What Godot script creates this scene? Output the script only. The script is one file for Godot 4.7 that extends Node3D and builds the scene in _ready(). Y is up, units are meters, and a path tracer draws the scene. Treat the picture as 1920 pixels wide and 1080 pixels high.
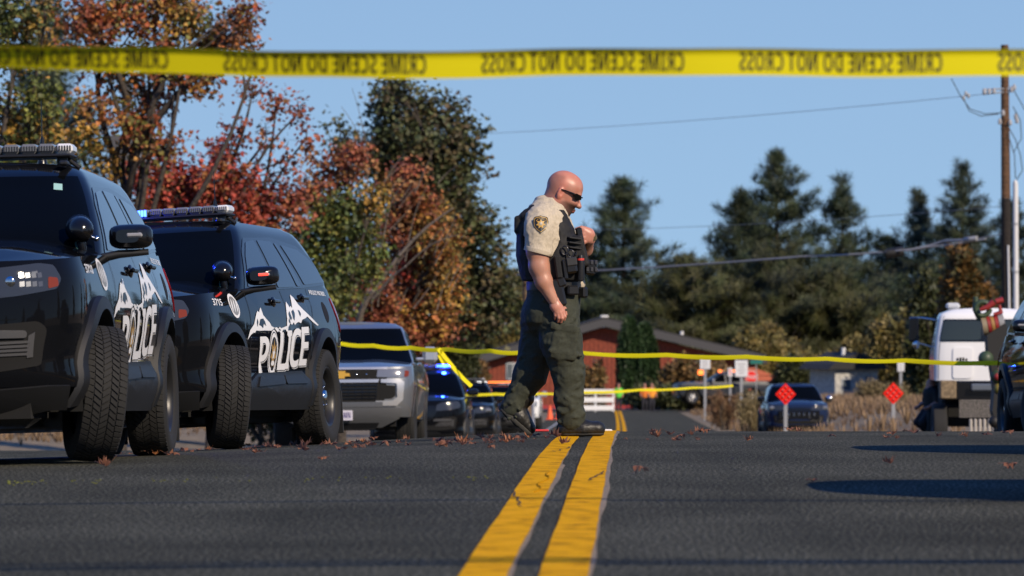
extends Node3D

# ---------------------------------------------------------------- measures of the place
const F := 7000.0      # picture pixels that one metre spans at one step of depth
const K := 1.286       # metres in a step of depth
const HZ := 590.0      # picture row of the horizon
const EYE := 0.79      # height of the lens above the road
var mats := {}
var texs := {}
var rng := RandomNumberGenerator.new()
var S_AT := PackedFloat32Array([-80, 0, 14, 20, 23, 26, 29, 32, 36, 40, 46, 54, 66, 80, 95, 110, 126, 143, 165, 190, 233, 300, 400, 900, 1600])
var ROAD_S := PackedFloat32Array([-100, 0, 20, 40, 80, 143, 233, 400])
var ROAD_X := PackedFloat32Array([-3.59, -.33, .322, .974, 2.24, 4.19, 6.6, 10.6])
var H_AT := PackedFloat32Array([.79, .79, .79, .79, .812, .855, .916, 1.0, 1.16, 1.33, 1.62, 1.98, 2.47, 2.95, 3.38, 3.76, 4.12, 4.45, 4.86, 5.3, 6.0, 6.7, 7.2, 9.0, 11.0])


func lut(xs: PackedFloat32Array, ys: PackedFloat32Array, x: float) -> float:
	var n := xs.size()
	if x <= xs[0]:
		return ys[0]
	if x >= xs[n - 1]:
		return ys[n - 1]
	var i := 0
	while xs[i + 1] < x:
		i += 1
	var h := xs[i + 1] - xs[i]
	var t := (x - xs[i]) / h
	var m := (ys[i + 1] - ys[i]) / h
	var m0 := m if i == 0 else ((ys[i] - ys[i - 1]) / (xs[i] - xs[i - 1]) + m) * 0.5
	var m1 := m if i == n - 2 else ((ys[i + 2] - ys[i + 1]) / (xs[i + 2] - xs[i + 1]) + m) * 0.5
	var t2 := t * t
	var t3 := t2 * t
	return ys[i] * (2 * t3 - 3 * t2 + 1) + m0 * h * (t3 - 2 * t2 + t) + ys[i + 1] * (3 * t2 - 2 * t3) + m1 * h * (t3 - t2)


func lin(xs: Array, ys: Array, x: float) -> float:
	if x <= xs[0]:
		return ys[0]
	for i in xs.size() - 1:
		if x <= xs[i + 1]:
			return lerpf(ys[i], ys[i + 1], (x - xs[i]) / (xs[i + 1] - xs[i]))
	return ys[-1]


func road_x(s: float) -> float:   # centre line of the road
	return lut(ROAD_S, ROAD_X, s)


func ground(x: float, s: float) -> float:   # height of the road surface, carried on to both sides
	var t := x - road_x(s)
	var y := EYE - lut(S_AT, H_AT, s)
	if t < -0.4:
		y -= lin([0.0, 20.5, 29.0, 36.0, 46.0], [.010, .014, .056, .050, .010], s) * minf(-t - 0.4, 5.0)
	return y


func land(x: float, s: float) -> float:     # height of the open ground beside the road
	var t := x - road_x(s)
	var y := ground(x, s)
	var r := smoothstep(4.2, 9.0, t) * smoothstep(60.0, 100.0, s) * (1.0 - smoothstep(190.0, 225.0, s))
	var l := smoothstep(-11.5, -15.0, t)
	return y - 0.06 + 1.0 * r + 0.25 * l


func at(px: float, py: float, d: float) -> Vector3:   # a point of the place from where the photograph shows it and its distance
	return Vector3((px - 960.0) / F * d, EYE + (HZ - py) / F * d, -d * K)


func on_road(px: float, py: float) -> Vector3:
	var s := 9.0
	while s < 34.0:
		var x := (px - 960.0) / F * s
		if HZ + (EYE - ground(x, s)) * F / s <= py:
			break
		s += 0.05
	return Vector3((px - 960.0) / F * s, ground((px - 960.0) / F * s, s), -s * K)


# ---------------------------------------------------------------- mesh builder
class MB:
	var v := PackedVector3Array()
	var uv := PackedVector2Array()
	var c := PackedColorArray()
	var ix := PackedInt32Array()
	var x := Transform3D()
	var col := Color.WHITE
	var flip := false

	func put(T: Transform3D) -> MB:
		x = T
		flip = T.basis.determinant() < 0.0
		return self

	func p(a: Vector3, u := Vector2.ZERO) -> int:
		v.append(x * a)
		uv.append(u)
		c.append(col)
		return v.size() - 1

	func t(a: int, b: int, d: int) -> void:   # counter-clockwise seen from outside
		if flip:
			ix.append_array([a, b, d])
		else:
			ix.append_array([a, d, b])

	func face(pts: Array) -> void:
		var k := v.size()
		for q in pts:
			p(q, Vector2(q.x + q.z, q.y))
		for i in range(1, pts.size() - 1):
			t(k, k + i, k + i + 1)

	func box(at: Vector3, size: Vector3, bev := 0.0) -> void:
		var h := size * 0.5
		var b := minf(bev, minf(h.x, minf(h.y, h.z)) * 0.95)
		for ax in 3:
			var a2 := (ax + 1) % 3
			var a3 := (ax + 2) % 3
			for s in [-1.0, 1.0]:
				var q := []
				for w in [[-1, -1], [1, -1], [1, 1], [-1, 1]]:
					var o := Vector3.ZERO
					o[ax] = s * h[ax]
					o[a2] = w[0] * (h[a2] - b)
					o[a3] = w[1] * (h[a3] - b)
					q.append(at + o)
				if s < 0:
					q.reverse()
				face(q)
			if b > 0.0:
				for s2 in [-1.0, 1.0]:
					for s3 in [-1.0, 1.0]:
						var q := []
						for w in [[-1, 0], [1, 0], [1, 1], [-1, 1]]:
							var o := Vector3.ZERO
							o[ax] = w[0] * (h[ax] - b)
							o[a2] = s2 * (h[a2] if w[1] == 0 else h[a2] - b)
							o[a3] = s3 * (h[a3] - b if w[1] == 0 else h[a3])
							q.append(at + o)
						if s2 * s3 < 0:
							q.reverse()
						face(q)
		if b > 0.0:
			for sx in [-1.0, 1.0]:
				for sy in [-1.0, 1.0]:
					for sz in [-1.0, 1.0]:
						var q := [at + Vector3(sx * h.x, sy * (h.y - b), sz * (h.z - b)), at + Vector3(sx * (h.x - b), sy * h.y, sz * (h.z - b)), at + Vector3(sx * (h.x - b), sy * (h.y - b), sz * h.z)]
						if sx * sy * sz < 0:
							q.reverse()
						face(q)

	func grid(rows: Array, closed := false) -> void:   # rows of equal length, smooth; outside where row goes up and column goes right
		var n: int = rows[0].size()
		var k := v.size()
		for i in rows.size():
			for j in n:
				p(rows[i][j], Vector2(float(j) / (n - 1), float(i) / maxi(1, rows.size() - 1)))
		for i in rows.size() - 1:
			for j in (n if closed else n - 1):
				var a := k + i * n + j
				var b := k + i * n + (j + 1) % n
				t(a, b, b + n)
				t(a, b + n, a + n)

	func tube(pts: Array, rad: Variant, n := 8, caps := true) -> void:
		var rows := []
		var side := Vector3.ZERO
		for i in pts.size():
			var d: Vector3 = (pts[mini(i + 1, pts.size() - 1)] - pts[maxi(i - 1, 0)]).normalized()
			if side == Vector3.ZERO:
				side = d.cross(Vector3.UP if absf(d.y) < 0.9 else Vector3.RIGHT).normalized()
			side = (side - d * side.dot(d)).normalized()
			var up := d.cross(side)
			var r: float = rad[i] if rad is Array or rad is PackedFloat32Array else rad
			var row := []
			for j in n:
				var a := TAU * j / n
				row.append(pts[i] + (side * cos(a) + up * sin(a)) * r)
			rows.append(row)
		grid(rows, true)
		if caps:
			var q: Array = rows[0].duplicate()
			q.reverse()
			face(q)
			face(rows[-1])

	func lathe(prof: Array, n := 24, from := Vector3.ZERO, hard := false) -> void:   # profile of (radius, height) turned about y
		if hard:
			for i in prof.size() - 1:
				lathe([prof[i], prof[i + 1]], n, from)
			return
		var rows := []
		for q in prof:
			var row := []
			for j in n:
				var a := TAU * j / n
				row.append(from + Vector3(cos(a) * q.x, q.y, -sin(a) * q.x))
			rows.append(row)
		grid(rows, true)

	func ball(at: Vector3, r: Vector3, n := 12) -> void:
		var rows := []
		for i in n + 1:
			var e := -PI / 2 + PI * i / n
			var row := []
			for j in n * 2:
				var a := TAU * j / (n * 2)
				row.append(at + Vector3(cos(a) * cos(e) * r.x, sin(e) * r.y, -sin(a) * cos(e) * r.z))
			rows.append(row)
		grid(rows, true)

	func prism(poly: Array, z0: float, z1: float) -> void:   # outline in x, y, counter-clockwise, from z0 to z1 (z1 greater)
		var pts := PackedVector2Array(poly)
		var tr := Geometry2D.triangulate_polygon(pts)
		var ccw := not Geometry2D.is_polygon_clockwise(pts)
		for s in 2:
			var k := v.size()
			for q in pts:
				p(Vector3(q.x, q.y, z1 if s == 0 else z0), q)
			for i in range(0, tr.size(), 3):
				var a := pts[tr[i]]
				var up := (pts[tr[i + 1]] - a).cross(pts[tr[i + 2]] - a) > 0
				if up == (s == 0):
					t(k + tr[i], k + tr[i + 1], k + tr[i + 2])
				else:
					t(k + tr[i], k + tr[i + 2], k + tr[i + 1])
		for i in pts.size():
			var a := pts[i]
			var b := pts[(i + 1) % pts.size()]
			if not ccw:
				var w := a
				a = b
				b = w
			face([Vector3(a.x, a.y, z0), Vector3(b.x, b.y, z0), Vector3(b.x, b.y, z1), Vector3(a.x, a.y, z1)])

	func normals() -> PackedVector3Array:
		var n := PackedVector3Array()
		n.resize(v.size())
		for i in range(0, ix.size(), 3):
			var a := ix[i]
			var b := ix[i + 1]
			var d := ix[i + 2]
			var q := (v[d] - v[a]).cross(v[b] - v[a])
			n[a] += q
			n[b] += q
			n[d] += q
		for i in n.size():
			n[i] = n[i].normalized() if n[i].length_squared() > 1e-20 else Vector3.UP
		return n

	func mesh(m: Material, colored := false) -> ArrayMesh:
		var ar := []
		ar.resize(Mesh.ARRAY_MAX)
		ar[Mesh.ARRAY_VERTEX] = v
		ar[Mesh.ARRAY_NORMAL] = normals()
		ar[Mesh.ARRAY_TEX_UV] = uv
		if colored:
			ar[Mesh.ARRAY_COLOR] = c
		ar[Mesh.ARRAY_INDEX] = ix
		var am := ArrayMesh.new()
		am.add_surface_from_arrays(Mesh.PRIMITIVE_TRIANGLES, ar)
		am.surface_set_material(0, m)
		return am


# ---------------------------------------------------------------- materials
func mat(key: String, r: float, g: float, b: float, rough := 0.6, metal := 0.0) -> StandardMaterial3D:   # linear base colour
	if mats.has(key):
		return mats[key]
	var m := StandardMaterial3D.new()
	m.resource_name = key
	m.albedo_color = Color(r, g, b).linear_to_srgb()
	m.roughness = rough
	m.metallic = metal
	mats[key] = m
	return m


func glow(key: String, r: float, g: float, b: float, e: float) -> StandardMaterial3D:
	var m := mat(key, r * .6, g * .6, b * .6, 0.3)
	m.emission_enabled = true
	m.emission = Color(r, g, b).linear_to_srgb()
	m.emission_energy_multiplier = e
	return m


func noise_tex(key: String, size: int, freq: float, lo: Color, hi: Color, type := FastNoiseLite.TYPE_SIMPLEX_SMOOTH, oct := 4, mids := []) -> ImageTexture:
	if texs.has(key):
		return texs[key]
	var n := FastNoiseLite.new()
	n.seed = hash(key) % 1000
	n.noise_type = type
	n.frequency = freq
	n.fractal_octaves = oct
	var im := n.get_seamless_image(size, size)
	im.convert(Image.FORMAT_RGB8)
	var gr := Gradient.new()
	gr.set_color(0, lo)
	gr.set_color(1, hi)
	for q in mids:
		gr.add_point(q[0], q[1])
	var data := im.get_data()
	var lutc := []
	for i in 256:
		lutc.append(gr.sample(i / 255.0))
	var out := PackedByteArray()
	out.resize(data.size())
	for i in range(0, data.size(), 3):
		var q: Color = lutc[data[i]]
		out[i] = int(q.r * 255)
		out[i + 1] = int(q.g * 255)
		out[i + 2] = int(q.b * 255)
	texs[key] = ImageTexture.create_from_image(Image.create_from_data(size, size, false, Image.FORMAT_RGB8, out))
	return texs[key]


func lc(r: float, g: float, b: float) -> Color:
	return Color(r, g, b).linear_to_srgb()


func worn(m: StandardMaterial3D, key: String, scale: float, lo := 0.75, hi := 1.15, bump := 0.0) -> StandardMaterial3D:   # uneven tone on a plain material, laid in the object's own axes
	m.albedo_color = m.albedo_color * Color(1.0, 1.0, 1.0)
	m.albedo_texture = noise_tex("worn" + key, 256, 0.02, Color(lo / hi, lo / hi, lo / hi), Color(1, 1, 1), FastNoiseLite.TYPE_SIMPLEX, 5)
	m.uv1_triplanar = true
	m.uv1_scale = Vector3.ONE * scale
	if bump > 0.0:
		m.heightmap_enabled = true
		m.heightmap_scale = bump
		m.heightmap_texture = m.albedo_texture
	return m


# ---------------------------------------------------------------- things, parts, setting
func thing(called: String, label: String, category: String, where := Vector3.ZERO, turn := 0.0, group := "") -> Node3D:
	var o := Node3D.new()
	o.name = called
	add_child(o, true)
	o.position = where
	o.rotation.y = turn
	tag(o, label, category, group)
	return o


func tag(o: Node, label: String, category: String, group := "") -> void:
	o.set_meta("label", label)
	o.set_meta("category", category)
	if group:
		o.set_meta("group", group)


func part(called: String, mb: MB, m: Material, parent: Node, colored := false) -> MeshInstance3D:
	var o := MeshInstance3D.new()
	o.name = called
	o.mesh = mb.mesh(m, colored)
	parent.add_child(o, true)
	return o


func struct(called: String, mb: MB, m: Material, colored := false) -> MeshInstance3D:
	var o := part(called, mb, m, self, colored)
	o.set_meta("kind", "structure")
	return o


func again(o: Node3D, label := "", group := "") -> Node3D:
	var r: Node3D = o.duplicate()
	add_child(r, true)
	r.name = o.name
	if label:
		r.set_meta("label", label)
	if group:
		r.set_meta("group", group)
	return r


func multi(called: String, mesh: Mesh, where: Array, cols: Array, parent: Node) -> MultiMeshInstance3D:
	var mm := MultiMesh.new()
	mm.transform_format = MultiMesh.TRANSFORM_3D
	mm.use_colors = true
	mm.mesh = mesh
	mm.instance_count = where.size()
	for i in where.size():
		mm.set_instance_transform(i, where[i])
		mm.set_instance_color(i, cols[i])
	var o := MultiMeshInstance3D.new()
	o.name = called
	o.multimesh = mm
	parent.add_child(o, true)
	o.set_meta("kind", "stuff")
	return o


func text_tris(s: String, bold := true, mono := false) -> PackedVector2Array:   # flat triangles of a line of lettering, one unit high, from x = 0
	var f := SystemFont.new()
	f.font_names = PackedStringArray(["Droid Sans Mono" if mono else "Droid Sans"])
	f.font_weight = 700 if bold else 400
	var tm := TextMesh.new()
	tm.font = f
	tm.text = s
	tm.font_size = 32
	tm.pixel_size = 0.04
	tm.depth = 0.0
	tm.curve_step = 1.0
	var ar := tm.get_mesh_arrays()
	var vs: PackedVector3Array = ar[Mesh.ARRAY_VERTEX]
	var ii = ar[Mesh.ARRAY_INDEX]
	var out := PackedVector2Array()
	var order: PackedInt32Array = ii if ii != null and ii.size() else PackedInt32Array(range(vs.size()))
	var lo := Vector2.INF
	var hi := -Vector2.INF
	for i in order:
		var q := Vector2(vs[i].x, vs[i].y)
		out.append(q)
		lo = lo.min(q)
		hi = hi.max(q)
	for i in out.size():
		out[i] = (out[i] - lo) / (hi.y - lo.y)
	return out


func _ready() -> void:
	rng.seed = 7
	# camera: a long lens held low over the middle of the road
	var cam := Camera3D.new()
	cam.name = "camera"
	cam.position = Vector3(0, EYE, 0)
	cam.rotation.x = atan(50.0 / (F * K))
	cam.near = 0.3
	cam.far = 6000.0
	var lens := CameraAttributesPhysical.new()
	lens.frustum_focal_length = 200.0
	lens.frustum_focus_distance = 33.6
	lens.exposure_aperture = 7.4
	lens.frustum_near = 0.3
	lens.frustum_far = 6000.0
	cam.attributes = lens
	cam.fov = rad_to_deg(2.0 * atan(540.0 / (F * K)))
	add_child(cam)
	cam.current = true
	# sky and sun
	var sky := ProceduralSkyMaterial.new()
	sky.sky_top_color = Color8(34, 98, 192)
	sky.sky_horizon_color = Color8(160, 196, 229)
	sky.sky_curve = 0.21
	sky.ground_bottom_color = Color8(60, 58, 52)
	sky.ground_horizon_color = Color8(150, 165, 175)
	sky.sun_angle_max = 12.0
	var env := Environment.new()
	env.background_mode = Environment.BG_SKY
	env.sky = Sky.new()
	env.sky.sky_material = sky
	env.background_energy_multiplier = 1.0
	env.tonemap_mode = Environment.TONE_MAPPER_LINEAR
	env.tonemap_exposure = 1.0
	env.sdfgi_enabled = true
	env.ssao_enabled = true
	env.ssil_enabled = true
	var we := WorldEnvironment.new()
	we.name = "world"
	we.environment = env
	add_child(we)
	var sun := DirectionalLight3D.new()
	sun.name = "sun"
	sun.light_energy = 1.6
	sun.light_color = Color(1.0, 0.925, 0.82)
	sun.light_angular_distance = 0.5
	sun.shadow_enabled = true
	var az := deg_to_rad(38.0)
	var el := deg_to_rad(33.0)
	var to_sun := Vector3(sin(az) * cos(el), sin(el), cos(az) * cos(el))
	add_child(sun)
	sun.look_at_from_position(to_sun * 50.0, Vector3.ZERO)
	# setting
	build_land()
	build_road()
	build_far()
	build_poles(to_sun)
	build_trees()
	# things
	build_vehicles()
	build_officer()
	build_tapes()
	build_signs()
	build_leaves()


# ---------------------------------------------------------------- land and road
func build_land() -> void:
	var mb := MB.new()
	var ss := [-120.0, -60.0, -20.0]
	var s := 0.0
	while s < 60.0:
		ss.append(s)
		s += 4.0
	while s < 260.0:
		ss.append(s)
		s += 8.0
	ss.append_array([290.0, 340.0, 420.0, 600.0, 1000.0, 1600.0, 2600.0])
	var xs := [-900.0, -300.0, -120.0, -60.0, -35.0, -22.0, -15.0, -12.0, -10.0, -8.5, -7.5, -6.5, -5.5, -4.5, -3.0, 0.0, 3.0, 4.2, 5.0, 5.8, 6.6, 7.5, 9.0, 11.0, 14.0, 19.0, 26.0, 40.0, 70.0, 140.0, 320.0, 900.0]
	var rows := []
	for sv in ss:
		var row := []
		for tv in xs:
			var x: float = road_x(sv) + tv
			row.append(Vector3(x, land(x, sv) + 0.12 * sin(x * .7 + sv * .31) * smoothstep(8.0, 20.0, absf(tv)), -sv * K))
		rows.append(row)
	mb.grid(rows)
	var m := mat("dry ground", 0.9, 0.9, 0.9, 0.95)
	m.albedo_texture = noise_tex("dry ground", 512, 0.012, lc(.10, .075, .045), lc(.34, .26, .15), FastNoiseLite.TYPE_SIMPLEX, 5)
	m.uv1_triplanar = true
	m.uv1_world_triplanar = true
	m.uv1_scale = Vector3.ONE * 0.13
	struct("ground", mb, m)


func strip(mb: MB, s0: float, s1: float, ta: Callable, tb: Callable, lift: float, step := 0.5, cols := 1) -> void:
	var rows := []
	var s := s0
	while true:
		var row := []
		for k in cols + 1:
			var t := lerpf(ta.call(s), tb.call(s), float(k) / cols)
			var x := road_x(s) + t
			row.append(Vector3(x, ground(x, s) + lift, -s * K))
		rows.append(row)
		if s >= s1:
			break
		s = minf(s + step * (1.0 if s < 60 else 6.0), s1)
	mb.grid(rows)
	var n: int = mb.v.size()
	for i in range(n - rows.size() * (cols + 1), n):
		mb.uv[i] = Vector2(mb.v[i].x, mb.v[i].z)


func wob(seed_: float, s: float, a: float) -> float:
	return a * (sin(s * 1.7 + seed_) * .5 + sin(s * 4.3 + seed_ * 2.1) * .3 + sin(s * 11.0 + seed_ * 3.7) * .2)


func build_road() -> void:
	var left := func(s: float) -> float: return -lin([-100, 45, 110, 900], [11.5, 11.5, 3.7, 3.7], s)
	var right := func(s: float) -> float: return lin([-100, 55, 100, 900], [6.6, 6.6, 3.6, 4.2], s)
	var mb := MB.new()
	strip(mb, -60.0, 234.0, left, right, 0.0, 0.7, 18)
	var m := mat("asphalt", 1, 1, 1, 0.82)
	m.albedo_texture = noise_tex("asphalt", 1024, 0.07, lc(.014, .0148, .0125), lc(.38, .39, .33), FastNoiseLite.TYPE_SIMPLEX, 4, [[0.38, lc(.043, .045, .038)], [0.60, lc(.088, .092, .078)], [.72, lc(.165, .172, .148)]])
	m.metallic_specular = .12
	m.albedo_color = Color(1, .985, .955)
	m.uv1_scale = Vector3(.5, .33, 1)
	m.heightmap_enabled = true
	m.heightmap_texture = m.albedo_texture
	m.heightmap_scale = 1.6
	m.detail_enabled = true
	m.detail_blend_mode = BaseMaterial3D.BLEND_MODE_MUL
	m.detail_albedo = noise_tex("asphalt wear", 512, 0.011, lc(.50, .50, .50), lc(1, 1, 1), FastNoiseLite.TYPE_SIMPLEX, 5)
	m.detail_uv_layer = BaseMaterial3D.DETAIL_UV_2
	m.uv2_scale = Vector3(.09, .055, 1)
	var o := struct("road", mb, m)
	var ar := o.mesh.surface_get_arrays(0)
	ar[Mesh.ARRAY_TEX_UV2] = ar[Mesh.ARRAY_TEX_UV]
	var am := ArrayMesh.new()
	am.add_surface_from_arrays(Mesh.PRIMITIVE_TRIANGLES, ar)
	am.surface_set_material(0, m)
	o.mesh = am
	# cross street at the far end and its red kerb
	mb = MB.new()
	var rows := []
	for sv in [234.0, 238.0, 242.0]:
		var row := []
		for x in range(-60, 61, 10):
			row.append(Vector3(x + road_x(sv), EYE - lut(S_AT, H_AT, sv) + .004, -sv * K))
		rows.append(row)
	mb.grid(rows)
	struct("cross_street", mb, mat("asphalt far", .05, .05, .052, .85))
	mb = MB.new()
	mb.box(Vector3(road_x(243) - 1.0, EYE - lut(S_AT, H_AT, 243.) + .1, -243.2 * K), Vector3(26, .26, .4), .03)
	struct("kerb", mb, mat("red kerb paint", .32, .03, .03, .6))
	# the double yellow line, over an older pale line that shows at its right edges
	var yellow := mat("yellow road paint", 1, 1, 1, .62)
	yellow.albedo_texture = noise_tex("yellow road paint", 512, 0.018, lc(.26, .12, .014), lc(.72, .36, .02), FastNoiseLite.TYPE_SIMPLEX, 4, [[0.3, lc(.57, .28, .010)], [0.5, lc(.66, .335, .010)]])
	yellow.metallic_specular = .03
	yellow.uv1_scale = Vector3(.55, .4, 1)
	yellow.heightmap_enabled = true
	yellow.heightmap_texture = texs["asphalt"]
	yellow.heightmap_scale = .35
	var pale := mat("pale old road paint", 1, 1, 1, .75)
	pale.albedo_texture = noise_tex("pale old road paint", 256, 0.06, lc(.10, .08, .055), lc(.42, .31, .18), FastNoiseLite.TYPE_SIMPLEX, 4)
	for k in 2:
		var a: float = [-.198, .043][k]
		var b: float = [-.050, .194][k]
		mb = MB.new()
		strip(mb, 3.0, 234.0, func(s): return a + .01 + wob(k + 5., s, .003), func(s): return b + (.016 if s < 19.5 or k == 1 else .0) + wob(k + 9., s * .35, .014), 0.004, .16)
		struct("faded_line", mb, pale)
		mb = MB.new()
		strip(mb, 3.0, 234.0, func(s): return a + wob(k + 1., s, .003), func(s): return b + wob(k + 3., s, .004), 0.008, .16)
		struct("yellow_line", mb, yellow)
	# a wrinkled ridge of thick paint along the left line
	mb = MB.new()
	var pts := []
	for i in 15:
		var s := 16.4 + i * .15 + .05 * sin(i * 2.7)
		var x := road_x(s) - .105 + .016 * sin(i * .9) + .03 * i / 15.0
		pts.append(Vector3(x, ground(x, s) + .0095, -s * K))
	mb.tube(pts, .005, 6)
	struct("paint_ridge", mb, yellow)
	var white := mat("white road paint", .5, .5, .49, .7)
	worn(white, "white paint", 1.5, .6, 1.0)
	mb = MB.new()
	var edge := func(s: float) -> float: return -lin([0, 50, 110, 900], [4.6, 4.6, 2.95, 2.95], s)
	strip(mb, 3.0, 234.0, func(s): return edge.call(s) - .06 + wob(2., s, .008), func(s): return edge.call(s) + .06 + wob(4., s, .008), 0.005)
	struct("white_edge_line", mb, white)
	# cracks
	mb = MB.new()
	for c in [[-1.6, 13.0, .9, .25], [1.35, 18.5, -.3, .5], [-.33, 22.6, .25, .5], [-2.0, 20.0, .7, .1]]:
		var x: float = c[0]
		var s: float = c[1]
		for k in 22:
			var x2: float = x + c[2] * .09 + rng.randf_range(-.03, .03)
			var s2: float = s + c[3] * .09 + rng.randf_range(-.02, .06)
			var w := rng.randf_range(.003, .007)
			mb.face([Vector3(x - w, ground(x, s) + .0035, -s * K), Vector3(x + w, ground(x, s) + .0035, -s * K), Vector3(x2 + w, ground(x2, s2) + .0035, -s2 * K), Vector3(x2 - w, ground(x2, s2) + .0035, -s2 * K)])
			x = x2
			s = s2
	for c in [[-.125, 15.2, .02, .02], [.12, 17.5, .05, .05], [-.12, 21.5, .1, .03]]:   # cracks through the paint
		var x: float = c[0] + road_x(c[1])
		var s: float = c[1]
		for k in 16:
			var x2: float = x + rng.randf_range(-.016, .02) + c[2] * .05
			var s2: float = s + rng.randf_range(.03, .12)
			var w := rng.randf_range(.002, .006)
			mb.face([Vector3(x - w, ground(x, s) + .0105, -s * K), Vector3(x + w, ground(x, s) + .0105, -s * K), Vector3(x2 + w, ground(x2, s2) + .0105, -s2 * K), Vector3(x2 - w, ground(x2, s2) + .0105, -s2 * K)])
			x = x2
			s = s2
	struct("pavement_crack", mb, mat("crack", .012, .012, .012, .95))
	# moss specks along the old seam
	mb = MB.new()
	for k in 130:
		var px := 15.0 + 900.0 * pow(rng.randf(), 2.2)
		var q := on_road(px, 906.0 - px * .012 + rng.randfn(0, 2.2))
		if sin(px * .045) + sin(px * .021) * .7 < -.1:
			continue
		var r := rng.randf_range(.003, .008)
		mb.ball(q + Vector3(0, .001, 0), Vector3(r, r * .45, r), 3)
	var moss := struct("moss", mb, mat("moss", .13, .14, .02, .95))
	moss.set_meta("kind", "stuff")


# ---------------------------------------------------------------- vehicle bodies
class Shell:   # a body drawn as level outlines: half width, front end and rear end for each height; the front of the vehicle points to +z
	var ys: PackedFloat32Array
	var ws: PackedFloat32Array
	var fs: PackedFloat32Array
	var rs: PackedFloat32Array
	var lf := 0.8
	var nf := 2.6
	var lr := 0.5
	var nr := 3.0
	var bar := 0.06
	var host

	func w(y: float, z: float) -> float:
		return host.lut(ys, ws, y) * (1.0 - bar * pow(absf(z) / 2.5, 2.0))

	func half(z: float, y: float) -> float:
		var zf: float = host.lut(ys, fs, y)
		var zr: float = host.lut(ys, rs, y)
		var a := w(y, z)
		if z > zf - lf:
			var k := clampf(1.0 - (zf - z) / lf, 0, 1)
			return a * pow(1.0 - pow(k, nf), 1.0 / nf)
		if z < zr + lr:
			var k := clampf(1.0 - (z - zr) / lr, 0, 1)
			return a * pow(1.0 - pow(k, nr), 1.0 / nr)
		return a

	func q_of(x: float, y := 0.8, rear := false) -> float:   # place along the front outline, 0 the middle, 1 where the side begins
		var n := nr if rear else nf
		return asin(pow(clampf(absf(x) / host.lut(ys, ws, y), 0, 1), n / 2.0)) / (PI / 2) * signf(x)

	func nose(q: float, y: float) -> Vector3:
		var th := absf(q) * PI / 2
		var z: float = host.lut(ys, fs, y) - lf * (1.0 - pow(maxf(cos(th), 0.0), 2.0 / nf))
		return Vector3(signf(q) * w(y, z) * pow(sin(th), 2.0 / nf), y, z)

	func tail(q: float, y: float) -> Vector3:
		var th := absf(q) * PI / 2
		var z: float = host.lut(ys, rs, y) + lr * (1.0 - pow(maxf(cos(th), 0.0), 2.0 / nr))
		return Vector3(signf(q) * w(y, z) * pow(sin(th), 2.0 / nr), y, z)

	func left(z: float, y: float) -> Vector3:    # the side at +x
		return Vector3(half(z, y), y, z)

	func right(z: float, y: float) -> Vector3:
		return Vector3(-half(z, y), y, z)

	func outline(step := 0.05, nq := 20) -> Array:   # columns: [kind, value] from the middle of the nose down the side to the middle of the tail
		var cols := []
		for i in nq + 1:
			cols.append([0, float(i) / nq])
		var z0: float = host.lut(ys, fs, ys[ys.size() / 2]) - lf
		var z1: float = host.lut(ys, rs, ys[ys.size() / 2]) + lr
		var n := int((z0 - z1) / step)
		for i in range(1, n):
			cols.append([1, float(i) / n])
		for i in nq / 2 + 1:
			cols.append([2, 1.0 - float(i) / (nq / 2)])
		return cols

	func point(c: Array, y: float) -> Vector3:
		if c[0] == 0:
			return nose(c[1], y)
		if c[0] == 2:
			return tail(c[1], y)
		var z0: float = host.lut(ys, fs, y) - lf
		var z1: float = host.lut(ys, rs, y) + lr
		var z := lerpf(z0, z1, c[1])
		return Vector3(w(y, z), y, z)


func shell_of(ys: Array, ws: Array, fs: Array, rs: Array, lf: float, nf: float, lr: float, nr: float, bar := 0.06) -> Shell:
	var s := Shell.new()
	s.host = self
	s.ys = PackedFloat32Array(ys)
	s.ws = PackedFloat32Array(ws)
	s.fs = PackedFloat32Array(fs)
	s.rs = PackedFloat32Array(rs)
	s.lf = lf
	s.nf = nf
	s.lr = lr
	s.nr = nr
	s.bar = bar
	return s


func band(mb: MB, sh: Shell, lo: Callable, hi: Callable, rows: int, ymid: float, step := 0.05, nq := 20) -> Array:   # the skin between two edge heights given by (x, z); returns the upper edge, left side
	var cols := sh.outline(step, nq)
	var top := []
	for side in [1.0, -1.0]:
		var g := []
		for r in rows + 1:
			g.append([])
		for c in cols:
			var m := sh.point(c, ymid)
			var a: float = lo.call(m.x, m.z)
			var b: float = hi.call(m.x, m.z)
			for r in rows + 1:
				var p := sh.point(c, lerpf(a, b, float(r) / rows))
				p.x *= side
				g[r].append(p)
			if side > 0:
				top.append(sh.point(c, b))
		if side < 0:
			for r in g:
				r.reverse()
		# left side columns run nose to tail: seen from +x that is left to right, so outside is right
		mb.grid(g)
	return top


func cap(mb: MB, edge: Array, crown: Callable, n := 16) -> void:   # closes a band from one side to the other; crown(s, z) is added height
	var rows := []
	for e in edge:
		var row := []
		for i in n + 1:
			var s := -1.0 + 2.0 * i / n
			row.append(Vector3(e.x * s, e.y + crown.call(s, e.z) * (1.0 - pow(absf(s), 2.5)), e.z))
		rows.append(row)
	rows.reverse()
	for r in rows:
		r.reverse()
	mb.grid(rows)


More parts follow.
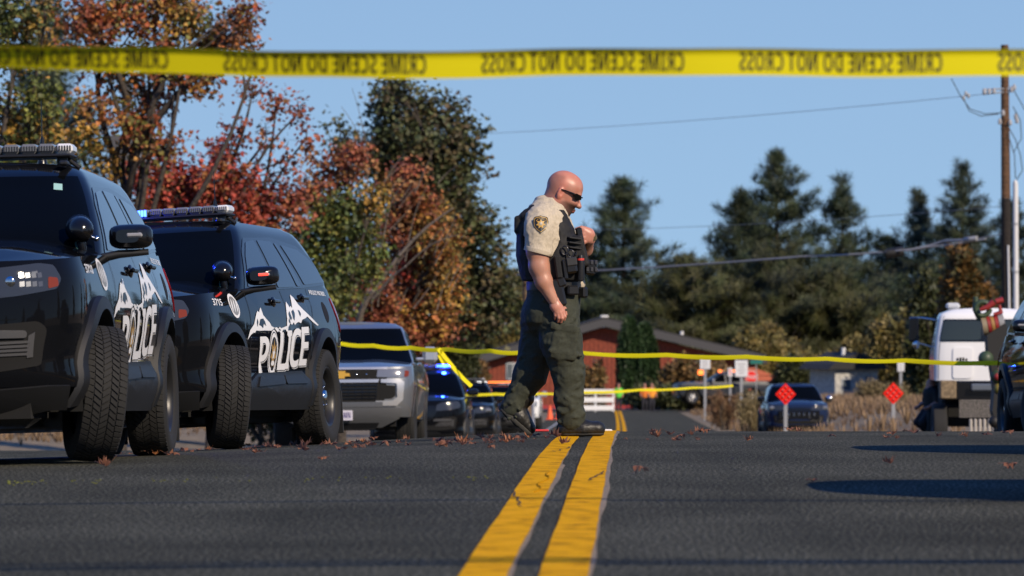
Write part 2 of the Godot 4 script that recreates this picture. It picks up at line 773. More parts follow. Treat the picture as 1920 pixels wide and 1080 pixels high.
func split_tri(a: Vector2, b: Vector2, d: Vector2, seg: float, out: PackedVector2Array, depth := 0) -> void:
	var l0 := a.distance_to(b)
	var l1 := b.distance_to(d)
	var l2 := d.distance_to(a)
	var m := maxf(l0, maxf(l1, l2))
	if m <= seg or depth > 9:
		out.append_array([a, b, d])
	elif m == l0:
		split_tri(a, (a + b) / 2, d, seg, out, depth + 1)
		split_tri((a + b) / 2, b, d, seg, out, depth + 1)
	elif m == l1:
		split_tri(a, b, (b + d) / 2, seg, out, depth + 1)
		split_tri(a, (b + d) / 2, d, seg, out, depth + 1)
	else:
		split_tri(a, b, (d + a) / 2, seg, out, depth + 1)
		split_tri((d + a) / 2, b, d, seg, out, depth + 1)


func lay(mb: MB, tris: PackedVector2Array, f: Callable, e: float, seg := 0.08) -> void:   # flat triangles laid on a curved surface f(u, v), raised by e
	var out := PackedVector2Array()
	for i in range(0, tris.size(), 3):
		split_tri(tris[i], tris[i + 1], tris[i + 2], seg, out)
	var seen := {}
	var up := 1.0
	for i in range(0, out.size(), 3):
		var k := []
		for j in 3:
			var q := out[i + j]
			var key := Vector2i(roundi(q.x * 20000.0), roundi(q.y * 20000.0))
			if not seen.has(key):
				var o: Vector3 = f.call(q.x, q.y)
				var du: Vector3 = f.call(q.x + .004, q.y) - o
				var dv: Vector3 = f.call(q.x, q.y + .004) - o
				var n := du.cross(dv).normalized()
				up = signf(n.dot(o - Vector3(0, o.y - .15, o.z * .75))) if absf(n.y) < 0.9 else signf(n.y)
				seen[key] = mb.p(o + n * up * e, q)
			k.append(seen[key])
		var pa := mb.v[k[0]]
		var nn := (mb.v[k[1]] - pa).cross(mb.v[k[2]] - pa)
		var out_dir: Vector3 = mb.x.basis * (mb.x.affine_inverse() * pa - Vector3(0, (mb.x.affine_inverse() * pa).y - .15, (mb.x.affine_inverse() * pa).z * .75))
		if (nn.dot(out_dir) > 0) != mb.flip:
			mb.t(k[0], k[1], k[2])
		else:
			mb.t(k[0], k[2], k[1])


func tris_of(poly: Array) -> PackedVector2Array:
	var pts := PackedVector2Array(poly)
	var out := PackedVector2Array()
	for i in Geometry2D.triangulate_polygon(pts):
		out.append(pts[i])
	return out


func panel(mb: MB, poly: Array, f: Callable, e: float, seg := 0.08, rim := true) -> void:   # an outline laid on a surface, with its edge closed
	lay(mb, tris_of(poly), f, e, seg)
	if not rim:
		return
	var pts := []
	for i in poly.size():
		var a: Vector2 = poly[i]
		var b: Vector2 = poly[(i + 1) % poly.size()]
		var n := maxi(1, int(a.distance_to(b) / seg))
		for k in n:
			pts.append(a.lerp(b, float(k) / n))
	var ra := []
	var rb := []
	for q in pts:
		var o: Vector3 = f.call(q.x, q.y)
		var n: Vector3 = (f.call(q.x + .004, q.y) - o).cross(f.call(q.x, q.y + .004) - o).normalized()
		n *= signf(n.dot(o - Vector3(0, o.y - .15, o.z * .75))) if absf(n.y) < 0.9 else signf(n.y)
		ra.append(o - n * .004)
		rb.append(o + n * e)
	for i in pts.size():
		var j := (i + 1) % pts.size()
		mb.face([ra[i], ra[j], rb[j], rb[i]])


func rounded(poly: Array, r: float, n := 4) -> Array:
	var out := []
	for i in poly.size():
		var a: Vector2 = poly[(i + poly.size() - 1) % poly.size()]
		var b: Vector2 = poly[i]
		var d: Vector2 = poly[(i + 1) % poly.size()]
		var k := minf(r, minf(a.distance_to(b), d.distance_to(b)) * .45)
		var p0 := b + (a - b).normalized() * k
		var p1 := b + (d - b).normalized() * k
		for j in n + 1:
			var t := float(j) / n
			out.append(p0.lerp(b, t).lerp(b.lerp(p1, t), t))
	return out


func line_poly(pts: Array, w: float) -> Array:   # a thin band along a polyline
	var a := []
	var b := []
	for i in pts.size():
		var d: Vector2 = (pts[mini(i + 1, pts.size() - 1)] - pts[maxi(i - 1, 0)]).normalized().orthogonal() * w * .5
		a.append(pts[i] + d)
		b.append(pts[i] - d)
	b.reverse()
	return a + b


func wheel_mesh(r: float, wd: float, rim_r: float, tread: bool) -> Array:   # tyre, tread, rim, hub turned about x, outer face to +x
	var T := Transform3D(Basis(Vector3(0, -1, 0), Vector3(1, 0, 0), Vector3(0, 0, 1)), Vector3.ZERO)   # lathe axis y to x
	var h := wd * .5
	var ty := MB.new().put(T)
	var rr := r - (.009 if tread else 0.0)
	ty.lathe([Vector2(rim_r - .01, -h * .78), Vector2(rim_r + .015, -h * .9), Vector2(rim_r + (r - rim_r) * .45, -h), Vector2(r - .035, -h * .95), Vector2(r - .012, -h * .84), Vector2(rr, -h * .72), Vector2(rr, -h * .3), Vector2(rr, h * .3), Vector2(rr, h * .72), Vector2(r - .012, h * .84), Vector2(r - .035, h * .95), Vector2(rim_r + (r - rim_r) * .45, h), Vector2(rim_r + .015, h * .9), Vector2(rim_r - .01, h * .78), Vector2(rim_r - .03, h * .3)], 56)
	var tr := MB.new()
	if tread:
		for row in 5:
			var n := 64
			var x0: float = [-.86, -.50, -.14, .22, .56][row] * h
			var x1: float = [-.54, -.18, .18, .52, .88][row] * h
			for i in n:
				var sk: float = [.35, .9, -.9, .9, .35][row]
				var off: float = .5 * (row % 2)
				var q := []
				for e in [[x0, 0.0, 0.0], [x1, sk, 0.0], [x1, sk + .80, 0.0], [x0, .80, 0.0]]:
					var a: float = (i + off + e[1] * .9) * TAU / n
					for rad in [r, rr - .004]:
						var dip := .010 if (absf(e[0]) > h * .8) else 0.0
						q.append(Vector3(e[0], cos(a) * (rad - dip), sin(a) * (rad - dip)))
				tr.face([q[0], q[6], q[4], q[2]])
				tr.face([q[0], q[2], q[3], q[1]])
				tr.face([q[4], q[6], q[7], q[5]])
				tr.face([q[2], q[4], q[5], q[3]])
				tr.face([q[6], q[0], q[1], q[7]])
	var rm := MB.new().put(T)
	rm.lathe([Vector2(rim_r - .004, h * .80), Vector2(rim_r - .02, h * .82), Vector2(rim_r - .035, h * .6), Vector2(rim_r - .05, h * .2), Vector2(rim_r - .055, -h * .7)], 40)
	# dished disc with five windows, as a ring of spokes
	for i in 5:
		var a := TAU * i / 5
		var rows := []
		for k in 7:
			var t := k / 6.0
			var rad := lerpf(.07, rim_r - .045, t)
			var wide := lerpf(.075, .05, sin(t * PI)) + .04 * t * t
			var up := h * (.42 + .16 * sin(t * PI) - .22 * t * t)
			var row := []
			for j in [-1.0, -.6, 0.0, .6, 1.0]:
				var tang: Vector3 = Vector3(-sin(a), 0, cos(a)) * wide * j
				row.append(Vector3(cos(a), 0, sin(a)) * rad + tang + Vector3(0, up - .022 * absf(j) * absf(j), 0))
			rows.append(row)
		rows.reverse()
		rm.grid(rows)
	rm.lathe([Vector2(0.0, h * .44), Vector2(.095, h * .44), Vector2(.105, h * .3)], 24)
	var hb := MB.new().put(T)
	hb.lathe([Vector2(.062, h * .42), Vector2(.060, h * .60), Vector2(.045, h * .70), Vector2(.0, h * .72)], 20)
	for i in 5:
		var a := TAU * i / 5 + .6
		hb.lathe([Vector2(.012, h * .44), Vector2(.012, h * .58), Vector2(0, h * .62)], 8, Vector3(cos(a) * .08, 0, sin(a) * .08))
	return [ty, tr, rm, hb]


func fit_pose(o: Node3D, x: float, z: float, yaw: float, base: float, track: float) -> void:   # stands a vehicle on the road by its four wheels
	var b := Basis(Vector3.UP, yaw)
	var pts := []
	for q in [[track, base], [-track, base], [track, -base], [-track, -base]]:
		var w: Vector3 = b * Vector3(q[0] * .5, 0, q[1] * .5) + Vector3(x, 0, z)
		w.y = ground(w.x, -w.z / K)
		pts.append(w)
	var f: Vector3 = ((pts[0] + pts[1]) - (pts[2] + pts[3])).normalized()
	var l: Vector3 = ((pts[0] + pts[2]) - (pts[1] + pts[3])).normalized()
	var u := f.cross(l).normalized()
	l = u.cross(f).normalized()
	o.transform = Transform3D(Basis(l, u, f), (pts[0] + pts[1] + pts[2] + pts[3]) / 4.0)


const AXLE := 1.5125


func nose_q(u: float) -> float:   # spreads places on the nose evenly over its width
	return asin(pow(sin(clampf(u, 0, 1) * PI / 2), 1.28)) * 2.0 / PI


func arch_low(z: float, rest: float, r := 0.465, cy := 0.40, base := AXLE) -> float:
	for c in [base, -base]:
		var d := absf(z - c)
		if d < r:
			return maxf(rest, cy + sqrt(r * r - d * d))
	return rest


func zy(x: float, y: float) -> Vector2:   # lettering measured on the side of the second car: picture to (z, y) on the body
	var sc := 5.4 * lerpf(268.0, 238.0, (x + 160.0) / 1050.0)
	return Vector2(1.05 - (x - 130.0) * .003134, (1717.0 - .03 * (x + 160.0) - y) / sc)


func ellipse(c: Vector2, r: Vector2, n := 28, tilt := 0.0) -> Array:
	var o := []
	for i in n:
		o.append(c + Vector2(cos(TAU * i / n) * r.x, sin(TAU * i / n) * r.y).rotated(tilt))
	return o


func star(c: Vector2, r: float, k: int, inner := .45, sx := 1.0, ph := 0.0) -> Array:
	var o := []
	for i in k * 2:
		var a := PI / 2 + PI * i / k + ph
		var q := r * (1.0 if i % 2 == 0 else inner)
		o.append(c + Vector2(cos(a) * q * sx, sin(a) * q))
	return o


func fit_text(s: String, c: Vector2, size: Vector2, sign_x := 1.0, bold := true) -> PackedVector2Array:
	var tr := text_tris(s, bold)
	var w := 0.0
	for q in tr:
		w = maxf(w, q.x)
	for i in tr.size():
		tr[i] = c + Vector2((tr[i].x / w - .5) * size.x * sign_x, (tr[i].y - .5) * size.y)
	return tr


func car_paint(key: String, r: float, g: float, b: float, metal := 0.0) -> StandardMaterial3D:
	var m := mat(key, r, g, b, .22 if metal == 0.0 else .32, metal)
	m.metallic_specular = .29 if metal == 0.0 else .5
	m.clearcoat_enabled = metal > 0.0
	m.clearcoat = 1.0
	m.clearcoat_roughness = .03
	if metal == 0.0:
		m.roughness = .05
	return m


func build_suv(label: String, paint: Material, police: bool, near := true, number := "", steer := 0.0) -> Node3D:
	var car := thing("police_suv" if police else "parked_suv", label, "police car" if police else "suv")
	var plastic := mat("black textured plastic", .009, .0095, .011, .5)
	var gloss := mat("gloss black trim", .006, .006, .007, .16)
	var glass := mat("dark tinted glass", .002, .0025, .003, .03)
	glass.metallic_specular = .12
	var sideglass := mat("tinted side glass", .010, .014, .022, .02)
	sideglass.metallic_specular = 1.0
	var seam := mat("panel gap", .002, .002, .002, .8)
	var rubber := mat("tyre rubber", .013, .013, .013, .85)
	var steel := mat("dark wheel steel", .012, .012, .013, .4)
	var chrome := mat("chrome", .62, .62, .63, .12, 1.0)
	var clear := mat("clear lamp plastic", .13, .135, .145, .14)
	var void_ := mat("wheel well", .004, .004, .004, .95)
	var white := mat("white vinyl", .80, .80, .80, .35)
	var black := mat("black vinyl", .004, .004, .004, .3)
	var gold := mat("gold vinyl", .42, .26, .08, .4)
	var lo_sh := shell_of([.22, .34, .45, .56, .80, 1.0, 1.10, 1.18, 1.30], [.90, .95, .985, .968, 1.0, .995, .97, .94, .905], [2.20, 2.34, 2.42, 2.44, 2.45, 2.43, 2.40, 2.33, 2.05], [-2.42, -2.52, -2.57, -2.59, -2.60, -2.58, -2.56, -2.54, -2.50], .66, 3.2, .5, 3.0)
	var up_sh := shell_of([1.10, 1.28, 1.48, 1.60, 1.69, 1.735, 1.765], [.93, .885, .81, .755, .70, .655, .58], [1.16, .92, .60, .40, .25, .15, .02], [-2.52, -2.46, -2.36, -2.27, -2.18, -2.1, -1.95], .30, 3.2, .35, 3.2, .05)
	var hi := func(_x: float, z: float) -> float: return lin([-2.6, -2.1, -1.2, 0.0, 1.0, 1.55, 2.0, 2.25, 2.46], [1.25, 1.265, 1.235, 1.195, 1.175, 1.16, 1.138, 1.12, 1.105], z)
	# body skin: fenders, doors, quarters, nose and tail in one sheet cut out over the wheels
	var mb := MB.new()
	var top := band(mb, lo_sh, func(_x, z): return arch_low(z, .30 if z < 1.9 else .42), hi, 16, .8, .03, 34)
	cap(mb, top, func(s, z): return lin([-3, .9, 1.1, 1.6, 2.1, 2.4], [.0, .02, .125, .115, .070, .0], z) * (1.0 + .12 * smoothstep(.55, .62, absf(s)) - .1 * smoothstep(.7, .78, absf(s))))
	var body := part("body", mb, paint, car)
	# greenhouse
	mb = MB.new()
	var utop := band(mb, up_sh, func(_x, z): return 1.10, func(_x, _z): return 1.752, 14, 1.4, .06, 18)
	cap(mb, utop, func(_s, z): return lin([-2.2, -1.6, -.6, .1, .3], [0.0, .025, .035, .02, 0.0], z))
	part("roof", mb, paint, car)
	# glass
	mb = MB.new()
	var qa := []
	for i in 13:
		qa.append(Vector2(-.80 + 1.6 * i / 12.0, 1.135))
	for i in 13:
		qa.append(Vector2(.74 - 1.48 * i / 12.0, 1.668))
	panel(mb, qa, up_sh.nose, .005, .06)
	part("windshield", mb, glass, car)
	for sd in [1.0, -1.0]:
		var f: Callable = up_sh.left if sd > 0 else up_sh.right
		mb = MB.new()
		panel(mb, rounded([Vector2(.72, 1.185), Vector2(.33, 1.50), Vector2(.08, 1.61), Vector2(-.9, 1.645), Vector2(-1.7, 1.60), Vector2(-2.02, 1.53), Vector2(-2.30, 1.30), Vector2(-1.2, 1.245), Vector2(0, 1.205)], .05), f, .004, .07)
		part("window_trim", mb, gloss, car)
		for w in [[Vector2(.60, 1.215), Vector2(.30, 1.46), Vector2(.08, 1.575), Vector2(-.23, 1.60), Vector2(-.25, 1.225)], [Vector2(-.36, 1.23), Vector2(-.33, 1.605), Vector2(-.82, 1.605), Vector2(-1.0, 1.25)], [Vector2(-1.05, 1.255), Vector2(-.88, 1.60), Vector2(-.98, 1.595), Vector2(-1.20, 1.26)], [Vector2(-1.34, 1.275), Vector2(-1.10, 1.59), Vector2(-1.66, 1.565), Vector2(-1.93, 1.50), Vector2(-2.2, 1.315)]]:
			mb = MB.new()
			panel(mb, rounded(w, .035), f, .0085, .07)
			part("side_window", mb, sideglass, car)
		# lower cladding and wheel arch flares
		var fl: Callable = lo_sh.left if sd > 0 else lo_sh.right
		mb = MB.new()
		panel(mb, [Vector2(1.06, .29), Vector2(1.06, .47), Vector2(.92, .50), Vector2(.70, .56), Vector2(-.70, .585), Vector2(-.92, .52), Vector2(-1.06, .49), Vector2(-1.06, .29)], fl, .018, .08)
		panel(mb, rounded([Vector2(.82, .455), Vector2(.70, .53), Vector2(-.02, .545), Vector2(-.02, .475)], .03), fl, .032, .08)
		panel(mb, rounded([Vector2(-.06, .475), Vector2(-.06, .545), Vector2(-.66, .555), Vector2(-.80, .48)], .03), fl, .032, .08)
		part("rocker_cladding", mb, plastic, car)
		for c in [AXLE, -AXLE]:
			mb = MB.new()
			var rows := [[], [], [], [], [], []]
			for i in 41:
				var a := -.18 + (PI + .36) * i / 40.0
				for k in 6:
					var rad: float = [.450, .457, .457, .527, .527, .533][k]
					var zz: float = c + cos(a) * rad
					var yy := maxf(.40 + sin(a) * rad, .30)
					var o: Vector3 = fl.call(zz, yy)
					o.x += sd * [-.06, .040, .040, .030, .030, -.006][k]
					rows[k].append(o)
			for k in [0, 2, 4]:
				mb.grid([rows[k + 1], rows[k]] if sd > 0 else [rows[k], rows[k + 1]])
			part("wheel_arch_flare", mb, plastic, car)
		# door seams
		mb = MB.new()
		for ln in [[Vector2(.98, .60), Vector2(.93, .8), Vector2(.90, 1.0), Vector2(.88, 1.165)], [Vector2(-.27, .60), Vector2(-.29, .9), Vector2(-.28, 1.2)], [Vector2(-1.0, .60), Vector2(-1.02, .82), Vector2(-1.12, .98), Vector2(-1.22, 1.1), Vector2(-1.25, 1.24)], [Vector2(.98, .605), Vector2(0, .615), Vector2(-1.0, .62)]]:
			panel(mb, line_poly(ln, .010), fl, .0025, .06, false)
		panel(mb, ellipse(Vector2(-1.72, 1.06), Vector2(.09, .085)), fl, .0015, .05, false)
		part("door_gap", mb, seam, car)
		for hz in [Vector2(.10, 1.105), Vector2(-.96, 1.155)]:
			mb = MB.new()
			var o: Vector3 = fl.call(hz.x, hz.y)
			mb.ball(o + Vector3(sd * .004, 0, 0), Vector3(.018, .042, .075), 6)
			mb.box(o + Vector3(sd * .034, .006, 0), Vector3(.022, .030, .20), .009)
			part("door_handle", mb, gloss, car)
		# mirrors
		var mir := Node3D.new()
		mir.name = "door_mirror"
		car.add_child(mir, true)
		mb = MB.new()
		var rows2 := []
		for i in 9:
			var t := i / 8.0
			var row := []
			for j in 20:
				var a := TAU * j / 20
				var sc := pow(sin(PI * (.06 + .88 * t)), .38)
				var px := pow(absf(cos(a)), .55) * signf(cos(a)) * .125 * sc
				var py := pow(absf(sin(a)), .6) * signf(sin(a)) * .072 * sc
				row.append(Vector3(sd * (1.06 + px + .02 * (1 - t)), 1.285 + py, .70 + .17 * t))
			if sd < 0:
				row.reverse()
			rows2.append(row)
		mb.grid(rows2, true)
		mb.face(rows2[-1])
		var q0: Array = rows2[0].duplicate()
		q0.reverse()
		mb.face(q0)
		part("mirror_shell", mb, gloss, mir)
		mb = MB.new()
		mb.tube([Vector3(sd * .90, 1.165, .80), Vector3(sd * 1.0, 1.185, .79), Vector3(sd * 1.17, 1.195, .78)], [.026, .024, .018], 8)
		part("mirror_stalk", mb, plastic, mir)
		if near:
			mb = MB.new()
			mb.box(Vector3(sd * 1.10, 1.29, .868), Vector3(.095, .028, .02), .010)
			part("mirror_light", mb, mat("clear mirror lamp", .25, .25, .26, .2), mir)
		# roof gutter clips
		mb = MB.new()
		mb.box(Vector3(sd * .60, 1.752, .13), Vector3(.05, .03, .12), .01)
		part("roof_clip", mb, plastic, car)
	# nose: lamps, grille, intakes, bumper
	for sd in [1.0, -1.0]:
		var nf: Callable = func(u: float, v: float) -> Vector3: return lo_sh.nose(nose_q(u) * sd, v)
		var lamp := MB.new()
		panel(lamp, rounded([Vector2(.20, .90), Vector2(.215, 1.02), Vector2(.30, 1.065), Vector2(.56, 1.095), Vector2(.66, 1.085), Vector2(.70, 1.01), Vector2(.66, .955), Vector2(.42, .915), Vector2(.24, .895)], .02), nf, .004, .04)
		var hl := part("headlight", lamp, mat("headlamp lens", .030, .036, .050, .04), car)
		if near:
			mb = MB.new()
			for k in 4:
				for r in 2:
					var u := .44 + k * .034
					panel(mb, [Vector2(u, .965 + r * .048), Vector2(u + .026, .968 + r * .048), Vector2(u + .026, .996 + r * .048), Vector2(u, .993 + r * .048)], nf, .0055, .1, false)
			panel(mb, [Vector2(.51, 1.035), Vector2(.545, 1.04), Vector2(.545, 1.052), Vector2(.51, 1.047)], nf, .0055, .1, false)
			part("lamp_reflector", mb, mat("lamp reflector", .11, .12, .14, .2, .6), hl)
			mb = MB.new()
			panel(mb, rounded([Vector2(.60, .955), Vector2(.605, 1.02), Vector2(.67, 1.015), Vector2(.672, .97)], .012), nf, .006, .05, false)
			part("side_marker", mb, mat("amber reflector", .17, .030, .010, .12), hl)
			mb = MB.new()
			mb.ball(nf.call(.395, .995) + Vector3(0, 0, .004), Vector3(.030, .030, .014), 7)
			part("lamp_bulb", mb, chrome, hl)
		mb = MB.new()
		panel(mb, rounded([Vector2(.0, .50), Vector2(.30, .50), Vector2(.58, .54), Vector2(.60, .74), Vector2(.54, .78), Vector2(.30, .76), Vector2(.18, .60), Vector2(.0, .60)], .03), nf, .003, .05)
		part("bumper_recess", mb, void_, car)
		mb = MB.new()
		for r in 4:
			panel(mb, [Vector2(.20 + r * .02, .585 + r * .022), Vector2(.49 + r * .004, .595 + r * .022), Vector2(.49 + r * .004, .609 + r * .022), Vector2(.20 + r * .02, .599 + r * .022)], nf, .012, .06)
		panel(mb, rounded([Vector2(.16, .685), Vector2(.48, .69), Vector2(.475, .73), Vector2(.18, .735)], .02), nf, .02, .06)
		panel(mb, [Vector2(.49, .58), Vector2(.525, .585), Vector2(.525, .72), Vector2(.49, .70)], nf, .01, .06)
		part("fog_lamp_bar", mb, mat("grey bumper bar", .05, .05, .053, .4), car)
		mb = MB.new()
		panel(mb, [Vector2(0, .25), Vector2(.35, .255), Vector2(.62, .30), Vector2(.76, .30), Vector2(.76, .43), Vector2(.60, .43), Vector2(.3, .41), Vector2(.22, .47), Vector2(0, .47)], nf, .012, .05)
		panel(mb, [Vector2(0, .19), Vector2(.5, .20), Vector2(.58, .25), Vector2(.35, .265), Vector2(0, .255)], nf, .002, .05)
		part("lower_bumper", mb, plastic, car)
		mb = MB.new()
		panel(mb, [Vector2(0, .66), Vector2(.13, .70), Vector2(.22, .885), Vector2(.205, .90), Vector2(.20, 1.0), Vector2(0, 1.01)], nf, .003, .05)
		part("grille_panel", mb, gloss, car)
		if near:
			mb = MB.new()
			for r in 7:
				for k in 6:
					var u := .012 + k * .032 + (r % 2) * .014
					var y := .70 + r * .042
					if u < .19 - maxf(0, (.86 - y)) * .45:
						panel(mb, rounded([Vector2(u, y), Vector2(u + .022, y + .006), Vector2(u + .024, y + .024), Vector2(u + .004, y + .020)], .004, 1), nf, .009, .08)
			panel(mb, line_poly([Vector2(.0, .665), Vector2(.128, .705), Vector2(.222, .888)], .012), nf, .010, .05)
			part("grille_mesh", mb, mat("grey grille", .09, .09, .095, .35, .5), car)
	# tail lamps
	for sd in [1.0, -1.0]:
		var tf: Callable = func(u: float, v: float) -> Vector3: return lo_sh.tail(u * sd, v)
		mb = MB.new()
		panel(mb, rounded([Vector2(.40, .98), Vector2(.42, 1.14), Vector2(.97, 1.19), Vector2(.985, 1.06), Vector2(.93, .90)], .03), tf, .006, .05)
		part("tail_light", mb, mat("red lens", .20, .006, .010, .10), car)
	# underside and wheel wells
	mb = MB.new()
	mb.box(Vector3(0, .42, -.05), Vector3(1.38, .34, 4.6))
	mb.box(Vector3(0, .275, -.1), Vector3(1.25, .15, 3.9))
	mb.box(Vector3(0, .48, 0), Vector3(1.84, .20, 2.0))
	part("underbody", mb, void_, car)
	for c in [AXLE, -AXLE]:
		mb = MB.new()
		for sd in [1.0, -1.0]:
			var rows := [[], []]
			for i in 21:
				var a := -.25 + (PI + .5) * i / 20.0
				rows[0].append(Vector3(sd * .58, .40 + sin(a) * .47, c + cos(a) * .47))
				rows[1].append(Vector3(sd * .94, .40 + sin(a) * .47, c + cos(a) * .47))
			if sd < 0:
				rows.reverse()
			mb.grid(rows)
			mb.box(Vector3(sd * .57, .62, c), Vector3(.02, .5, .96))
		part("wheel_well", mb, void_, car)
	# wheels
	var wm := wheel_mesh(.382, .262, .245, near)
	var wmesh := [wm[0].mesh(rubber), wm[1].mesh(rubber) if near else null, wm[2].mesh(steel), wm[3].mesh(chrome)]
	for c in [AXLE, -AXLE]:
		for sd in [1.0, -1.0]:
			var wh := Node3D.new()
			wh.name = "wheel"
			car.add_child(wh, true)
			wh.position = Vector3(sd * (.945 if c > 0 and near else .885), .382, c)
			wh.rotation.y = (0.0 if sd > 0 else PI)
			if c > 0 and near:
				wh.rotation.y += deg_to_rad(steer)
				wh.rotation.z = -sd * deg_to_rad(6.0)
			for k in 4:
				if wmesh[k]:
					var o := MeshInstance3D.new()
					o.name = ["tyre", "tread", "rim", "hub_cap"][k]
					o.mesh = wmesh[k]
					wh.add_child(o, true)
	# mud guards behind the rear wheels
	for sd in [1.0, -1.0]:
		mb = MB.new()
		mb.box(Vector3(sd * .90, .26, -AXLE - .44), Vector3(.20, .34, .012), .004)
		part("mud_flap", mb, plastic, car)
	if police:
		dress_police(car, lo_sh, up_sh, near, number, white, black, gold, plastic, gloss, clear, chrome)
	return car


func dress_police(car: Node3D, lo_sh: Shell, up_sh: Shell, near: bool, number: String, white: Material, black: Material, gold: Material, plastic: Material, gloss: Material, clear: Material, chrome: Material) -> void:
	var f: Callable = lo_sh.left
	var mb := MB.new()
	# light bar on the roof
	var barn := Node3D.new()
	barn.name = "light_bar"
	car.add_child(barn, true)
	mb.box(Vector3(0, 1.806, -.12), Vector3(1.25, .022, .27), .01)
	for sd in [1.0, -1.0]:
		mb.box(Vector3(sd * .56, 1.775, -.12), Vector3(.06, .06, .16), .012)
		mb.tube([Vector3(sd * .58, 1.79, -.12), Vector3(sd * .66, 1.735, -.10)], .014, 6)
	part("bar_base", mb, plastic, barn)
	for k in 12:
		var px := -.578 + k * .105
		mb = MB.new()
		mb.box(Vector3(px, 1.848, -.12), Vector3(.1036, .060, .255 - .05 * float(k == 0 or k == 11)), .018)
		part("lamp_lens", mb, clear if k > 0 and k < 11 else mat("bright lamp plastic", .62, .63, .65, .15), barn)
		mb = MB.new()
		for j in 6:
			mb.box(Vector3(px - .04 + j * .016, 1.848, .0065), Vector3(.010, .032, .006), .002)
		part("lamp_diode", mb, mat("lamp diode grey", .05, .05, .055, .25, .4), barn)
	# whip antenna
	mb = MB.new()
	mb.lathe([Vector2(.045, 0), Vector2(.034, .02), Vector2(.017, .12), Vector2(.011, .19), Vector2(.004, .21), Vector2(.0025, .42), Vector2(0, .425)], 12, Vector3(.34, 1.76, -.75))
	mb.box(Vector3(.34, 1.765, -.75), Vector3(.09, .03, .09), .01)
	part("antenna", mb, gloss, car)
	if not near:
		return
	# spotlight at the windshield pillar
	for sd in [1.0, -1.0]:
		var sp := Node3D.new()
		sp.name = "spotlight"
		car.add_child(sp, true)
		mb = MB.new()
		var T := Transform3D(Basis.from_euler(Vector3(deg_to_rad(100), 0, sd * deg_to_rad(-14))), Vector3(sd * .80, 1.325, .93))
		mb.put(T)
		mb.lathe([Vector2(0, .082), Vector2(.030, .076), Vector2(.055, .058), Vector2(.070, .030), Vector2(.074, 0), Vector2(.076, -.055), Vector2(.081, -.06), Vector2(.081, -.075), Vector2(.0, -.07)], 24)
		part("spotlight_shell", mb, gloss, sp)
		mb = MB.new()
		mb.tube([Vector3(sd * .80, 1.27, .93), Vector3(sd * .815, 1.17, .93), Vector3(sd * .82, 1.13, .90)], [.026, .024, .026], 8)
		part("spotlight_post", mb, gloss, sp)
		mb = MB.new()
		mb.tube([Vector3(sd * .85, 1.285, .93), Vector3(sd * .885, 1.275, .92)], .010, 6)
		mb.ball(Vector3(sd * .888, 1.273, .92), Vector3(.017, .017, .017), 5)
		part("spotlight_knob", mb, chrome, sp)
	# stickers inside the windshield
	mb = MB.new()
	lay(mb, tris_of([Vector2(.43, 1.58), Vector2(.505, 1.575), Vector2(.515, 1.615), Vector2(.44, 1.62)]), up_sh.nose, .0075)
	part("windshield_sticker", mb, mat("pale green sticker", .33, .55, .48, .4), car)
	mb = MB.new()
	lay(mb, tris_of(ellipse(Vector2(.60, 1.245), Vector2(.036, .040))), up_sh.nose, .0075)
	part("round_sticker", mb, mat("dull green sticker", .06, .13, .115, .3), car)
	# lettering on the doors: white letters with a thin offset edge
	var dec := Node3D.new()
	dec.name = "door_lettering"
	car.add_child(dec, true)
	var spans := [["P", 238, 332, 552, 952], ["L", 440, 525, 518, 905], ["I", 512, 560, 503, 895], ["C", 556, 664, 485, 885], ["E", 668, 750, 475, 868]]
	var layers := [[Vector2(9, 16), .0035, white, "letter_edge"], [Vector2(5, 9), .005, black, "letter_shadow"], [Vector2.ZERO, .0065, white, "letter"]]
	for L in spans:
		for ly in layers:
			var tr := text_tris(L[0])
			var w := 0.0
			for q in tr:
				w = maxf(w, q.x)
			for i in tr.size():
				var q := tr[i]
				var X: float = lerpf(L[1], L[2], q.x / w) + ly[0].x + (q.y - .5) * 16.0
				var Y: float = lerpf(L[4], L[3], q.y) + ly[0].y
				if L[0] == "P" and q.y < .42:
					X += 26.0 * pow(.42 - q.y, 1.6) / .25
				tr[i] = zy(X, Y)
			mb = MB.new()
			lay(mb, tr, f, ly[1], .12)
			part(ly[3], mb, ly[2], dec)
	for e in [[Vector2(.142, .182), .0035, white], [Vector2(.130, .168), .0045, black], [Vector2(.122, .158), .0055, white], [Vector2(.098, .128), .0065, black]]:
		mb = MB.new()
		lay(mb, tris_of(ellipse(zy(384, 735), e[0] * Vector2(1.0, 1.0))), f, e[1])
		part("seal", mb, e[2], dec)
	mb = MB.new()
	lay(mb, tris_of(star(zy(384, 735), .118, 7, .5, .82)), f, .0078)
	part("seal_star", mb, gold, dec)
	mb = MB.new()
	lay(mb, tris_of(star(zy(384, 735), .05, 5, .5, .9)), f, .009)
	lay(mb, tris_of(ellipse(zy(384, 830), Vector2(.05, .02))), f, .009)
	part("seal_star", mb, white, dec)
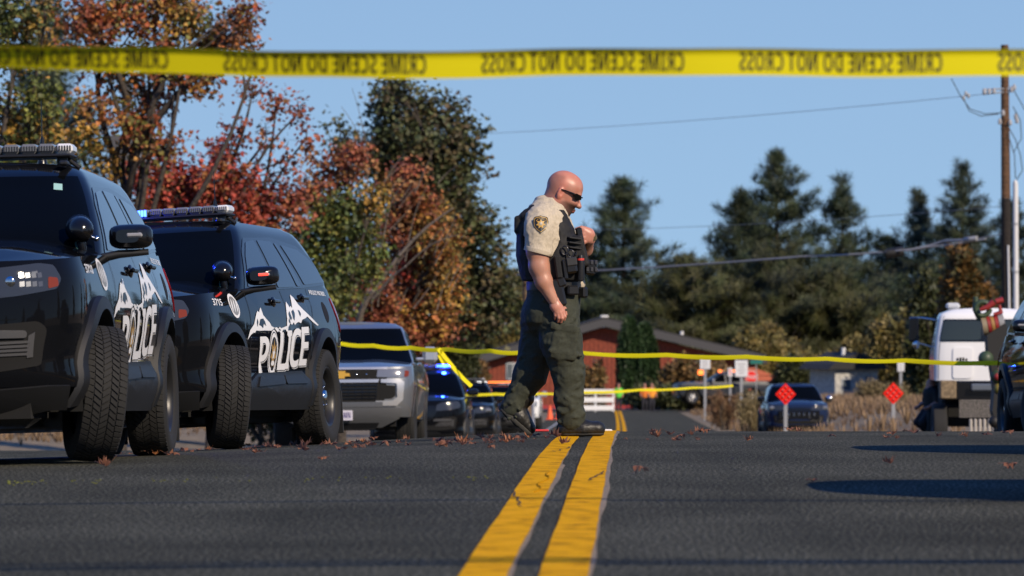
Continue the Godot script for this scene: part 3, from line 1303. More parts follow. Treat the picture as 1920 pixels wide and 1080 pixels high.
	# mountain graphic
	var rough := [[135, 580, 160, 480, 200, 420, 215, 370, 235, 310, 250, 285, 265, 300, 270, 280, 290, 250, 297, 330, 320, 370, 350, 410, 365, 450, 395, 468, 360, 495, 300, 490, 240, 490, 215, 485, 205, 510, 190, 505, 165, 530],
		[394, 467, 415, 462, 430, 480, 445, 460, 460, 475, 480, 470, 527, 452, 537, 470, 525, 525, 505, 490, 480, 490, 460, 535, 440, 505, 420, 510, 405, 490],
		[524, 455, 545, 300, 560, 240, 575, 205, 595, 270, 605, 250, 618, 275, 640, 190, 655, 135, 680, 170, 700, 240, 740, 300, 790, 360, 885, 465, 870, 470, 820, 430, 765, 370, 740, 385, 700, 400, 680, 435, 655, 420, 630, 430, 610, 450, 600, 420, 580, 445, 560, 430, 540, 465]]
	var cuts := [[245, 430, 262, 370, 290, 365, 305, 400, 312, 445, 290, 420, 280, 465, 262, 440], [225, 400, 235, 360, 240, 400, 230, 450], [556, 330, 575, 302, 587, 380, 572, 400, 558, 360], [594, 310, 622, 288, 628, 330, 610, 405, 598, 380], [545, 400, 556, 370, 566, 430, 552, 425], [672, 295, 690, 308, 697, 340, 682, 368, 674, 330], [430, 490, 445, 478, 455, 500, 445, 498]]
	for g in [[rough, .0035, white, "mountain_graphic"], [cuts, .005, black, "mountain_shade"]]:
		mb = MB.new()
		for r in g[0]:
			var poly := []
			for i in range(0, r.size(), 2):
				poly.append(zy(r[i], r[i + 1]))
			lay(mb, tris_of(poly), f, g[1])
		part(g[3], mb, g[2], dec)
	# unit number and seal on the fender, small line of print on the quarter
	mb = MB.new()
	lay(mb, fit_text(number, Vector2(1.72, 1.075), Vector2(.24, .050), -1.0), f, .003)
	part("unit_number", mb, white, car)
	mb = MB.new()
	lay(mb, tris_of(ellipse(Vector2(1.30, 1.055), Vector2(.125, .088), 28, .25)), f, .003)
	part("fender_seal", mb, white, car)
	mb = MB.new()
	lay(mb, tris_of(ellipse(Vector2(1.30, 1.055), Vector2(.10, .068), 28, .25)), f, .0042)
	part("fender_seal", mb, mat("grey vinyl", .22, .22, .21, .4), car)
	mb = MB.new()
	for k in 3:
		lay(mb, tris_of(ellipse(Vector2(1.36 - k * .06, 1.055), Vector2(.014, .05), 12, .25)), f, .0054)
	part("fender_seal", mb, white, car)
	mb = MB.new()
	lay(mb, fit_text("POLICE PATROL", Vector2(-1.66, 1.215), Vector2(.62, .034), -1.0), f, .003)
	part("small_print", mb, white, car)


func light_diodes(car: Node3D, x0: float, x1: float, m: Material, lamp_color: Color, energy: float) -> void:   # lit modules of a roof bar
	var bar := car.get_node("light_bar")
	var mb := MB.new()
	var x := x0
	while x < x1:
		mb.box(Vector3(x, 1.848, .012), Vector3(.020, .050, .012), .004)
		x += .024
	part("lit_lamp", mb, m, bar)
	if energy > 0.0:
		var l := OmniLight3D.new()
		l.name = "roof_lamp"
		l.light_color = lamp_color
		l.light_energy = energy
		l.light_size = .05
		l.omni_range = 8.0
		l.omni_attenuation = 2.0
		l.shadow_enabled = true
		l.position = Vector3((x0 + x1) * .5, 1.855, .06)
		bar.add_child(l)


func build_vehicles() -> void:
	var black := car_paint("black car paint", .0045, .005, .0065)
	var one := build_suv("black police SUV nearest the camera at the left edge, front wheel turned out", black, true, true, "3710", 17.0)
	fit_pose(one, -3.195, -28.45, deg_to_rad(-2.85), AXLE, .855)
	one.set_meta("group", "police cars parked along the left side")
	var two := build_suv("black police SUV with blue roof lamps lit, behind the nearest one", black, true, true, "3715", 21.0)
	two.set_meta("group", "police cars parked along the left side")
	fit_pose(two, -2.70, -36.9, deg_to_rad(-11.0), AXLE, .855)
	light_diodes(two, -.60, .0, glow("blue lamp", .05, .13, 1.0, 12.0), Color(.1, .2, 1), 2.5)
	two.get_node("windshield_sticker").free()
	var mb := MB.new()
	mb.box(Vector3(1.10, 1.29, .879), Vector3(.075, .018, .008), .003)
	part("lit_mirror_lamp", mb, glow("red lamp", 1.0, .05, .03, 3.0), two.get_node("door_mirror"))
	mb = MB.new()
	for sd in [1.0]:
		for u in [.42, .52]:
			panel(mb, [Vector2(u, 1.03), Vector2(u + .045, 1.033), Vector2(u + .045, 1.047), Vector2(u, 1.044)], shell_of([.8, 1.2], [1.0, .97], [2.45, 2.30], [-2.6, -2.5], .66, 3.2, .5, 3.0).nose, .014, .1)
	part("lit_grille_lamp", mb, glow("blue lamp", .05, .13, 1.0, 12.0), two)
	build_more_vehicles(one)


# ---------------------------------------------------------------- figures: distance fields meshed as one skin
class Field:   # joined with a smooth minimum, then meshed with surface nets
	var lo: Vector3
	var cell: float
	var n: Vector3i
	var d := PackedFloat32Array()

	func begin(a: Vector3, b: Vector3, c: float) -> Field:
		lo = a
		cell = c
		n = Vector3i(((b - a) / c).ceil()) + Vector3i.ONE
		d.resize(n.x * n.y * n.z)
		d.fill(1000.0)
		return self

	func span(a: Vector3, b: Vector3) -> Array:
		var p := Vector3i(((a - lo) / cell).floor()).clamp(Vector3i.ZERO, n - Vector3i.ONE)
		var q := Vector3i(((b - lo) / cell).ceil()).clamp(Vector3i.ZERO, n - Vector3i.ONE)
		return [p, q]

	func mixin(i: int, e: float, k: float, cut: bool) -> void:
		var o := d[i]
		if cut:
			e = -e
			if k <= 0.0:
				d[i] = maxf(o, e)
			else:
				var h := maxf(k - absf(o - e), 0.0) / k
				d[i] = maxf(o, e) + h * h * k * .25
		elif k <= 0.0:
			d[i] = minf(o, e)
		else:
			var h := maxf(k - absf(o - e), 0.0) / k
			d[i] = minf(o, e) - h * h * k * .25

	func bone(a: Vector3, b: Vector3, ra: float, rb: float, k := 6.0, flat := Vector3.ONE, cut := false) -> void:   # tapered capsule; flat squeezes it about its own middle
		var m := maxf(ra, rb) / minf(flat.x, minf(flat.y, flat.z)) + k + cell * 3.0
		var mid := (a + b) * .5
		var s := span(a.min(b) - Vector3.ONE * m, a.max(b) + Vector3.ONE * m)
		var ab := (b - a) * flat
		var l2 := maxf(ab.length_squared(), 1e-9)
		var am := (a - mid) * flat
		for z in range(s[0].z, s[1].z + 1):
			for y in range(s[0].y, s[1].y + 1):
				var i: int = (z * n.y + y) * n.x + s[0].x
				for x in range(s[0].x, s[1].x + 1):
					var p := (lo + Vector3(x, y, z) * cell - mid) * flat - am
					var t := clampf(p.dot(ab) / l2, 0.0, 1.0)
					mixin(i, (p - ab * t).length() - lerpf(ra, rb, t), k, cut)
					i += 1

	func egg(c: Vector3, r: Vector3, k := 6.0, turn := Basis.IDENTITY, cut := false) -> void:
		var big := maxf(r.x, maxf(r.y, r.z))
		var small := minf(r.x, minf(r.y, r.z))
		var m := big + k + cell * 3.0
		var s := span(c - Vector3.ONE * m, c + Vector3.ONE * m)
		var inv := turn.transposed()
		for z in range(s[0].z, s[1].z + 1):
			for y in range(s[0].y, s[1].y + 1):
				var i: int = (z * n.y + y) * n.x + s[0].x
				for x in range(s[0].x, s[1].x + 1):
					var p := inv * (lo + Vector3(x, y, z) * cell - c)
					var q := p / r
					var l := q.length()
					var g := (p / (r * r)).length()
					mixin(i, (l * (l - 1.0) / g) if g > 1e-6 else -small, k, cut)
					i += 1

	func brick(c: Vector3, h: Vector3, rad: float, k := 4.0, turn := Basis.IDENTITY, cut := false) -> void:
		var m := h.length() + k + cell * 3.0
		var s := span(c - Vector3.ONE * m, c + Vector3.ONE * m)
		var inv := turn.transposed()
		for z in range(s[0].z, s[1].z + 1):
			for y in range(s[0].y, s[1].y + 1):
				var i: int = (z * n.y + y) * n.x + s[0].x
				for x in range(s[0].x, s[1].x + 1):
					var q := (inv * (lo + Vector3(x, y, z) * cell - c)).abs() - h + Vector3.ONE * rad
					mixin(i, q.max(Vector3.ZERO).length() + minf(maxf(q.x, maxf(q.y, q.z)), 0.0) - rad, k, cut)
					i += 1

	func stack(rows: Array, k := 4.0, grow := 0.0) -> void:   # rows of [height, middle x, middle z, half depth, half width], top first or last
		var r := rows.duplicate()
		if r[0][0] > r[-1][0]:
			r.reverse()
		var y0: float = r[0][0]
		var y1: float = r[-1][0]
		for y in n.y:
			var yy := lo.y + y * cell
			var q := clampf(yy, y0, y1)
			var j := 0
			while j < r.size() - 2 and r[j + 1][0] < q:
				j += 1
			var t: float = (q - r[j][0]) / (r[j + 1][0] - r[j][0])
			t = t * t * (3 - 2 * t) * .5 + t * .5
			var cx := lerpf(r[j][1], r[j + 1][1], t)
			var cz := lerpf(r[j][2], r[j + 1][2], t)
			var rx := lerpf(r[j][3], r[j + 1][3], t) + grow
			var rz := lerpf(r[j][4], r[j + 1][4], t) + grow
			var dy := maxf(yy - y1, y0 - yy) - grow
			if dy > 12.0:
				continue
			for z in n.z:
				var i: int = (z * n.y + y) * n.x
				for x in n.x:
					var px := (lo.x + x * cell - cx) / rx
					var pz := (lo.z + z * cell - cz) / rz
					var l := pow(pow(absf(px), 2.5) + pow(absf(pz), 2.5), .4)
					var e := (l - 1.0) * minf(rx, rz)
					if e < 20.0:
						mixin(i, maxf(e, dy), k, false)
					i += 1

	func above(y: float) -> void:   # keep only what lies above / below a level
		for z in n.z:
			for yy in n.y:
				var e := y - (lo.y + yy * cell)
				for x in n.x:
					var i := (z * n.y + yy) * n.x + x
					d[i] = maxf(d[i], e)

	func skin(mb: MB, scale: float, wrinkle: FastNoiseLite = null, amp := 0.0, tint: Variant = null) -> void:
		var vid := {}
		var nx := n.x
		var nxy := n.x * n.y
		var base := mb.v.size()
		var offs := PackedInt32Array([0, 1, nx, nx + 1, nxy, nxy + 1, nxy + nx, nxy + nx + 1])
		for z in n.z - 1:
			for y in n.y - 1:
				var i := (z * n.y + y) * nx
				for x in nx - 1:
					var d0 := d[i]
					if absf(d0) > cell * 3.0:
						i += 1
						continue
					var neg := 0
					for o in offs:
						if d[i + o] < 0.0:
							neg += 1
					if neg > 0 and neg < 8:
						var s := Vector3.ZERO
						var c := 0
						for e in [[0, 1], [2, 3], [4, 5], [6, 7], [0, 2], [1, 3], [4, 6], [5, 7], [0, 4], [1, 5], [2, 6], [3, 7]]:
							var a := d[i + offs[e[0]]]
							var b := d[i + offs[e[1]]]
							if (a < 0.0) != (b < 0.0):
								var t := a / (a - b)
								var pa := Vector3(e[0] & 1, (e[0] >> 1) & 1, e[0] >> 2)
								var pb := Vector3(e[1] & 1, (e[1] >> 1) & 1, e[1] >> 2)
								s += pa.lerp(pb, t)
								c += 1
						var p := lo + (Vector3(x, y, z) + s / c) * cell
						var g := Vector3(d[i + 1] - d0, d[i + nx] - d0, d[i + nxy] - d0).normalized()
						if wrinkle:
							p += g * wrinkle.get_noise_3dv(p) * amp
						if tint != null:
							mb.col = tint.call(p, g)
						vid[i] = mb.p(p * scale)
					i += 1
		for key in vid:
			var i: int = key
			var x := i % nx
			var y := (i / nx) % n.y
			var z := i / nxy
			for ax in 3:
				var o: int = [1, nx, nxy][ax]
				var o2: int = [nx, nxy, 1][ax]
				var o3: int = [nxy, 1, nx][ax]
				if [y, z, x][ax] == 0 or [z, x, y][ax] == 0:
					continue
				var a := d[i]
				var b := d[i + o]
				if (a < 0.0) == (b < 0.0):
					continue
				if not (vid.has(i - o2) and vid.has(i - o3) and vid.has(i - o2 - o3)):
					continue
				var q := [vid[i], vid[i - o2], vid[i - o2 - o3], vid[i - o3]]
				if a < 0.0:
					mb.t(q[0], q[1], q[2])
					mb.t(q[0], q[2], q[3])
				else:
					mb.t(q[2], q[1], q[0])
					mb.t(q[3], q[2], q[0])


func build_officer() -> void:
	# measured in picture pixels: x along the walk, y up from the soles, z towards the camera; 268 of them to the metre
	var k := 1.0 / 268.0
	var man := thing("person", "bald officer in sunglasses, tan shirt, black vest and green trousers striding across the yellow line", "person")
	man.position = at(1035, 816.5, 26.1)
	man.position.y = ground(man.position.x, 26.1) + .004
	var V := func(px: float, py: float, z := 0.0) -> Vector3: return Vector3(px - 1035.0, 817.0 - py, z)
	var skin := mat("skin", 1, 1, 1, .42)
	skin.vertex_color_use_as_albedo = true
	skin.subsurf_scatter_enabled = true
	skin.subsurf_scatter_strength = .12
	var tan_cloth := mat("tan shirt cloth", .56, .48, .36, .85)
	var black_cloth := mat("black vest cloth", .009, .009, .010, .75)
	var green_cloth := mat("olive trouser cloth", .041, .047, .030, .85)
	var black_gear := mat("black moulded gear", .010, .010, .011, .38)
	var leather := mat("dark boot leather", .020, .019, .016, .5)
	var sole_m := mat("boot sole", .03, .029, .026, .8)
	worn(tan_cloth, "cloth", 9.0, .86, 1.0)
	worn(green_cloth, "cloth2", 7.0, .78, 1.0, .12)
	worn(black_cloth, "cloth3", 12.0, .6, 1.0, .15)
	worn(leather, "leather", 8.0, .5, 1.0, .2)
	var fold := FastNoiseLite.new()
	fold.seed = 5
	fold.noise_type = FastNoiseLite.TYPE_SIMPLEX_SMOOTH
	fold.frequency = .028
	fold.fractal_octaves = 3
	fold.fractal_type = FastNoiseLite.FRACTAL_RIDGED
	# ---- body: torso core, neck, arms in one grid; head and hands in finer ones
	var mb := MB.new()
	var flesh := func(p: Vector3, _g: Vector3) -> Color:
		var r := .5 + .5 * sin(p.x * .21 + p.y * .13) * sin(p.y * .17 + p.z * .2)
		return Color(.40 + .07 * r, .205 + .02 * r, .148, 1)
	var f := Field.new().begin(Vector3(-70, 205, -75), Vector3(95, 480, 92), 2.6)
	f.bone(V.call(1040, 560), V.call(1032, 470), 34, 38, 10)
	f.bone(V.call(1032, 470), V.call(1030, 420), 38, 30, 10)
	f.bone(V.call(1033, 412), V.call(1050, 372), 26, 24, 10)
	f.bone(V.call(1022, 408, -32), V.call(1022, 408, 32), 17, 17, 10)
	f.bone(V.call(1011, 418, 52), V.call(1008, 470, 66), 23, 21, 10)   # near arm
	f.bone(V.call(1008, 470, 66), V.call(1011, 500, 68), 20.5, 18, 8)
	f.bone(V.call(1010, 500, 68), V.call(1019, 527, 70), 18.5, 16.5, 8)
	f.bone(V.call(1019, 527, 70), V.call(1040, 568, 72), 16, 9.5, 6)
	f.bone(V.call(1040, 418, -52), V.call(1072, 476, -62), 23, 19, 10)   # far arm, folded up to the chest
	f.bone(V.call(1072, 476, -62), V.call(1098, 464, -40), 17, 14, 8)
	f.bone(V.call(1098, 466, -40), V.call(1107, 443, -4), 13.5, 9.5, 6)
	f.skin(mb, k, null, 0.0, flesh)
	# head, bent forward
	var hb := Basis(Vector3.BACK, deg_to_rad(-20))
	var ho: Vector3 = V.call(1059, 358)
	var H := func(x: float, y: float, z: float) -> Vector3: return ho + hb * Vector3(x, y, z)
	f = Field.new().begin(Vector3(-28, 388, -36), Vector3(78, 506, 36), 1.35)
	f.egg(H.call(-4, 9, 0), Vector3(33, 29.5, 27.5), 6, hb)             # skull
	f.egg(H.call(10, 10, 0), Vector3(20, 22, 23), 8, hb)
	f.egg(H.call(10, -16, 0), Vector3(19, 26, 20), 10, hb)            # face
	f.bone(H.call(12, -38, -7), H.call(12, -38, 7), 11, 11, 8)       # jaw
	f.bone(H.call(-8, -24, 15), H.call(10, -36, 9), 9, 9, 8)
	f.bone(H.call(-8, -24, -15), H.call(10, -36, -9), 9, 9, 8)
	f.bone(H.call(25, 1, -9), H.call(25, 1, 9), 6, 6, 6)             # brow
	f.bone(H.call(27, -4, 0), H.call(35, -17, 0), 3.2, 4.6, 3)         # nose
	f.egg(H.call(31, -18, 3.4), Vector3(4, 3.2, 3.2), 2, hb)
	f.egg(H.call(31, -18, -3.4), Vector3(4, 3.2, 3.2), 2, hb)
	f.bone(H.call(28.5, -27, -5), H.call(28.5, -27, 5), 2.6, 2.6, 2)     # lips
	f.bone(H.call(27.5, -31, -4), H.call(27.5, -31, 4), 2.6, 2.6, 2)
	f.egg(H.call(22, -14, 11), Vector3(8, 8, 8), 6, hb)              # cheeks
	f.egg(H.call(22, -14, -11), Vector3(8, 8, 8), 6, hb)
	f.bone(V.call(1036, 398), V.call(1049, 368), 25, 23, 12)           # neck
	f.bone(V.call(1026, 388), V.call(1038, 366), 17, 16, 8)
	for s in [1.0, -1.0]:                                           # ears
		f.egg(H.call(-6, -6, s * 26), Vector3(7.5, 12, 4), 2, hb * Basis(Vector3.UP, s * .5))
		f.egg(H.call(-4, -5, s * 30), Vector3(3.6, 6.5, 2.4), 1.5, hb, true)
	var face_tint := func(p: Vector3, g: Vector3) -> Color:
		var q: Vector3 = hb.transposed() * (p - ho)
		var c := Color(.47, .22, .158).lerp(Color(.40, .16, .11), .35 + .35 * sin(q.x * .23 + q.y * .31) * sin(q.z * .27 + q.y * .17))
		c = c.lerp(Color(.56, .20, .13), clampf((q.y - 14.0) / 24.0, 0, 1) * .6)          # sunburnt crown
		var hairline := smoothstep(-3.0, -13.0, q.x) * smoothstep(31.0, 22.0, q.y) * smoothstep(-34.0, -24.0, q.y)
		c = c.lerp(Color(.22, .10, .07), hairline * .55)
		var beard := smoothstep(-15.0, -23.0, q.y - absf(q.z) * .12 + clampf(8.0 - q.x, 0.0, 14.0) * .3) * smoothstep(-14.0, -3.0, q.x)
		beard = maxf(beard, smoothstep(-17.0, -21.0, q.y) * smoothstep(24.0, 27.0, q.x) * .8)
		c = c.lerp(Color(.042, .024, .018), beard * (.62 + .33 * smoothstep(2.0, 20.0, q.x)))
		if q.x > 26 and absf(q.y + 28.5) < 2.2 and absf(q.z) < 7:
			c = Color(.30, .09, .07)
		c = c.lerp(Color(.58, .17, .12), smoothstep(22.0, 30.0, absf(q.z)) * smoothstep(4.0, -2.0, q.x) * .5)
		return c
	f.skin(mb, k, null, 0.0, face_tint)
	# near hand, hanging half curled; back of the hand to the camera
	f = Field.new().begin(Vector3(-14, 205, 50), Vector3(38, 262, 96), 1.0)
	f.bone(V.call(1039, 562, 72), V.call(1042, 574, 73), 9.5, 9.5, 4, Vector3(1, 1, 1.15))
	f.bone(V.call(1039, 573, 73), V.call(1045, 583, 74), 8.5, 7.0, 5, Vector3(1, 1, 1.1))
	f.bone(V.call(1046, 572, 72), V.call(1052, 582, 72), 8.0, 7.0, 5, Vector3(1, 1, 1.1))
	var fingers := [[1054, 583, 74, 1058, 592, 74, 1057, 598, 70, 3.6], [1050, 585, 76, 1053, 595, 76, 1051, 602, 71, 3.7], [1045, 585, 76, 1047, 594, 76, 1046, 601, 71, 3.6], [1040, 582, 75, 1041, 590, 75, 1040, 596, 71, 3.2]]
	for q in fingers:
		f.bone(V.call(q[0], q[1], q[2]), V.call(q[3], q[4], q[5]), q[9] + .3, q[9], 1.4)
		f.bone(V.call(q[3], q[4], q[5]), V.call(q[6], q[7], q[8]), q[9], q[9] - .8, .8)
	f.bone(V.call(1049, 568, 68), V.call(1058, 578, 64), 4.6, 4.0, 3)       # thumb
	f.bone(V.call(1058, 578, 64), V.call(1060, 588, 64), 4.0, 3.2, 1)
	f.skin(mb, k, null, 0.0, func(p, g): return Color(.50, .22, .16))
	var W := func(px: float, py: float, z := 0.0) -> Vector3: return Vector3(px - 1035.0, 810.0 - py, z)
	# far hand, closed round the microphone at the chest, knuckles to the camera
	f = Field.new().begin(Vector3(34, 338, -30), Vector3(90, 408, 30), 1.0)
	f.bone(W.call(1107, 441, -4), W.call(1103, 430, 2), 9.5, 10.5, 4)
	f.bone(W.call(1104, 431, 2), W.call(1095, 425, 6), 10, 9, 6)
	f.bone(W.call(1101, 441, 4), W.call(1093, 437, 8), 8, 7.5, 6)
	for q in [[1094, 422, 9, 1083, 425, 11, 1083, 432, 3], [1094, 430, 11, 1084, 434, 12, 1086, 440, 4], [1094, 438, 11, 1086, 443, 12, 1089, 448, 4], [1096, 445, 10, 1090, 451, 10, 1094, 454, 3]]:
		f.bone(W.call(q[0], q[1], q[2]), W.call(q[3], q[4], q[5]), 4.4, 4.1, 1.6)
		f.bone(W.call(q[3], q[4], q[5]), W.call(q[6], q[7], q[8]), 4.0, 3.4, .8)
	f.bone(W.call(1100, 424, 6), W.call(1090, 419, 9), 4.8, 4.2, 3)
	f.bone(W.call(1090, 419, 9), W.call(1081, 421, 8), 4.0, 3.2, 1)
	f.skin(mb, k, null, 0.0, func(p, g): return Color(.50, .22, .16))
	part("body", mb, skin, man, true)
	# ---- sunglasses
	mb = MB.new()
	var T := Transform3D(hb, ho)
	for s in [1.0, -1.0]:
		var lens := []
		for q in [[33.5, -4], [30.5, 3.0], [22.0, 3.5], [17.5, 1.0], [20.0, -6.5], [26, -9.0]]:
			lens.append(q)
		var fr := []
		var bk := []
		for q in lens:
			var zz := sqrt(maxf(1.0, 1.0 - pow((q[0] - 4.0) / 31.5, 2.0)) if false else maxf(.02, 1.0 - pow((q[0] - 6.0) / 29.0, 2.0))) * 27.0
			fr.append((T * Vector3(q[0] + .8, q[1], s * (zz + 2.0))) * k)
			bk.append((T * Vector3(q[0] - .8, q[1], s * (zz - .4))) * k)
		var order := fr if s < 0 else fr.duplicate()
		if s > 0:
			order.reverse()
		mb.face(order)
		for i in 6:
			var j := (i + 1) % 6
			mb.face([fr[i], fr[j], bk[j], bk[i]])
		mb.tube([(T * Vector3(18.5, 1.0, s * 26.0)) * k, (T * Vector3(2, 1.5, s * 28.8)) * k, (T * Vector3(-8, 1.0, s * 29.5)) * k], [2.2 * k, 1.6 * k, 1.4 * k], 6)
	mb.tube([(T * Vector3(33.2, 0, -5)) * k, (T * Vector3(34.5, .5, 0)) * k, (T * Vector3(33.2, 0, 5)) * k], 1.5 * k, 6)
	part("sunglasses", mb, mat("black glasses", .004, .004, .004, .08), man)
	# ---- shirt
	var torso := [[446, 1027, 0, 20, 26], [430, 1026, 0, 34, 44], [412, 1024, 0, 41, 60], [385, 1024, 0, 46, 65], [340, 1031, 0, 54, 64], [318, 1036, 0, 54, 62], [298, 1038, 0, 46, 50], [280, 1040, 0, 44, 48]]
	var rows := []
	for r in torso:
		rows.append([r[0], r[1] - 1035.0, r[2], r[3], r[4]])
	mb = MB.new()
	f = Field.new().begin(Vector3(-80, 255, -95), Vector3(80, 462, 98), 2.3)
	f.stack(rows, 4.0)
	f.egg(V.call(1068, 531), Vector3(29, 19, 36), 8)                    # belly over the belt
	f.bone(V.call(1012, 414, 44), V.call(1010, 430, 58), 27, 27, 10)     # near shoulder and sleeve
	f.bone(V.call(1011, 430, 58), V.call(1010, 472, 66), 25.5, 24.5, 6)
	f.brick(V.call(1006, 484, 66), Vector3(40, 10, 40), 0, 0.0, Basis(Vector3.BACK, deg_to_rad(-14)), true)
	f.bone(V.call(1009, 490, 66), V.call(1009, 466, 66), 21.5, 20.0, 0, Vector3.ONE, true)
	f.bone(V.call(1042, 414, -44), V.call(1062, 455, -60), 27, 25, 10)
	f.bone(V.call(1062, 455, -60), V.call(1067, 465, -61), 25, 25, 4)
	# collar: a band round the neck, higher behind
	f.bone(V.call(1018, 378, 0), V.call(1022, 384, 0), 14, 20, 6, Vector3(1, 1, .75))
	f.bone(V.call(1022, 382, 18), V.call(1057, 402, 16), 8, 6, 5)
	f.bone(V.call(1022, 382, -18), V.call(1057, 402, -16), 8, 6, 5)
	f.bone(V.call(1034, 404), V.call(1056, 360), 24, 27, 0, Vector3.ONE, true)
	f.skin(mb, k, fold, 2.4)
	part("shirt", mb, tan_cloth, man)
	# sleeve hem and badge
	mb = MB.new()
	mb.put(Transform3D(Basis(Vector3.BACK, deg_to_rad(-14)), V.call(1008.5, 470, 66) * k))
	mb.lathe([Vector2(25.2, -4.5), Vector2(26.6, -4.0), Vector2(26.7, 3.0), Vector2(25.6, 4.0)].map(func(q): return q * k), 28)
	part("sleeve_hem", mb, tan_cloth, man)
	var on_sleeve := func(u: float, v: float) -> Vector3:   # the outer face of the near sleeve
		var dx := (u - 1010.0)
		return Vector3(u - 1035.0, 817.0 - v, 58.0 + (v - 430.0) * .17 + sqrt(maxf(40.0, 28.6 * 28.6 - dx * dx)))
	for g in [[1.0, .0, black_gear, "shoulder_badge"], [.90, .5, mat("badge gold", .50, .30, .07, .5), "shoulder_badge"], [.82, 1.0, black_gear, "shoulder_badge"]]:
		mb = MB.new()
		var pts := []
		for q in [[-13, -11], [-10, -13], [-4, -14], [0, -15.5], [4, -14], [10, -13], [13, -11], [14.5, -3], [13, 6], [8, 12], [0, 18], [-8, 12], [-13, 6], [-14.5, -3]]:
			pts.append(on_sleeve.call(1013.5 + q[0] * g[0], 419.5 + q[1] * g[0]) * k + Vector3(0, 0, (g[1] + .6) * k))
		pts.reverse()
		var mid: Vector3 = on_sleeve.call(1013.5, 419.5) * k + Vector3(0, 0, (g[1] + 1.0) * k)
		for i in pts.size():
			mb.face([mid, pts[i], pts[(i + 1) % pts.size()]])
		part(g[3], mb, g[2], man)
	mb = MB.new()
	for q in star(Vector2(0, 0), 9.5, 7, .55):
		pass
	var st := star(Vector2(0, 0), 9.5, 7, .55)
	var mid2: Vector3 = on_sleeve.call(1013.5, 420) * k + Vector3(0, 0, 3.2 * k)
	for i in st.size():
		var a: Vector2 = st[i]
		var b: Vector2 = st[(i + 1) % st.size()]
		mb.face([mid2, on_sleeve.call(1013.5 + a.x, 420 - a.y) * k + Vector3(0, 0, 2.4 * k), on_sleeve.call(1013.5 + b.x, 420 - b.y) * k + Vector3(0, 0, 2.4 * k)])
	part("badge_star", mb, mats["badge gold"], man)
	mb = MB.new()
	mb.ball(on_sleeve.call(1013.5, 420) * k + Vector3(0, 0, 2.6 * k), Vector3(3.4, 3.4, 1.4) * k, 6)
	part("badge_boss", mb, mat("badge pale", .5, .46, .38, .5), man)
	mb = MB.new()   # lettering arc on the badge: short gold strokes
	for i in 7:
		var a := deg_to_rad(140 - i * 16.5)
		var c := Vector2(1013.5 + cos(a) * 10.5, 422.0 - sin(a) * 12.5)
		mb.ball(on_sleeve.call(c.x, c.y) * k + Vector3(0, 0, 1.8 * k), Vector3(.8, 1.4, .5) * k, 3)
	var bl := part("badge_lettering", mb, mats["badge gold"], man)
	bl.set_meta("kind", "stuff")
	# ---- vest: carrier with shoulder straps and open sides round the arms
	mb = MB.new()
	f = Field.new().begin(Vector3(-84, 270, -95), Vector3(84, 460, 95), 2.4)
	var vr := []
	for r in [[424, 1024, 42, 50], [412, 1021, 48, 57], [385, 1023, 54, 66], [340, 1031, 63, 68], [310, 1036, 62, 67], [292, 1037, 58, 64]]:
		vr.append([r[0], r[1] - 1035.0, 0, r[2], r[3]])
	f.stack(vr, 3.0)
	f.bone(V.call(1010, 446, 66), V.call(1012, 400, 70), 37, 30, 6, Vector3.ONE, true)
	f.bone(V.call(1009, 520, 92), V.call(1010, 446, 70), 15, 34, 5, Vector3.ONE, true)
	f.bone(V.call(1052, 450, -74), V.call(1042, 400, -70), 36, 30, 6, Vector3.ONE, true)
	f.bone(V.call(1040, 420), V.call(1054, 380), 33, 32, 4, Vector3.ONE, true)
	for s in [1.0, -1.0]:   # straps over the shoulders
		f.bone(V.call(982, 404, s * 26), V.call(1000, 391, s * 27), 8, 7, 5, Vector3(1, 1, .55))
		f.bone(V.call(1000, 391, s * 27), V.call(1034, 399, s * 30), 7, 7, 4, Vector3(1, 1, .55))
		f.bone(V.call(1034, 399, s * 30), V.call(1062, 428, s * 32), 7, 8, 5, Vector3(1, 1, .55))
	f.brick(V.call(972, 420), Vector3(7, 16, 34), 4, 4)                  # drag handle and pouch high on the back
	f.brick(V.call(1088, 470, 18), Vector3(10, 30, 34), 5, 6, Basis(Vector3.BACK, deg_to_rad(14)))
	f.skin(mb, k, fold, 1.2)
	part("vest", mb, black_cloth, man)
	# gear on the vest front, the side towards the camera
	var gear := func(c: Vector3, h: Vector3, rad: float, turn: Basis, m: Material, called: String) -> void:
		var g := MB.new()
		g.put(Transform3D(turn, c * k))
		g.box(Vector3.ZERO, h * 2.0 * k, rad * k)
		part(called, g, m, man)
	var lean := Basis(Vector3.BACK, deg_to_rad(8))
	gear.call(V.call(1046, 500, 72), Vector3(6, 22, 7), 3, lean, black_cloth, "pouch")
	gear.call(V.call(1070, 497, 66), Vector3(11, 15, 9), 4, lean, black_gear, "pouch")
	gear.call(V.call(1071, 490, 75), Vector3(10, 8, 2), 2, lean, mat("worn black flap", .03, .03, .03, .5), "pouch_flap")
	gear.call(V.call(1058, 505, 68), Vector3(4.5, 19, 8), 3, lean, black_gear, "pouch")
	gear.call(V.call(1107, 500, 26), Vector3(10, 14, 12), 3, Basis(Vector3.BACK, deg_to_rad(-5)), black_gear, "camera_box")
	for i in 3:
		for j in 2:
			gear.call(V.call(1101 + i * 8, 491 + j * 13, 38), Vector3(2.6, 4.2, 2.0), 1, Basis.IDENTITY, mat("grey gear", .05, .05, .055, .3), "camera_button")
	gear.call(V.call(1090, 462, 34), Vector3(6, 20, 7), 3, Basis(Vector3.BACK, deg_to_rad(8)), black_gear, "radio")
	gear.call(V.call(1086, 436, 12), Vector3(6, 11, 7), 3, Basis(Vector3.BACK, deg_to_rad(10)), black_gear, "microphone")
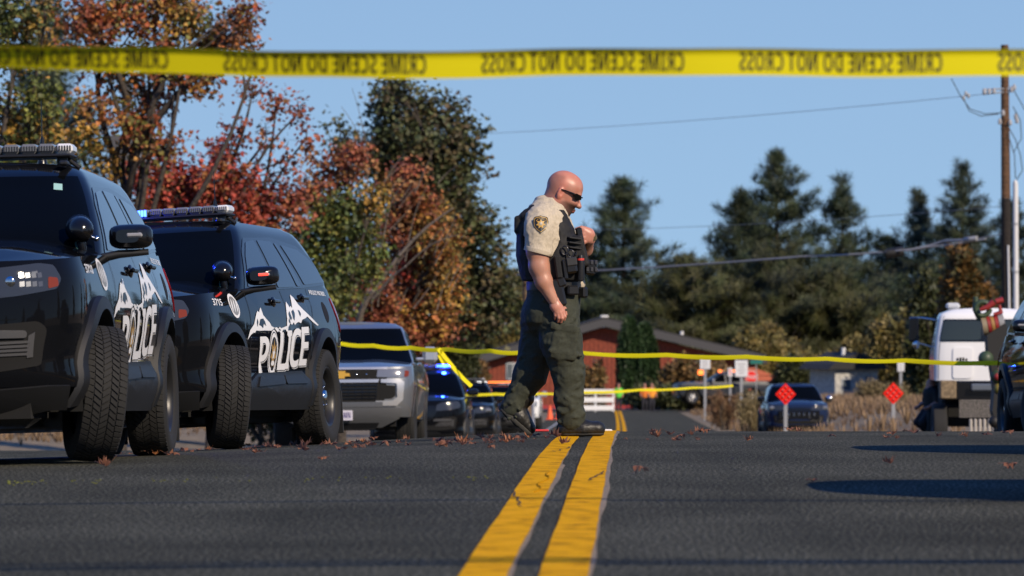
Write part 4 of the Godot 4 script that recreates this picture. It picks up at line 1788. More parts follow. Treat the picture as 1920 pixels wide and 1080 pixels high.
	mb = MB.new()
	mb.tube([V.call(1088, 524, 58) * k, V.call(1088, 492, 60) * k, V.call(1087.5, 478, 60) * k], [7.4 * k, 7.4 * k, 5 * k], 14)
	part("spray_can", mb, black_gear, man)
	mb = MB.new()
	mb.tube([V.call(1087.6, 487.5, 60) * k, V.call(1087.5, 483.5, 60) * k], 7.0 * k, 14)
	part("red_band", mb, mat("red band", .55, .05, .035, .4), man)
	for q in [[1058, 469, 8.0], [1069, 475, 7.0]]:
		mb = MB.new()
		var ring := []
		for i in 17:
			ring.append(V.call(q[0] + cos(TAU * i / 16) * q[2] * .8, q[1] + sin(TAU * i / 16) * q[2], 70) * k)
		mb.tube(ring, 1.5 * k, 6, false)
		part("handcuff", mb, mat("dark steel", .06, .06, .065, .3, .8), man)
	mb = MB.new()
	mb.tube([V.call(1092, 445, 30) * k, V.call(1084, 460, 44) * k, V.call(1078, 478, 62) * k], 1.6 * k, 6)
	part("microphone_cord", mb, black_gear, man)
	for i in 3:
		gear.call(V.call(1076, 446 + i * 9, 55), Vector3(13, 1.6, 6), 1, Basis(Vector3.BACK, deg_to_rad(-8)) * Basis(Vector3.UP, .5), mat("webbing", .018, .018, .019, .8), "webbing_strap")
	# watch on the far wrist
	mb = MB.new()
	mb.tube([W.call(1109, 440, -6) * k, W.call(1107, 433, -2) * k], 11.4 * k, 16)
	part("watch_strap", mb, mat("watch strap", .09, .075, .035, .5), man)
	# ring on the near finger of the far hand
	mb = MB.new()
	mb.tube([W.call(1090, 440.5, 12.5) * k, W.call(1087.5, 442, 12.5) * k], 4.7 * k, 10)
	part("ring", mb, black_gear, man)
	# ---- trousers
	mb = MB.new()
	f = Field.new().begin(Vector3(-128, 14, -66), Vector3(72, 292, 74), 2.5)
	var hips := []
	for r in [[293, 1039, 49, 54], [270, 1039, 50, 55], [240, 1036, 51, 57], [215, 1033, 50, 56]]:
		hips.append([r[0], r[1] - 1035.0, 0, r[2], r[3]])
	f.stack(hips, 6.0)
	f.egg(V.call(1008, 590), Vector3(27, 34, 50), 10)                   # seat
	f.bone(V.call(1043, 590, 28), V.call(1052, 640, 30), 40, 38, 12, Vector3(1, 1, 1.12))      # near leg
	f.bone(V.call(1052, 640, 30), V.call(1066, 700, 29), 38, 29.5, 8)
	f.bone(V.call(1066, 700, 29), V.call(1066, 745, 27), 29.5, 26, 8)
	f.bone(V.call(1066, 745, 27), V.call(1070, 782, 26), 26, 23.5, 8)
	f.bone(V.call(1072, 776, 26), V.call(1072, 786, 26), 24.5, 24, 5)
	f.bone(V.call(1018, 592, -26), V.call(1011, 650, -27), 40, 36, 12)     # far leg, trailing
	f.bone(V.call(1011, 650, -27), V.call(995, 700, -27), 35, 31, 8)
	f.bone(V.call(995, 700, -27), V.call(966, 752, -27), 30, 21, 8)
	f.bone(V.call(966, 752, -27), V.call(960, 764, -27), 21.5, 21, 5)
	f.brick(V.call(1058, 640, 63), Vector3(24, 32, 4.5), 4, 3, Basis(Vector3.BACK, deg_to_rad(-8)))     # thigh pocket
	f.brick(V.call(1056, 612, 65), Vector3(25, 7, 5), 3, 1.5, Basis(Vector3.BACK, deg_to_rad(-8)))
	f.bone(V.call(1063, 700, 52), V.call(1066, 760, 49), 3.5, 3.5, 4)     # shin seam
	for q in [[1046, 672, 62, 1094, 684, 44], [1036, 690, 44, 1090, 700, 52], [1046, 748, 48, 1092, 738, 44], [1046, 765, 46, 1094, 772, 42], [1030, 655, 66, 1088, 664, 58], [1042, 735, 40, 1070, 752, 52], [1020, 560, 60, 1060, 580, 66]]:
		f.bone(V.call(q[0], q[1], q[2]), V.call(q[3], q[4], q[5]), 2.8, 3.0, 8)
	rng.seed = 9
	for i in 64:   # creases running round and down the legs
		var far := i % 3 == 2
		var y := rng.randf_range(600, 782)
		var cx: float = lin([590, 640, 700, 745, 785], [1043, 1052, 1066, 1066, 1071], y) if not far else lin([590, 650, 700, 752, 770], [1018, 1011, 995, 966, 957], y)
		var r: float = lin([590, 640, 700, 745, 785], [40, 37, 29.5, 26, 24], y) if not far else lin([590, 650, 700, 752, 770], [40, 36, 30, 22, 21], y)
		var a0 := rng.randf_range(-1.5, .9)
		var a1 := a0 + rng.randf_range(.4, 1.1)
		var y1 := y + rng.randf_range(-22, 22)
		var zc: float = 28.0 if not far else -27.0
		var am := (a0 + a1) * .5
		var P0: Vector3 = V.call(cx + sin(a0) * r, y, zc + cos(a0) * r)
		var P1: Vector3 = V.call(cx + sin(am) * r * 1.01, (y + y1) * .5 + 3.0, zc + cos(am) * r * 1.01)
		var P2: Vector3 = V.call(cx + sin(a1) * r, y1, zc + cos(a1) * r)
		var w := rng.randf_range(1.4, 3.0)
		f.bone(P0, P1, .5, w, 3.5)
		f.bone(P1, P2, w, .5, 3.5)
	var fold2 := FastNoiseLite.new()
	fold2.seed = 11
	fold2.noise_type = FastNoiseLite.TYPE_SIMPLEX_SMOOTH
	fold2.frequency = .03
	fold2.fractal_octaves = 3
	fold2.fractal_type = FastNoiseLite.FRACTAL_RIDGED
	f.skin(mb, k, fold2, 1.7)
	part("trousers", mb, green_cloth, man)
	# ---- belt, holster
	mb = MB.new()
	var ring := []
	for y in [290.0, 274.0]:
		var row := []
		for i in 40:
			var a := TAU * i / 40
			row.append(Vector3(4.0 + signf(cos(a)) * pow(absf(cos(a)), .8) * 52.5, y, -signf(sin(a)) * pow(absf(sin(a)), .8) * 56.5) * k)
		ring.append(row)
	ring.reverse()
	mb.grid(ring, true)
	part("belt", mb, black_gear, man)
	gear.call(V.call(1046, 548, 66), Vector3(12, 26, 10), 4, Basis(Vector3.BACK, deg_to_rad(12)), black_gear, "holster")
	gear.call(V.call(1052, 528, 72), Vector3(8, 9, 6), 3, Basis(Vector3.BACK, deg_to_rad(20)), black_gear, "pistol_grip")
	gear.call(V.call(1072, 543, 56), Vector3(12, 9, 7), 3, Basis(Vector3.UP, .5), black_gear, "belt_pouch")
	gear.call(V.call(1090, 547, 30), Vector3(7, 10, 12), 3, Basis(Vector3.UP, .9), black_gear, "belt_pouch")
	# ---- boots
	mb = MB.new()
	var ms := MB.new()
	f = Field.new().begin(Vector3(-10, -4, -8), Vector3(110, 52, 56), 1.8)
	f.bone(V.call(1064, 800, 24), V.call(1070, 772, 25), 19, 17, 6)
	f.bone(V.call(1058, 804, 24), V.call(1092, 804, 24), 14, 15, 6, Vector3(1, 1, .85))
	f.bone(V.call(1076, 792, 24), V.call(1104, 802, 24), 15, 12, 8)
	f.bone(V.call(1092, 803, 24), V.call(1120, 802, 22), 16, 14.0, 6, Vector3(1, 1, .82))
	f.brick(V.call(1085, 820, 24), Vector3(80, 10, 60), 0, 0, Basis.IDENTITY, true)
	f.skin(mb, k, fold, 1.0)
	part("boot", mb, leather, man)
	f = Field.new().begin(Vector3(-10, -4, -8), Vector3(110, 20, 56), 1.8)
	f.bone(V.call(1061, 811, 24), V.call(1090, 811, 24), 14, 14, 4, Vector3(1, 2.6, .85))
	f.bone(V.call(1090, 811, 24), V.call(1120, 811, 22), 14.5, 12.5, 4, Vector3(1, 2.6, .82))
	f.skin(ms, k)
	part("boot_sole", ms, sole_m, man)
	# trailing boot, heel up, standing on its toe
	var bb := Basis(Vector3.BACK, deg_to_rad(-42))
	var bo: Vector3 = V.call(991, 813, -27)
	var B := func(x: float, y: float, z := 0.0) -> Vector3: return bo + bb * Vector3(x, y, z)
	mb = MB.new()
	ms = MB.new()
	f = Field.new().begin(Vector3(-130, -6, -60), Vector3(-20, 92, 8), 1.8)
	f.bone(B.call(-60, 16), B.call(-50, 46), 18, 17, 6)
	f.bone(B.call(-61, 12), B.call(-32, 12), 14, 15, 6, Vector3(1, 1, .85))
	f.bone(B.call(-46, 22), B.call(-20, 14), 15, 12, 8)
	f.bone(B.call(-32, 12), B.call(-6, 10), 15, 11.5, 6, Vector3(1, 1, .82))
	f.skin(mb, k, fold, 1.0)
	part("boot", mb, leather, man)
	f = Field.new().begin(Vector3(-130, -6, -60), Vector3(-20, 92, 8), 1.8)
	f.bone(B.call(-60, 2), B.call(-34, 2), 13.5, 15, 4, Vector3(1, 1, .85))
	f.bone(B.call(-34, 2), B.call(-6, 2), 15.5, 12, 4, Vector3(1, 1, .82))
	f.brick(B.call(-36, 20), Vector3(70, 14, 40), 0, 0, bb, true)
	f.brick(B.call(-36, -12), Vector3(70, 9, 40), 0, 0, bb, true)
	f.skin(ms, k)
	part("boot_sole", ms, sole_m, man)


# ---------------------------------------------------------------- trees
func leaf_mesh(kind: int, size: float) -> ArrayMesh:
	var mb := MB.new()
	if kind == 0:      # lobed leaf, a little cupped
		var pts := []
		for q in [[0, 0], [.18, .10], [.42, .02], [.34, .26], [.52, .46], [.28, .48], [.30, .72], [.12, .66], [0, 1.0], [-.12, .66], [-.30, .72], [-.28, .48], [-.52, .46], [-.34, .26], [-.42, .02], [-.18, .10]]:
			pts.append(Vector3(q[0], q[1], -.45 * q[0] * q[0] - .12 * q[1] * q[1]) * size)
		var c := Vector3(0, .4, .02) * size
		for i in pts.size():
			mb.face([c, pts[i], pts[(i + 1) % pts.size()]])
	elif kind == 1:    # pine tuft: needles round a twig
		for i in 16:
			var a := i * 2.4
			var e := -.35 + 1.5 * float(i) / 16
			var d := Vector3(cos(a) * cos(e), sin(e), sin(a) * cos(e)) * size
			var w := Vector3(-sin(a), .2, cos(a)) * size * .085
			var o := Vector3(0, .12 * size * float(i % 4), 0)
			mb.face([o - w * .6, o + w * .6, o + d + w * .25, o + d - w * .25])
	elif kind == 2:    # small spray of broad leaves
		for i in 6:
			var a := i * 2.4
			var e := -.3 + 1.3 * float(i) / 6
			var d := Vector3(cos(a) * cos(e), sin(e), sin(a) * cos(e))
			var w := Vector3(-sin(a), .3, cos(a)) * size * .26
			var o := d * size * .25
			mb.face([o, o + d * size * .5 - w, o + d * size, o + d * size * .5 + w])
	else:              # dry grass tuft
		for i in 9:
			var a := i * 2.4
			var r := .10 + .5 * float(i) / 9
			var d := Vector3(cos(a) * r, 1.0 - .35 * r, sin(a) * r) * size
			var w := Vector3(-sin(a), 0, cos(a)) * size * .035
			mb.face([-w, w, d * .6 + w * .7, d * .6 - w * .7])
			mb.face([d * .6 - w * .7, d * .6 + w * .7, d])
	return mb.mesh(foliage())


func foliage() -> StandardMaterial3D:
	var m := mat("foliage", 1, 1, 1, .62)
	m.vertex_color_use_as_albedo = true
	m.backlight_enabled = true
	m.backlight = Color(.45, .45, .45)
	return m


func bark(key: String, r: float, g: float, b: float) -> StandardMaterial3D:
	if mats.has(key):
		return mats[key]
	var m := mat(key, r, g, b, .9)
	return worn(m, "bark", 1.6, .45, 1.1, 1.2)


func rdir() -> Vector3:
	return Vector3(rng.randfn(), rng.randfn(), rng.randfn()).normalized()


func limb(mb: MB, a: Vector3, b: Vector3, ra: float, rb: float, sag := .12, n := 6) -> Array:
	var side := (b - a).cross(rdir()).normalized() * a.distance_to(b) * sag * rng.randf_range(-1, 1)
	var pts := []
	var rad := []
	for i in n + 1:
		var t := float(i) / n
		pts.append(a.lerp(b, t) + side * sin(PI * t) + Vector3.UP * a.distance_to(b) * .08 * sin(PI * t))
		rad.append(lerpf(ra, rb, t))
	mb.tube(pts, rad, 6)
	return pts


var leafs := {}


func broadleaf(label: String, kind_name: String, base: Vector3, lobes: Array, per_m3: float, leaf: float, tones: Array, trunk_m: Material, group := "", spread := .55) -> void:
	# lobes: [centre, radii, index of tone list]; leaves hang in small bunches through each lobe, thicker towards its outside
	var tree := thing(kind_name, label, "tree", base, 0.0, group)
	var wood := MB.new()
	var mid := Vector3.ZERO
	for l in lobes:
		mid += l[0] - base
	mid /= lobes.size()
	var h := mid.y
	var fork := Vector3(mid.x * .25, h * .45, mid.z * .25)
	var stem := clampf(h * .028, .06, .3)
	limb(wood, Vector3(0, -.3, 0), fork, stem, stem * .75, .05)
	var where := []
	var cols := []
	for l in lobes:
		var c: Vector3 = l[0] - base
		var r: Vector3 = l[1]
		var vol := 4.2 * r.x * r.y * r.z
		var bunches := int(clampf(vol * per_m3 * (1.9 if l[1].x > .4 else 1.0), 6, 1500))
		var pts := limb(wood, fork + Vector3(0, h * rng.randf_range(-.1, .5), 0) if c.y > fork.y else fork, c, stem * .34, stem * .10, .22)
		limb(wood, c, c + Vector3(rng.randf_range(-.3, .3) * r.x, r.y * .85, 0), stem * .10, .008, .1)
		var tones_l: Array = tones[l[2]]
		for b in bunches:
			var d := rdir()
			var rad := pow(rng.randf(), .42)
			var p := c + d * r * rad * (1.0 + .22 * rng.randfn())
			if rng.randf() < .16:
				var from: Vector3 = pts[rng.randi_range(3, 6)]
				limb(wood, from, p, stem * .13, .010, .12, 4)
			var tone: Color = tones_l[rng.randi_range(0, tones_l.size() - 1)]
			var size := leaf * rng.randf_range(.8, 1.2)
			for k in rng.randi_range(12, 20):
				var o := p + rdir() * leaf * rng.randf_range(.3, 3.2) * spread * 2.0
				var bs := Basis(rdir(), rng.randf() * TAU)
				# leaves lie rather level with tips hanging
				var up := (Vector3.UP * .6 + rdir() * .8 + d * .35).normalized()
				bs = Basis.looking_at(up, rdir()) if absf(up.dot(Vector3.UP)) < 2.0 else bs
				where.append(Transform3D(bs.scaled(Vector3.ONE * size * rng.randf_range(.7, 1.15)), o))
				var v := rng.randf_range(.85, 1.85)
				cols.append(Color(tone.r * v * rng.randf_range(.9, 1.1), tone.g * v * rng.randf_range(.88, 1.12), tone.b * v))
	part("trunk", wood, trunk_m, tree)
	if not leafs.has(0):
		leafs[0] = leaf_mesh(0, 1.0)
		leafs[1] = leaf_mesh(1, 1.0)
		leafs[2] = leaf_mesh(2, 1.0)
		leafs[3] = leaf_mesh(3, 1.0)
	multi("crown", leafs[0], where, cols, tree)


func pine(label: String, base: Vector3, height: float, half: float, tone: Color, seed_: int, bare := .12, group := "pines beyond the road", round_top := .5, tuft := .62, called := "pine_tree") -> void:
	rng.seed = seed_
	var tree := thing(called, label, "tree", base, 0.0, group)
	var wood := MB.new()
	wood.tube([Vector3(0, -.5, 0), Vector3(0, height * .5, 0), Vector3(.1, height * .97, 0)], [height * .019, height * .012, .03], 7)
	var where := []
	var cols := []
	var y := height * bare
	var step := clampf(height / 30.0, .28, .6)
	var phase := rng.randf() * TAU
	while y < height:
		var t := (y - height * bare) / (height * (1.0 - bare))
		var env := half * pow(1.0 - t, .62 + .4 * (1.0 - round_top)) * (.62 + .38 * smoothstep(0.0, .25, t))
		env = maxf(env, half * .07)
		var n := int(rng.randi_range(5, 8))
		phase += 1.1
		for i in n:
			if rng.randf() < .10:
				continue
			var a := phase + TAU * i / n + rng.randf_range(-.35, .35)
			var len := env * rng.randf_range(.6, 1.1) * (.78 + .38 * sin(a * 2.0 + y * .9 + seed_) * sin(y * 1.7 + seed_ * 2.0))
			var dir := Vector3(cos(a), lerpf(-.10, .55, t) + rng.randf_range(-.15, .15), sin(a)).normalized()
			var o := Vector3(0, y + rng.randf_range(-.2, .2), 0)
			var tip := o + dir * len + Vector3(0, .10 * len, 0)
			if i % 2 == 0:
				wood.tube([o, o + dir * len * .5, tip], [.05 * (1 - t) + .02, .03 * (1 - t) + .012, .008], 4, false)
			var k := maxi(2, int(len / (tuft * .42)))
			var shade := rng.randf_range(.72, 1.25)
			for j in k:
				var u := (j + .6 + rng.randf() * .5) / k
				if u < .22 and t < .8:
					continue
				for rep in (2 if u > .5 else 1):
					var p := o.lerp(tip, minf(u, 1.0)) + rdir() * tuft * .36 + Vector3(-sin(a), 0, cos(a)) * rng.randf_range(-.35, .35) * len * .4
					var s := tuft * rng.randf_range(.6, 1.1)
					var b := Basis(Vector3.UP, rng.randf() * TAU)
					var ax := Vector3(dir.z, 0, -dir.x)
					b = Basis(ax.normalized(), rng.randf_range(.2, 1.1)) * b
					where.append(Transform3D(b.scaled(Vector3.ONE * s), p))
					var v := shade * rng.randf_range(.75, 1.25)
					cols.append(Color(tone.r * v * rng.randf_range(1.15, 1.6), tone.g * v * 1.30, tone.b * v * rng.randf_range(.85, 1.15)))
		y += step * rng.randf_range(.75, 1.25)
	for j in 8:
		where.append(Transform3D(Basis(Vector3.UP, j * 1.3).scaled(Vector3.ONE * tuft * .7), Vector3(.1, height * (.93 + .01 * j), 0)))
		cols.append(tone)
	part("trunk", wood, bark("pine bark", .12, .075, .05), tree)
	multi("crown", leafs[1], where, cols, tree)


func shrub(label: String, called: String, base: Vector3, size: Vector3, tones: Array, seed_: int, leaf := .3, dense := 1.0, group := "", cat := "bush", mesh_kind := 2) -> void:
	rng.seed = seed_
	var o := thing(called, label, cat, base, 0.0, group)
	var wood := MB.new()
	for i in 7:
		var a := TAU * i / 7 + rng.randf()
		limb(wood, Vector3(cos(a) * .1, -.1, sin(a) * .1), Vector3(cos(a) * size.x * .6, size.y * rng.randf_range(.6, .95), sin(a) * size.z * .6), .04, .012, .2, 4)
	part("stem", wood, bark("grey bark", .11, .09, .07), o)
	var lumps := []
	for i in 9:
		lumps.append([Vector3(rng.randf_range(-.62, .62) * size.x, size.y * rng.randf_range(.25, .72), rng.randf_range(-.5, .5) * size.z), rng.randf_range(.34, .55)])
	var where := []
	var cols := []
	var n := int(clampf(size.x * size.y * 420.0 * dense / (leaf * leaf * 10.0), 120, 5200))
	for i in n:
		var l: Array = lumps[rng.randi_range(0, 8)]
		var p: Vector3 = l[0] + rdir() * Vector3(size.x, size.y * .8, size.z) * l[1] * pow(rng.randf(), .4)
		if p.y < .02:
			p.y = rng.randf() * .3 * size.y
		var b := Basis(rdir(), rng.randf() * TAU)
		where.append(Transform3D(b.scaled(Vector3.ONE * leaf * rng.randf_range(.6, 1.2)), p))
		var c: Color = tones[rng.randi_range(0, tones.size() - 1)]
		var v := rng.randf_range(.65, 1.3)
		cols.append(Color(c.r * v, c.g * v, c.b * v))
	multi("foliage", leafs[mesh_kind], where, cols, o)


func foot(px: float, d: float) -> Vector3:
	var x := (px - 960.0) / F * d
	return Vector3(x, land(x, d), -d * K)


func build_trees() -> void:
	for i in 4:
		leafs[i] = leaf_mesh(i, 1.0)
	var brown := bark("grey brown bark", .10, .08, .065)
	var green := [Color(.085, .095, .018), Color(.055, .075, .016), Color(.125, .12, .024), Color(.045, .06, .016)]
	var ochre := [Color(.22, .13, .025), Color(.30, .17, .03), Color(.15, .10, .025), Color(.06, .07, .018)]
	var rust := [Color(.21, .056, .018), Color(.27, .092, .024), Color(.13, .036, .014), Color(.28, .14, .03), Color(.10, .045, .016), Color(.11, .095, .02)]
	var crimson := [Color(.26, .036, .022), Color(.18, .026, .017), Color(.30, .06, .03), Color(.11, .022, .015), Color(.19, .075, .022)]
	var brick := [Color(.17, .045, .022), Color(.22, .065, .028), Color(.12, .035, .020), Color(.20, .09, .03)]
	var gold := [Color(.28, .15, .025), Color(.20, .10, .022), Color(.12, .085, .02), Color(.26, .09, .025)]
	var dark := [Color(.030, .040, .014), Color(.042, .050, .017), Color(.055, .060, .02), Color(.06, .045, .018)]
	var tones := [green, ochre, rust, crimson, brick, gold, dark]
	# each tree: [label, name, distance, foot px, leaf, bunches per m3, lobes (px, py, half px across, half px up, tone)]
	var list := [
		["tall ochre and green broadleaf tree filling the upper left corner", "autumn_tree", 74.0, -20.0, .122, 25.0, [[-20, 20, 70, 90, 0], [45, 60, 50, 80, 1], [70, 190, 45, 60, 0], [20, 240, 60, 70, 1], [85, 250, 35, 50, 1], [30, 330, 70, 70, 0], [90, 40, 25, 30, 1]]],
		["rust orange tree with open crown rising behind the nearest police car", "autumn_tree", 80.0, 222.0, .122, 25.0, [[170, 40, 65, 60, 2], [240, 10, 60, 50, 2], [320, 20, 60, 50, 2], [400, 70, 50, 42, 2], [455, 60, 48, 42, 2], [480, 110, 28, 28, 2], [200, 120, 55, 40, 2], [290, 110, 60, 40, 2], [370, 150, 60, 32, 2], [270, 180, 50, 36, 2], [170, 200, 42, 38, 2], [150, 260, 40, 40, 1], [260, 240, 55, 40, 2], [310, 280, 40, 30, 2], [190, 300, 40, 40, 1], [350, 40, 50, 40, 1], [460, 20, 24, 20, 3]]],
		["low crimson tree behind the second police car", "autumn_tree", 84.0, 395.0, .122, 28.0, [[300, 330, 60, 40, 3], [360, 370, 70, 60, 3], [430, 340, 50, 60, 3], [480, 390, 60, 60, 3], [410, 280, 36, 32, 3], [450, 250, 26, 40, 4], [540, 390, 40, 45, 4], [285, 380, 50, 50, 3], [540, 300, 22, 40, 4], [560, 215, 18, 32, 4], [500, 265, 20, 40, 4], [575, 260, 18, 30, 4], [520, 200, 14, 26, 4], [470, 170, 14, 20, 4]]],
		["green oak with reddening top beside the second police car", "autumn_tree", 96.0, 640.0, .122, 25.0, [[620, 330, 45, 40, 4], [660, 300, 40, 40, 4], [580, 370, 45, 45, 2], [640, 400, 60, 50, 0], [600, 440, 55, 50, 0], [680, 440, 45, 50, 0], [640, 500, 60, 50, 0], [620, 560, 55, 45, 0], [700, 370, 36, 36, 1], [695, 500, 36, 40, 0], [560, 480, 40, 60, 0]]],
		["red brown and gold tree with bare grey branches above the grey pickup", "autumn_tree", 104.0, 745.0, .122, 25.0, [[740, 420, 50, 45, 4], [790, 400, 50, 45, 2], [830, 440, 45, 40, 5], [760, 480, 55, 45, 3], [820, 500, 50, 45, 5], [700, 540, 60, 45, 4], [770, 560, 60, 45, 4], [830, 560, 40, 45, 5], [720, 600, 60, 40, 4], [800, 610, 50, 36, 5], [760, 340, 40, 40, 4], [690, 590, 50, 40, 4], [730, 640, 90, 40, 4]]],
		["large dark green tree with ragged clumped crown left of the officer", "dark_tree", 132.0, 800.0, .20, 6.0, [[745, 170, 44, 34, 6], [720, 205, 36, 36, 6], [790, 205, 48, 40, 6], [770, 260, 70, 44, 6], [850, 230, 36, 36, 6], [870, 270, 44, 36, 6], [720, 270, 40, 40, 6], [820, 310, 64, 44, 6], [885, 310, 26, 30, 6], [750, 330, 60, 50, 6], [860, 360, 44, 40, 6], [800, 400, 70, 50, 6], [890, 420, 40, 40, 6], [850, 460, 60, 50, 6], [920, 450, 34, 36, 6], [900, 520, 60, 50, 6], [800, 500, 70, 60, 6], [880, 590, 70, 50, 6], [950, 560, 36, 50, 6], [640, 260, 34, 26, 6], [690, 310, 34, 44, 6]]],
	]
	for t in list:
		rng.seed = hash(t[0]) % 9973
		var d: float = t[2]
		var lobes := []
		for l in t[6]:
			var rx: float = l[2] / F * d
			lobes.append([at(l[0], l[1], d) + Vector3(0, 0, rng.randf_range(-.8, .8)), Vector3(rx, l[3] / F * d, rx * 1.1), l[4]])
		broadleaf(t[0], t[1], foot(t[3], d), lobes, t[5] * (1.0 if d < 120 else 1.5), t[4], tones, brown, "autumn trees along the left side" if t[1] == "autumn_tree" else "")
	# bare pale branches in front of the red brown tree
	rng.seed = 3
	var bt := thing("bare_tree", "bare pale grey branches slanting across the red brown tree", "tree", foot(668, 100.0))
	var wood := MB.new()
	var fo := foot(668, 100.0)
	for q in [[668, 640, 700, 545, .10, .07], [700, 545, 850, 390, .07, .018], [700, 560, 760, 500, .05, .02], [760, 500, 860, 440, .03, .01], [668, 600, 720, 440, .05, .02], [720, 440, 760, 340, .03, .012], [700, 545, 690, 300, .035, .012], [760, 490, 800, 350, .022, .008], [690, 300, 640, 200, .014, .006], [690, 290, 660, 165, .014, .005], [640, 620, 668, 700, .06, .09]]:
		limb(wood, at(q[0], q[1], 100.0) - fo, at(q[2], q[3], 99.5) - fo, q[4], q[5], .06)
	for i in 24:
		var a := at(rng.randf_range(690, 850), rng.randf_range(330, 600), 100.0) - fo
		limb(wood, a, a + Vector3(rng.randf_range(.1, .7), rng.randf_range(.4, 1.3), 0), .014, .004, .1, 4)
	part("trunk", wood, bark("pale bark", .30, .25, .21), bt)
	# pines beyond, right of the officer and on past both edges of the picture
	var deep := Color(.026, .040, .019)
	var olive := Color(.046, .052, .018)
	var greyish := Color(.040, .050, .030)
	var P := [
		["pine with rounded crown just right of the officer", 1168, 338, 720, 88, 210, deep, .6], ["tallest pine, open branched, in the pine group right of centre", 1455, 290, 740, 92, 220, deep, .45],
		["dark pine leaning against the left of the tallest pine", 1385, 368, 740, 76, 214, Color(.020, .032, .015), .4], ["slim pointed pine right of the tallest pine", 1578, 343, 740, 80, 226, deep, .25],
		["grey green thin pine left of the tall pine near the utility pole", 1722, 366, 720, 60, 240, greyish, .5], ["tall blue green pine left of the utility pole", 1803, 316, 720, 66, 236, Color(.028, .042, .026), .6],
		["dark pine behind the utility pole", 1895, 388, 720, 80, 250, Color(.020, .030, .015), .6], ["low dark pine between the slim pine and the grey pine", 1665, 455, 720, 70, 244, deep, .5],
		["olive pine in front of the pine group, above the roof slope", 1285, 492, 720, 96, 196, olive, .7], ["olive pine filling the foot of the pine group", 1450, 470, 720, 110, 200, Color(.036, .044, .017), .7],
		["olive pine below the slim pointed pine", 1560, 520, 720, 90, 200, olive, .7], ["small dark pine directly behind the officer", 1080, 450, 720, 80, 230, olive, .7],
		["pine behind the ragged dark tree", 955, 520, 720, 75, 190, olive, .7], ["dim bluish conifer behind the upper left tree", 85, -40, 640, 90, 150, Color(.03, .045, .03), .5],
		["small pine right of the low dark pine", 1745, 500, 720, 70, 230, deep, .6], ["distant pine top between slim pine and grey pine", 1640, 520, 720, 60, 270, greyish, .5],
		["pine outside the right edge, nearer", 2030, 300, 740, 110, 250, deep, .5], ["pine outside the right edge, farther", 2150, 340, 740, 110, 262, deep, .5], ["broad pine outside the right edge", 2330, 250, 740, 130, 246, deep, .5],
		["pine far outside the right edge", 2520, 330, 740, 120, 240, olive, .6], ["pine seventh beyond the right edge", 2720, 260, 740, 130, 230, deep, .5], ["pine eighth beyond the right edge", 2960, 300, 740, 140, 225, deep, .5],
		["pine outside the left edge", -160, 60, 700, 150, 120, deep, .5], ["pine farther outside the left edge", -420, 0, 700, 160, 120, deep, .5],
	]
	for i in P.size():
		var q: Array = P[i]
		var d: float = q[5]
		var b := foot(q[1], d)
		if i < 16:
			d += 92.0
			b = foot(q[1], d)
		var h := at(q[1], q[2], d).y - b.y
		pine(q[0], b, h, q[4] / F * d * (2.7 if i < 16 else 1.6), q[6], 100 + i, .10, "pines beyond the road", q[7], .66 if d > 180 else .5)
	# trees beside the road, nearer, to the right of the frame and behind the camera: they show in the paintwork
	for i in 9:
		var s: float = [70.0, 52.0, 92.0, 36.0, 20.0, 4.0, -14.0, -34.0, 120.0][i]
		var x: float = [27.0, 24.0, 31.0, 26.0, 29.0, 27.0, 30.0, 24.0, 33.0][i]
		pine("pine standing off the right of the road, number %s along the verge" % ["three", "two", "four", "one", "zero", "minus one", "minus two", "minus three", "five"][i], Vector3(x, land(x, s), -s * K), [9.0, 8.0, 10.0, 7.5, 8.5, 7.0, 8.0, 7.0, 11.0][i], 2.6, deep, 300 + i, .06, "pines off the right verge", .5, .55)
	# lower growth in front of the pines
	var ol := [Color(.15, .125, .034), Color(.11, .10, .028), Color(.19, .14, .04)]
	var tanb := [Color(.20, .115, .040), Color(.15, .09, .034), Color(.10, .08, .026), Color(.26, .16, .055)]
	var gr := [Color(.045, .055, .016), Color(.06, .065, .018), Color(.035, .045, .014)]
	var S := [
		["olive bush at the right end of the red house roof", 1450, 655, 90, 60, 276, ol], ["rounded olive bush left of the white truck", 1690, 640, 74, 62, 225, ol], ["olive bush between the two rounded bushes", 1570, 668, 60, 40, 276, ol],
		["orange brown bush below the utility pole", 1820, 545, 60, 90, 200, [Color(.20, .10, .02), Color(.14, .08, .02), Color(.07, .065, .02)]], ["dark green bush behind the white truck cab", 1760, 610, 60, 80, 205, gr],
		["tan brown shrub before the red wall right of the arborvitae", 1275, 700, 46, 40, 240, tanb], ["tan shrub left of the white road signs", 1335, 708, 38, 36, 236, tanb], ["small tan shrub just right of the officer", 1112, 715, 26, 42, 236, tanb],
		["green hedge below the tan shrub", 1240, 742, 60, 24, 236, gr], ["green hedge behind the road signs", 1330, 738, 60, 20, 238, gr], ["olive bush left of the red house wall", 895, 712, 40, 40, 244, tanb],
		["tall olive bush above the blue lit police car", 905, 600, 70, 70, 276, ol], ["olive bush behind the wooden pole", 965, 600, 50, 80, 277, ol], ["green bush behind the grey pickup", 845, 625, 50, 60, 190, gr],
		["dark bush right of the stop sign", 1500, 700, 50, 34, 228, gr], ["olive bush right of the grey house", 1640, 705, 50, 30, 225, ol],
		["green bush at the left behind the police cars", 500, 640, 120, 100, 110, gr], ["green bush far left behind the police cars", 200, 620, 200, 110, 112, gr],
	]
	for i in S.size():
		var q: Array = S[i]
		var d: float = q[5]
		var b := foot(q[1], d)
		var top: float = at(q[1], q[2] - q[4], d).y
		shrub(q[0], "shrub", b, Vector3(q[3] / F * d, top - b.y, q[3] / F * d), q[6], 500 + i, .34 if d > 150 else .22, 1.0, "shrubs in front of the trees")
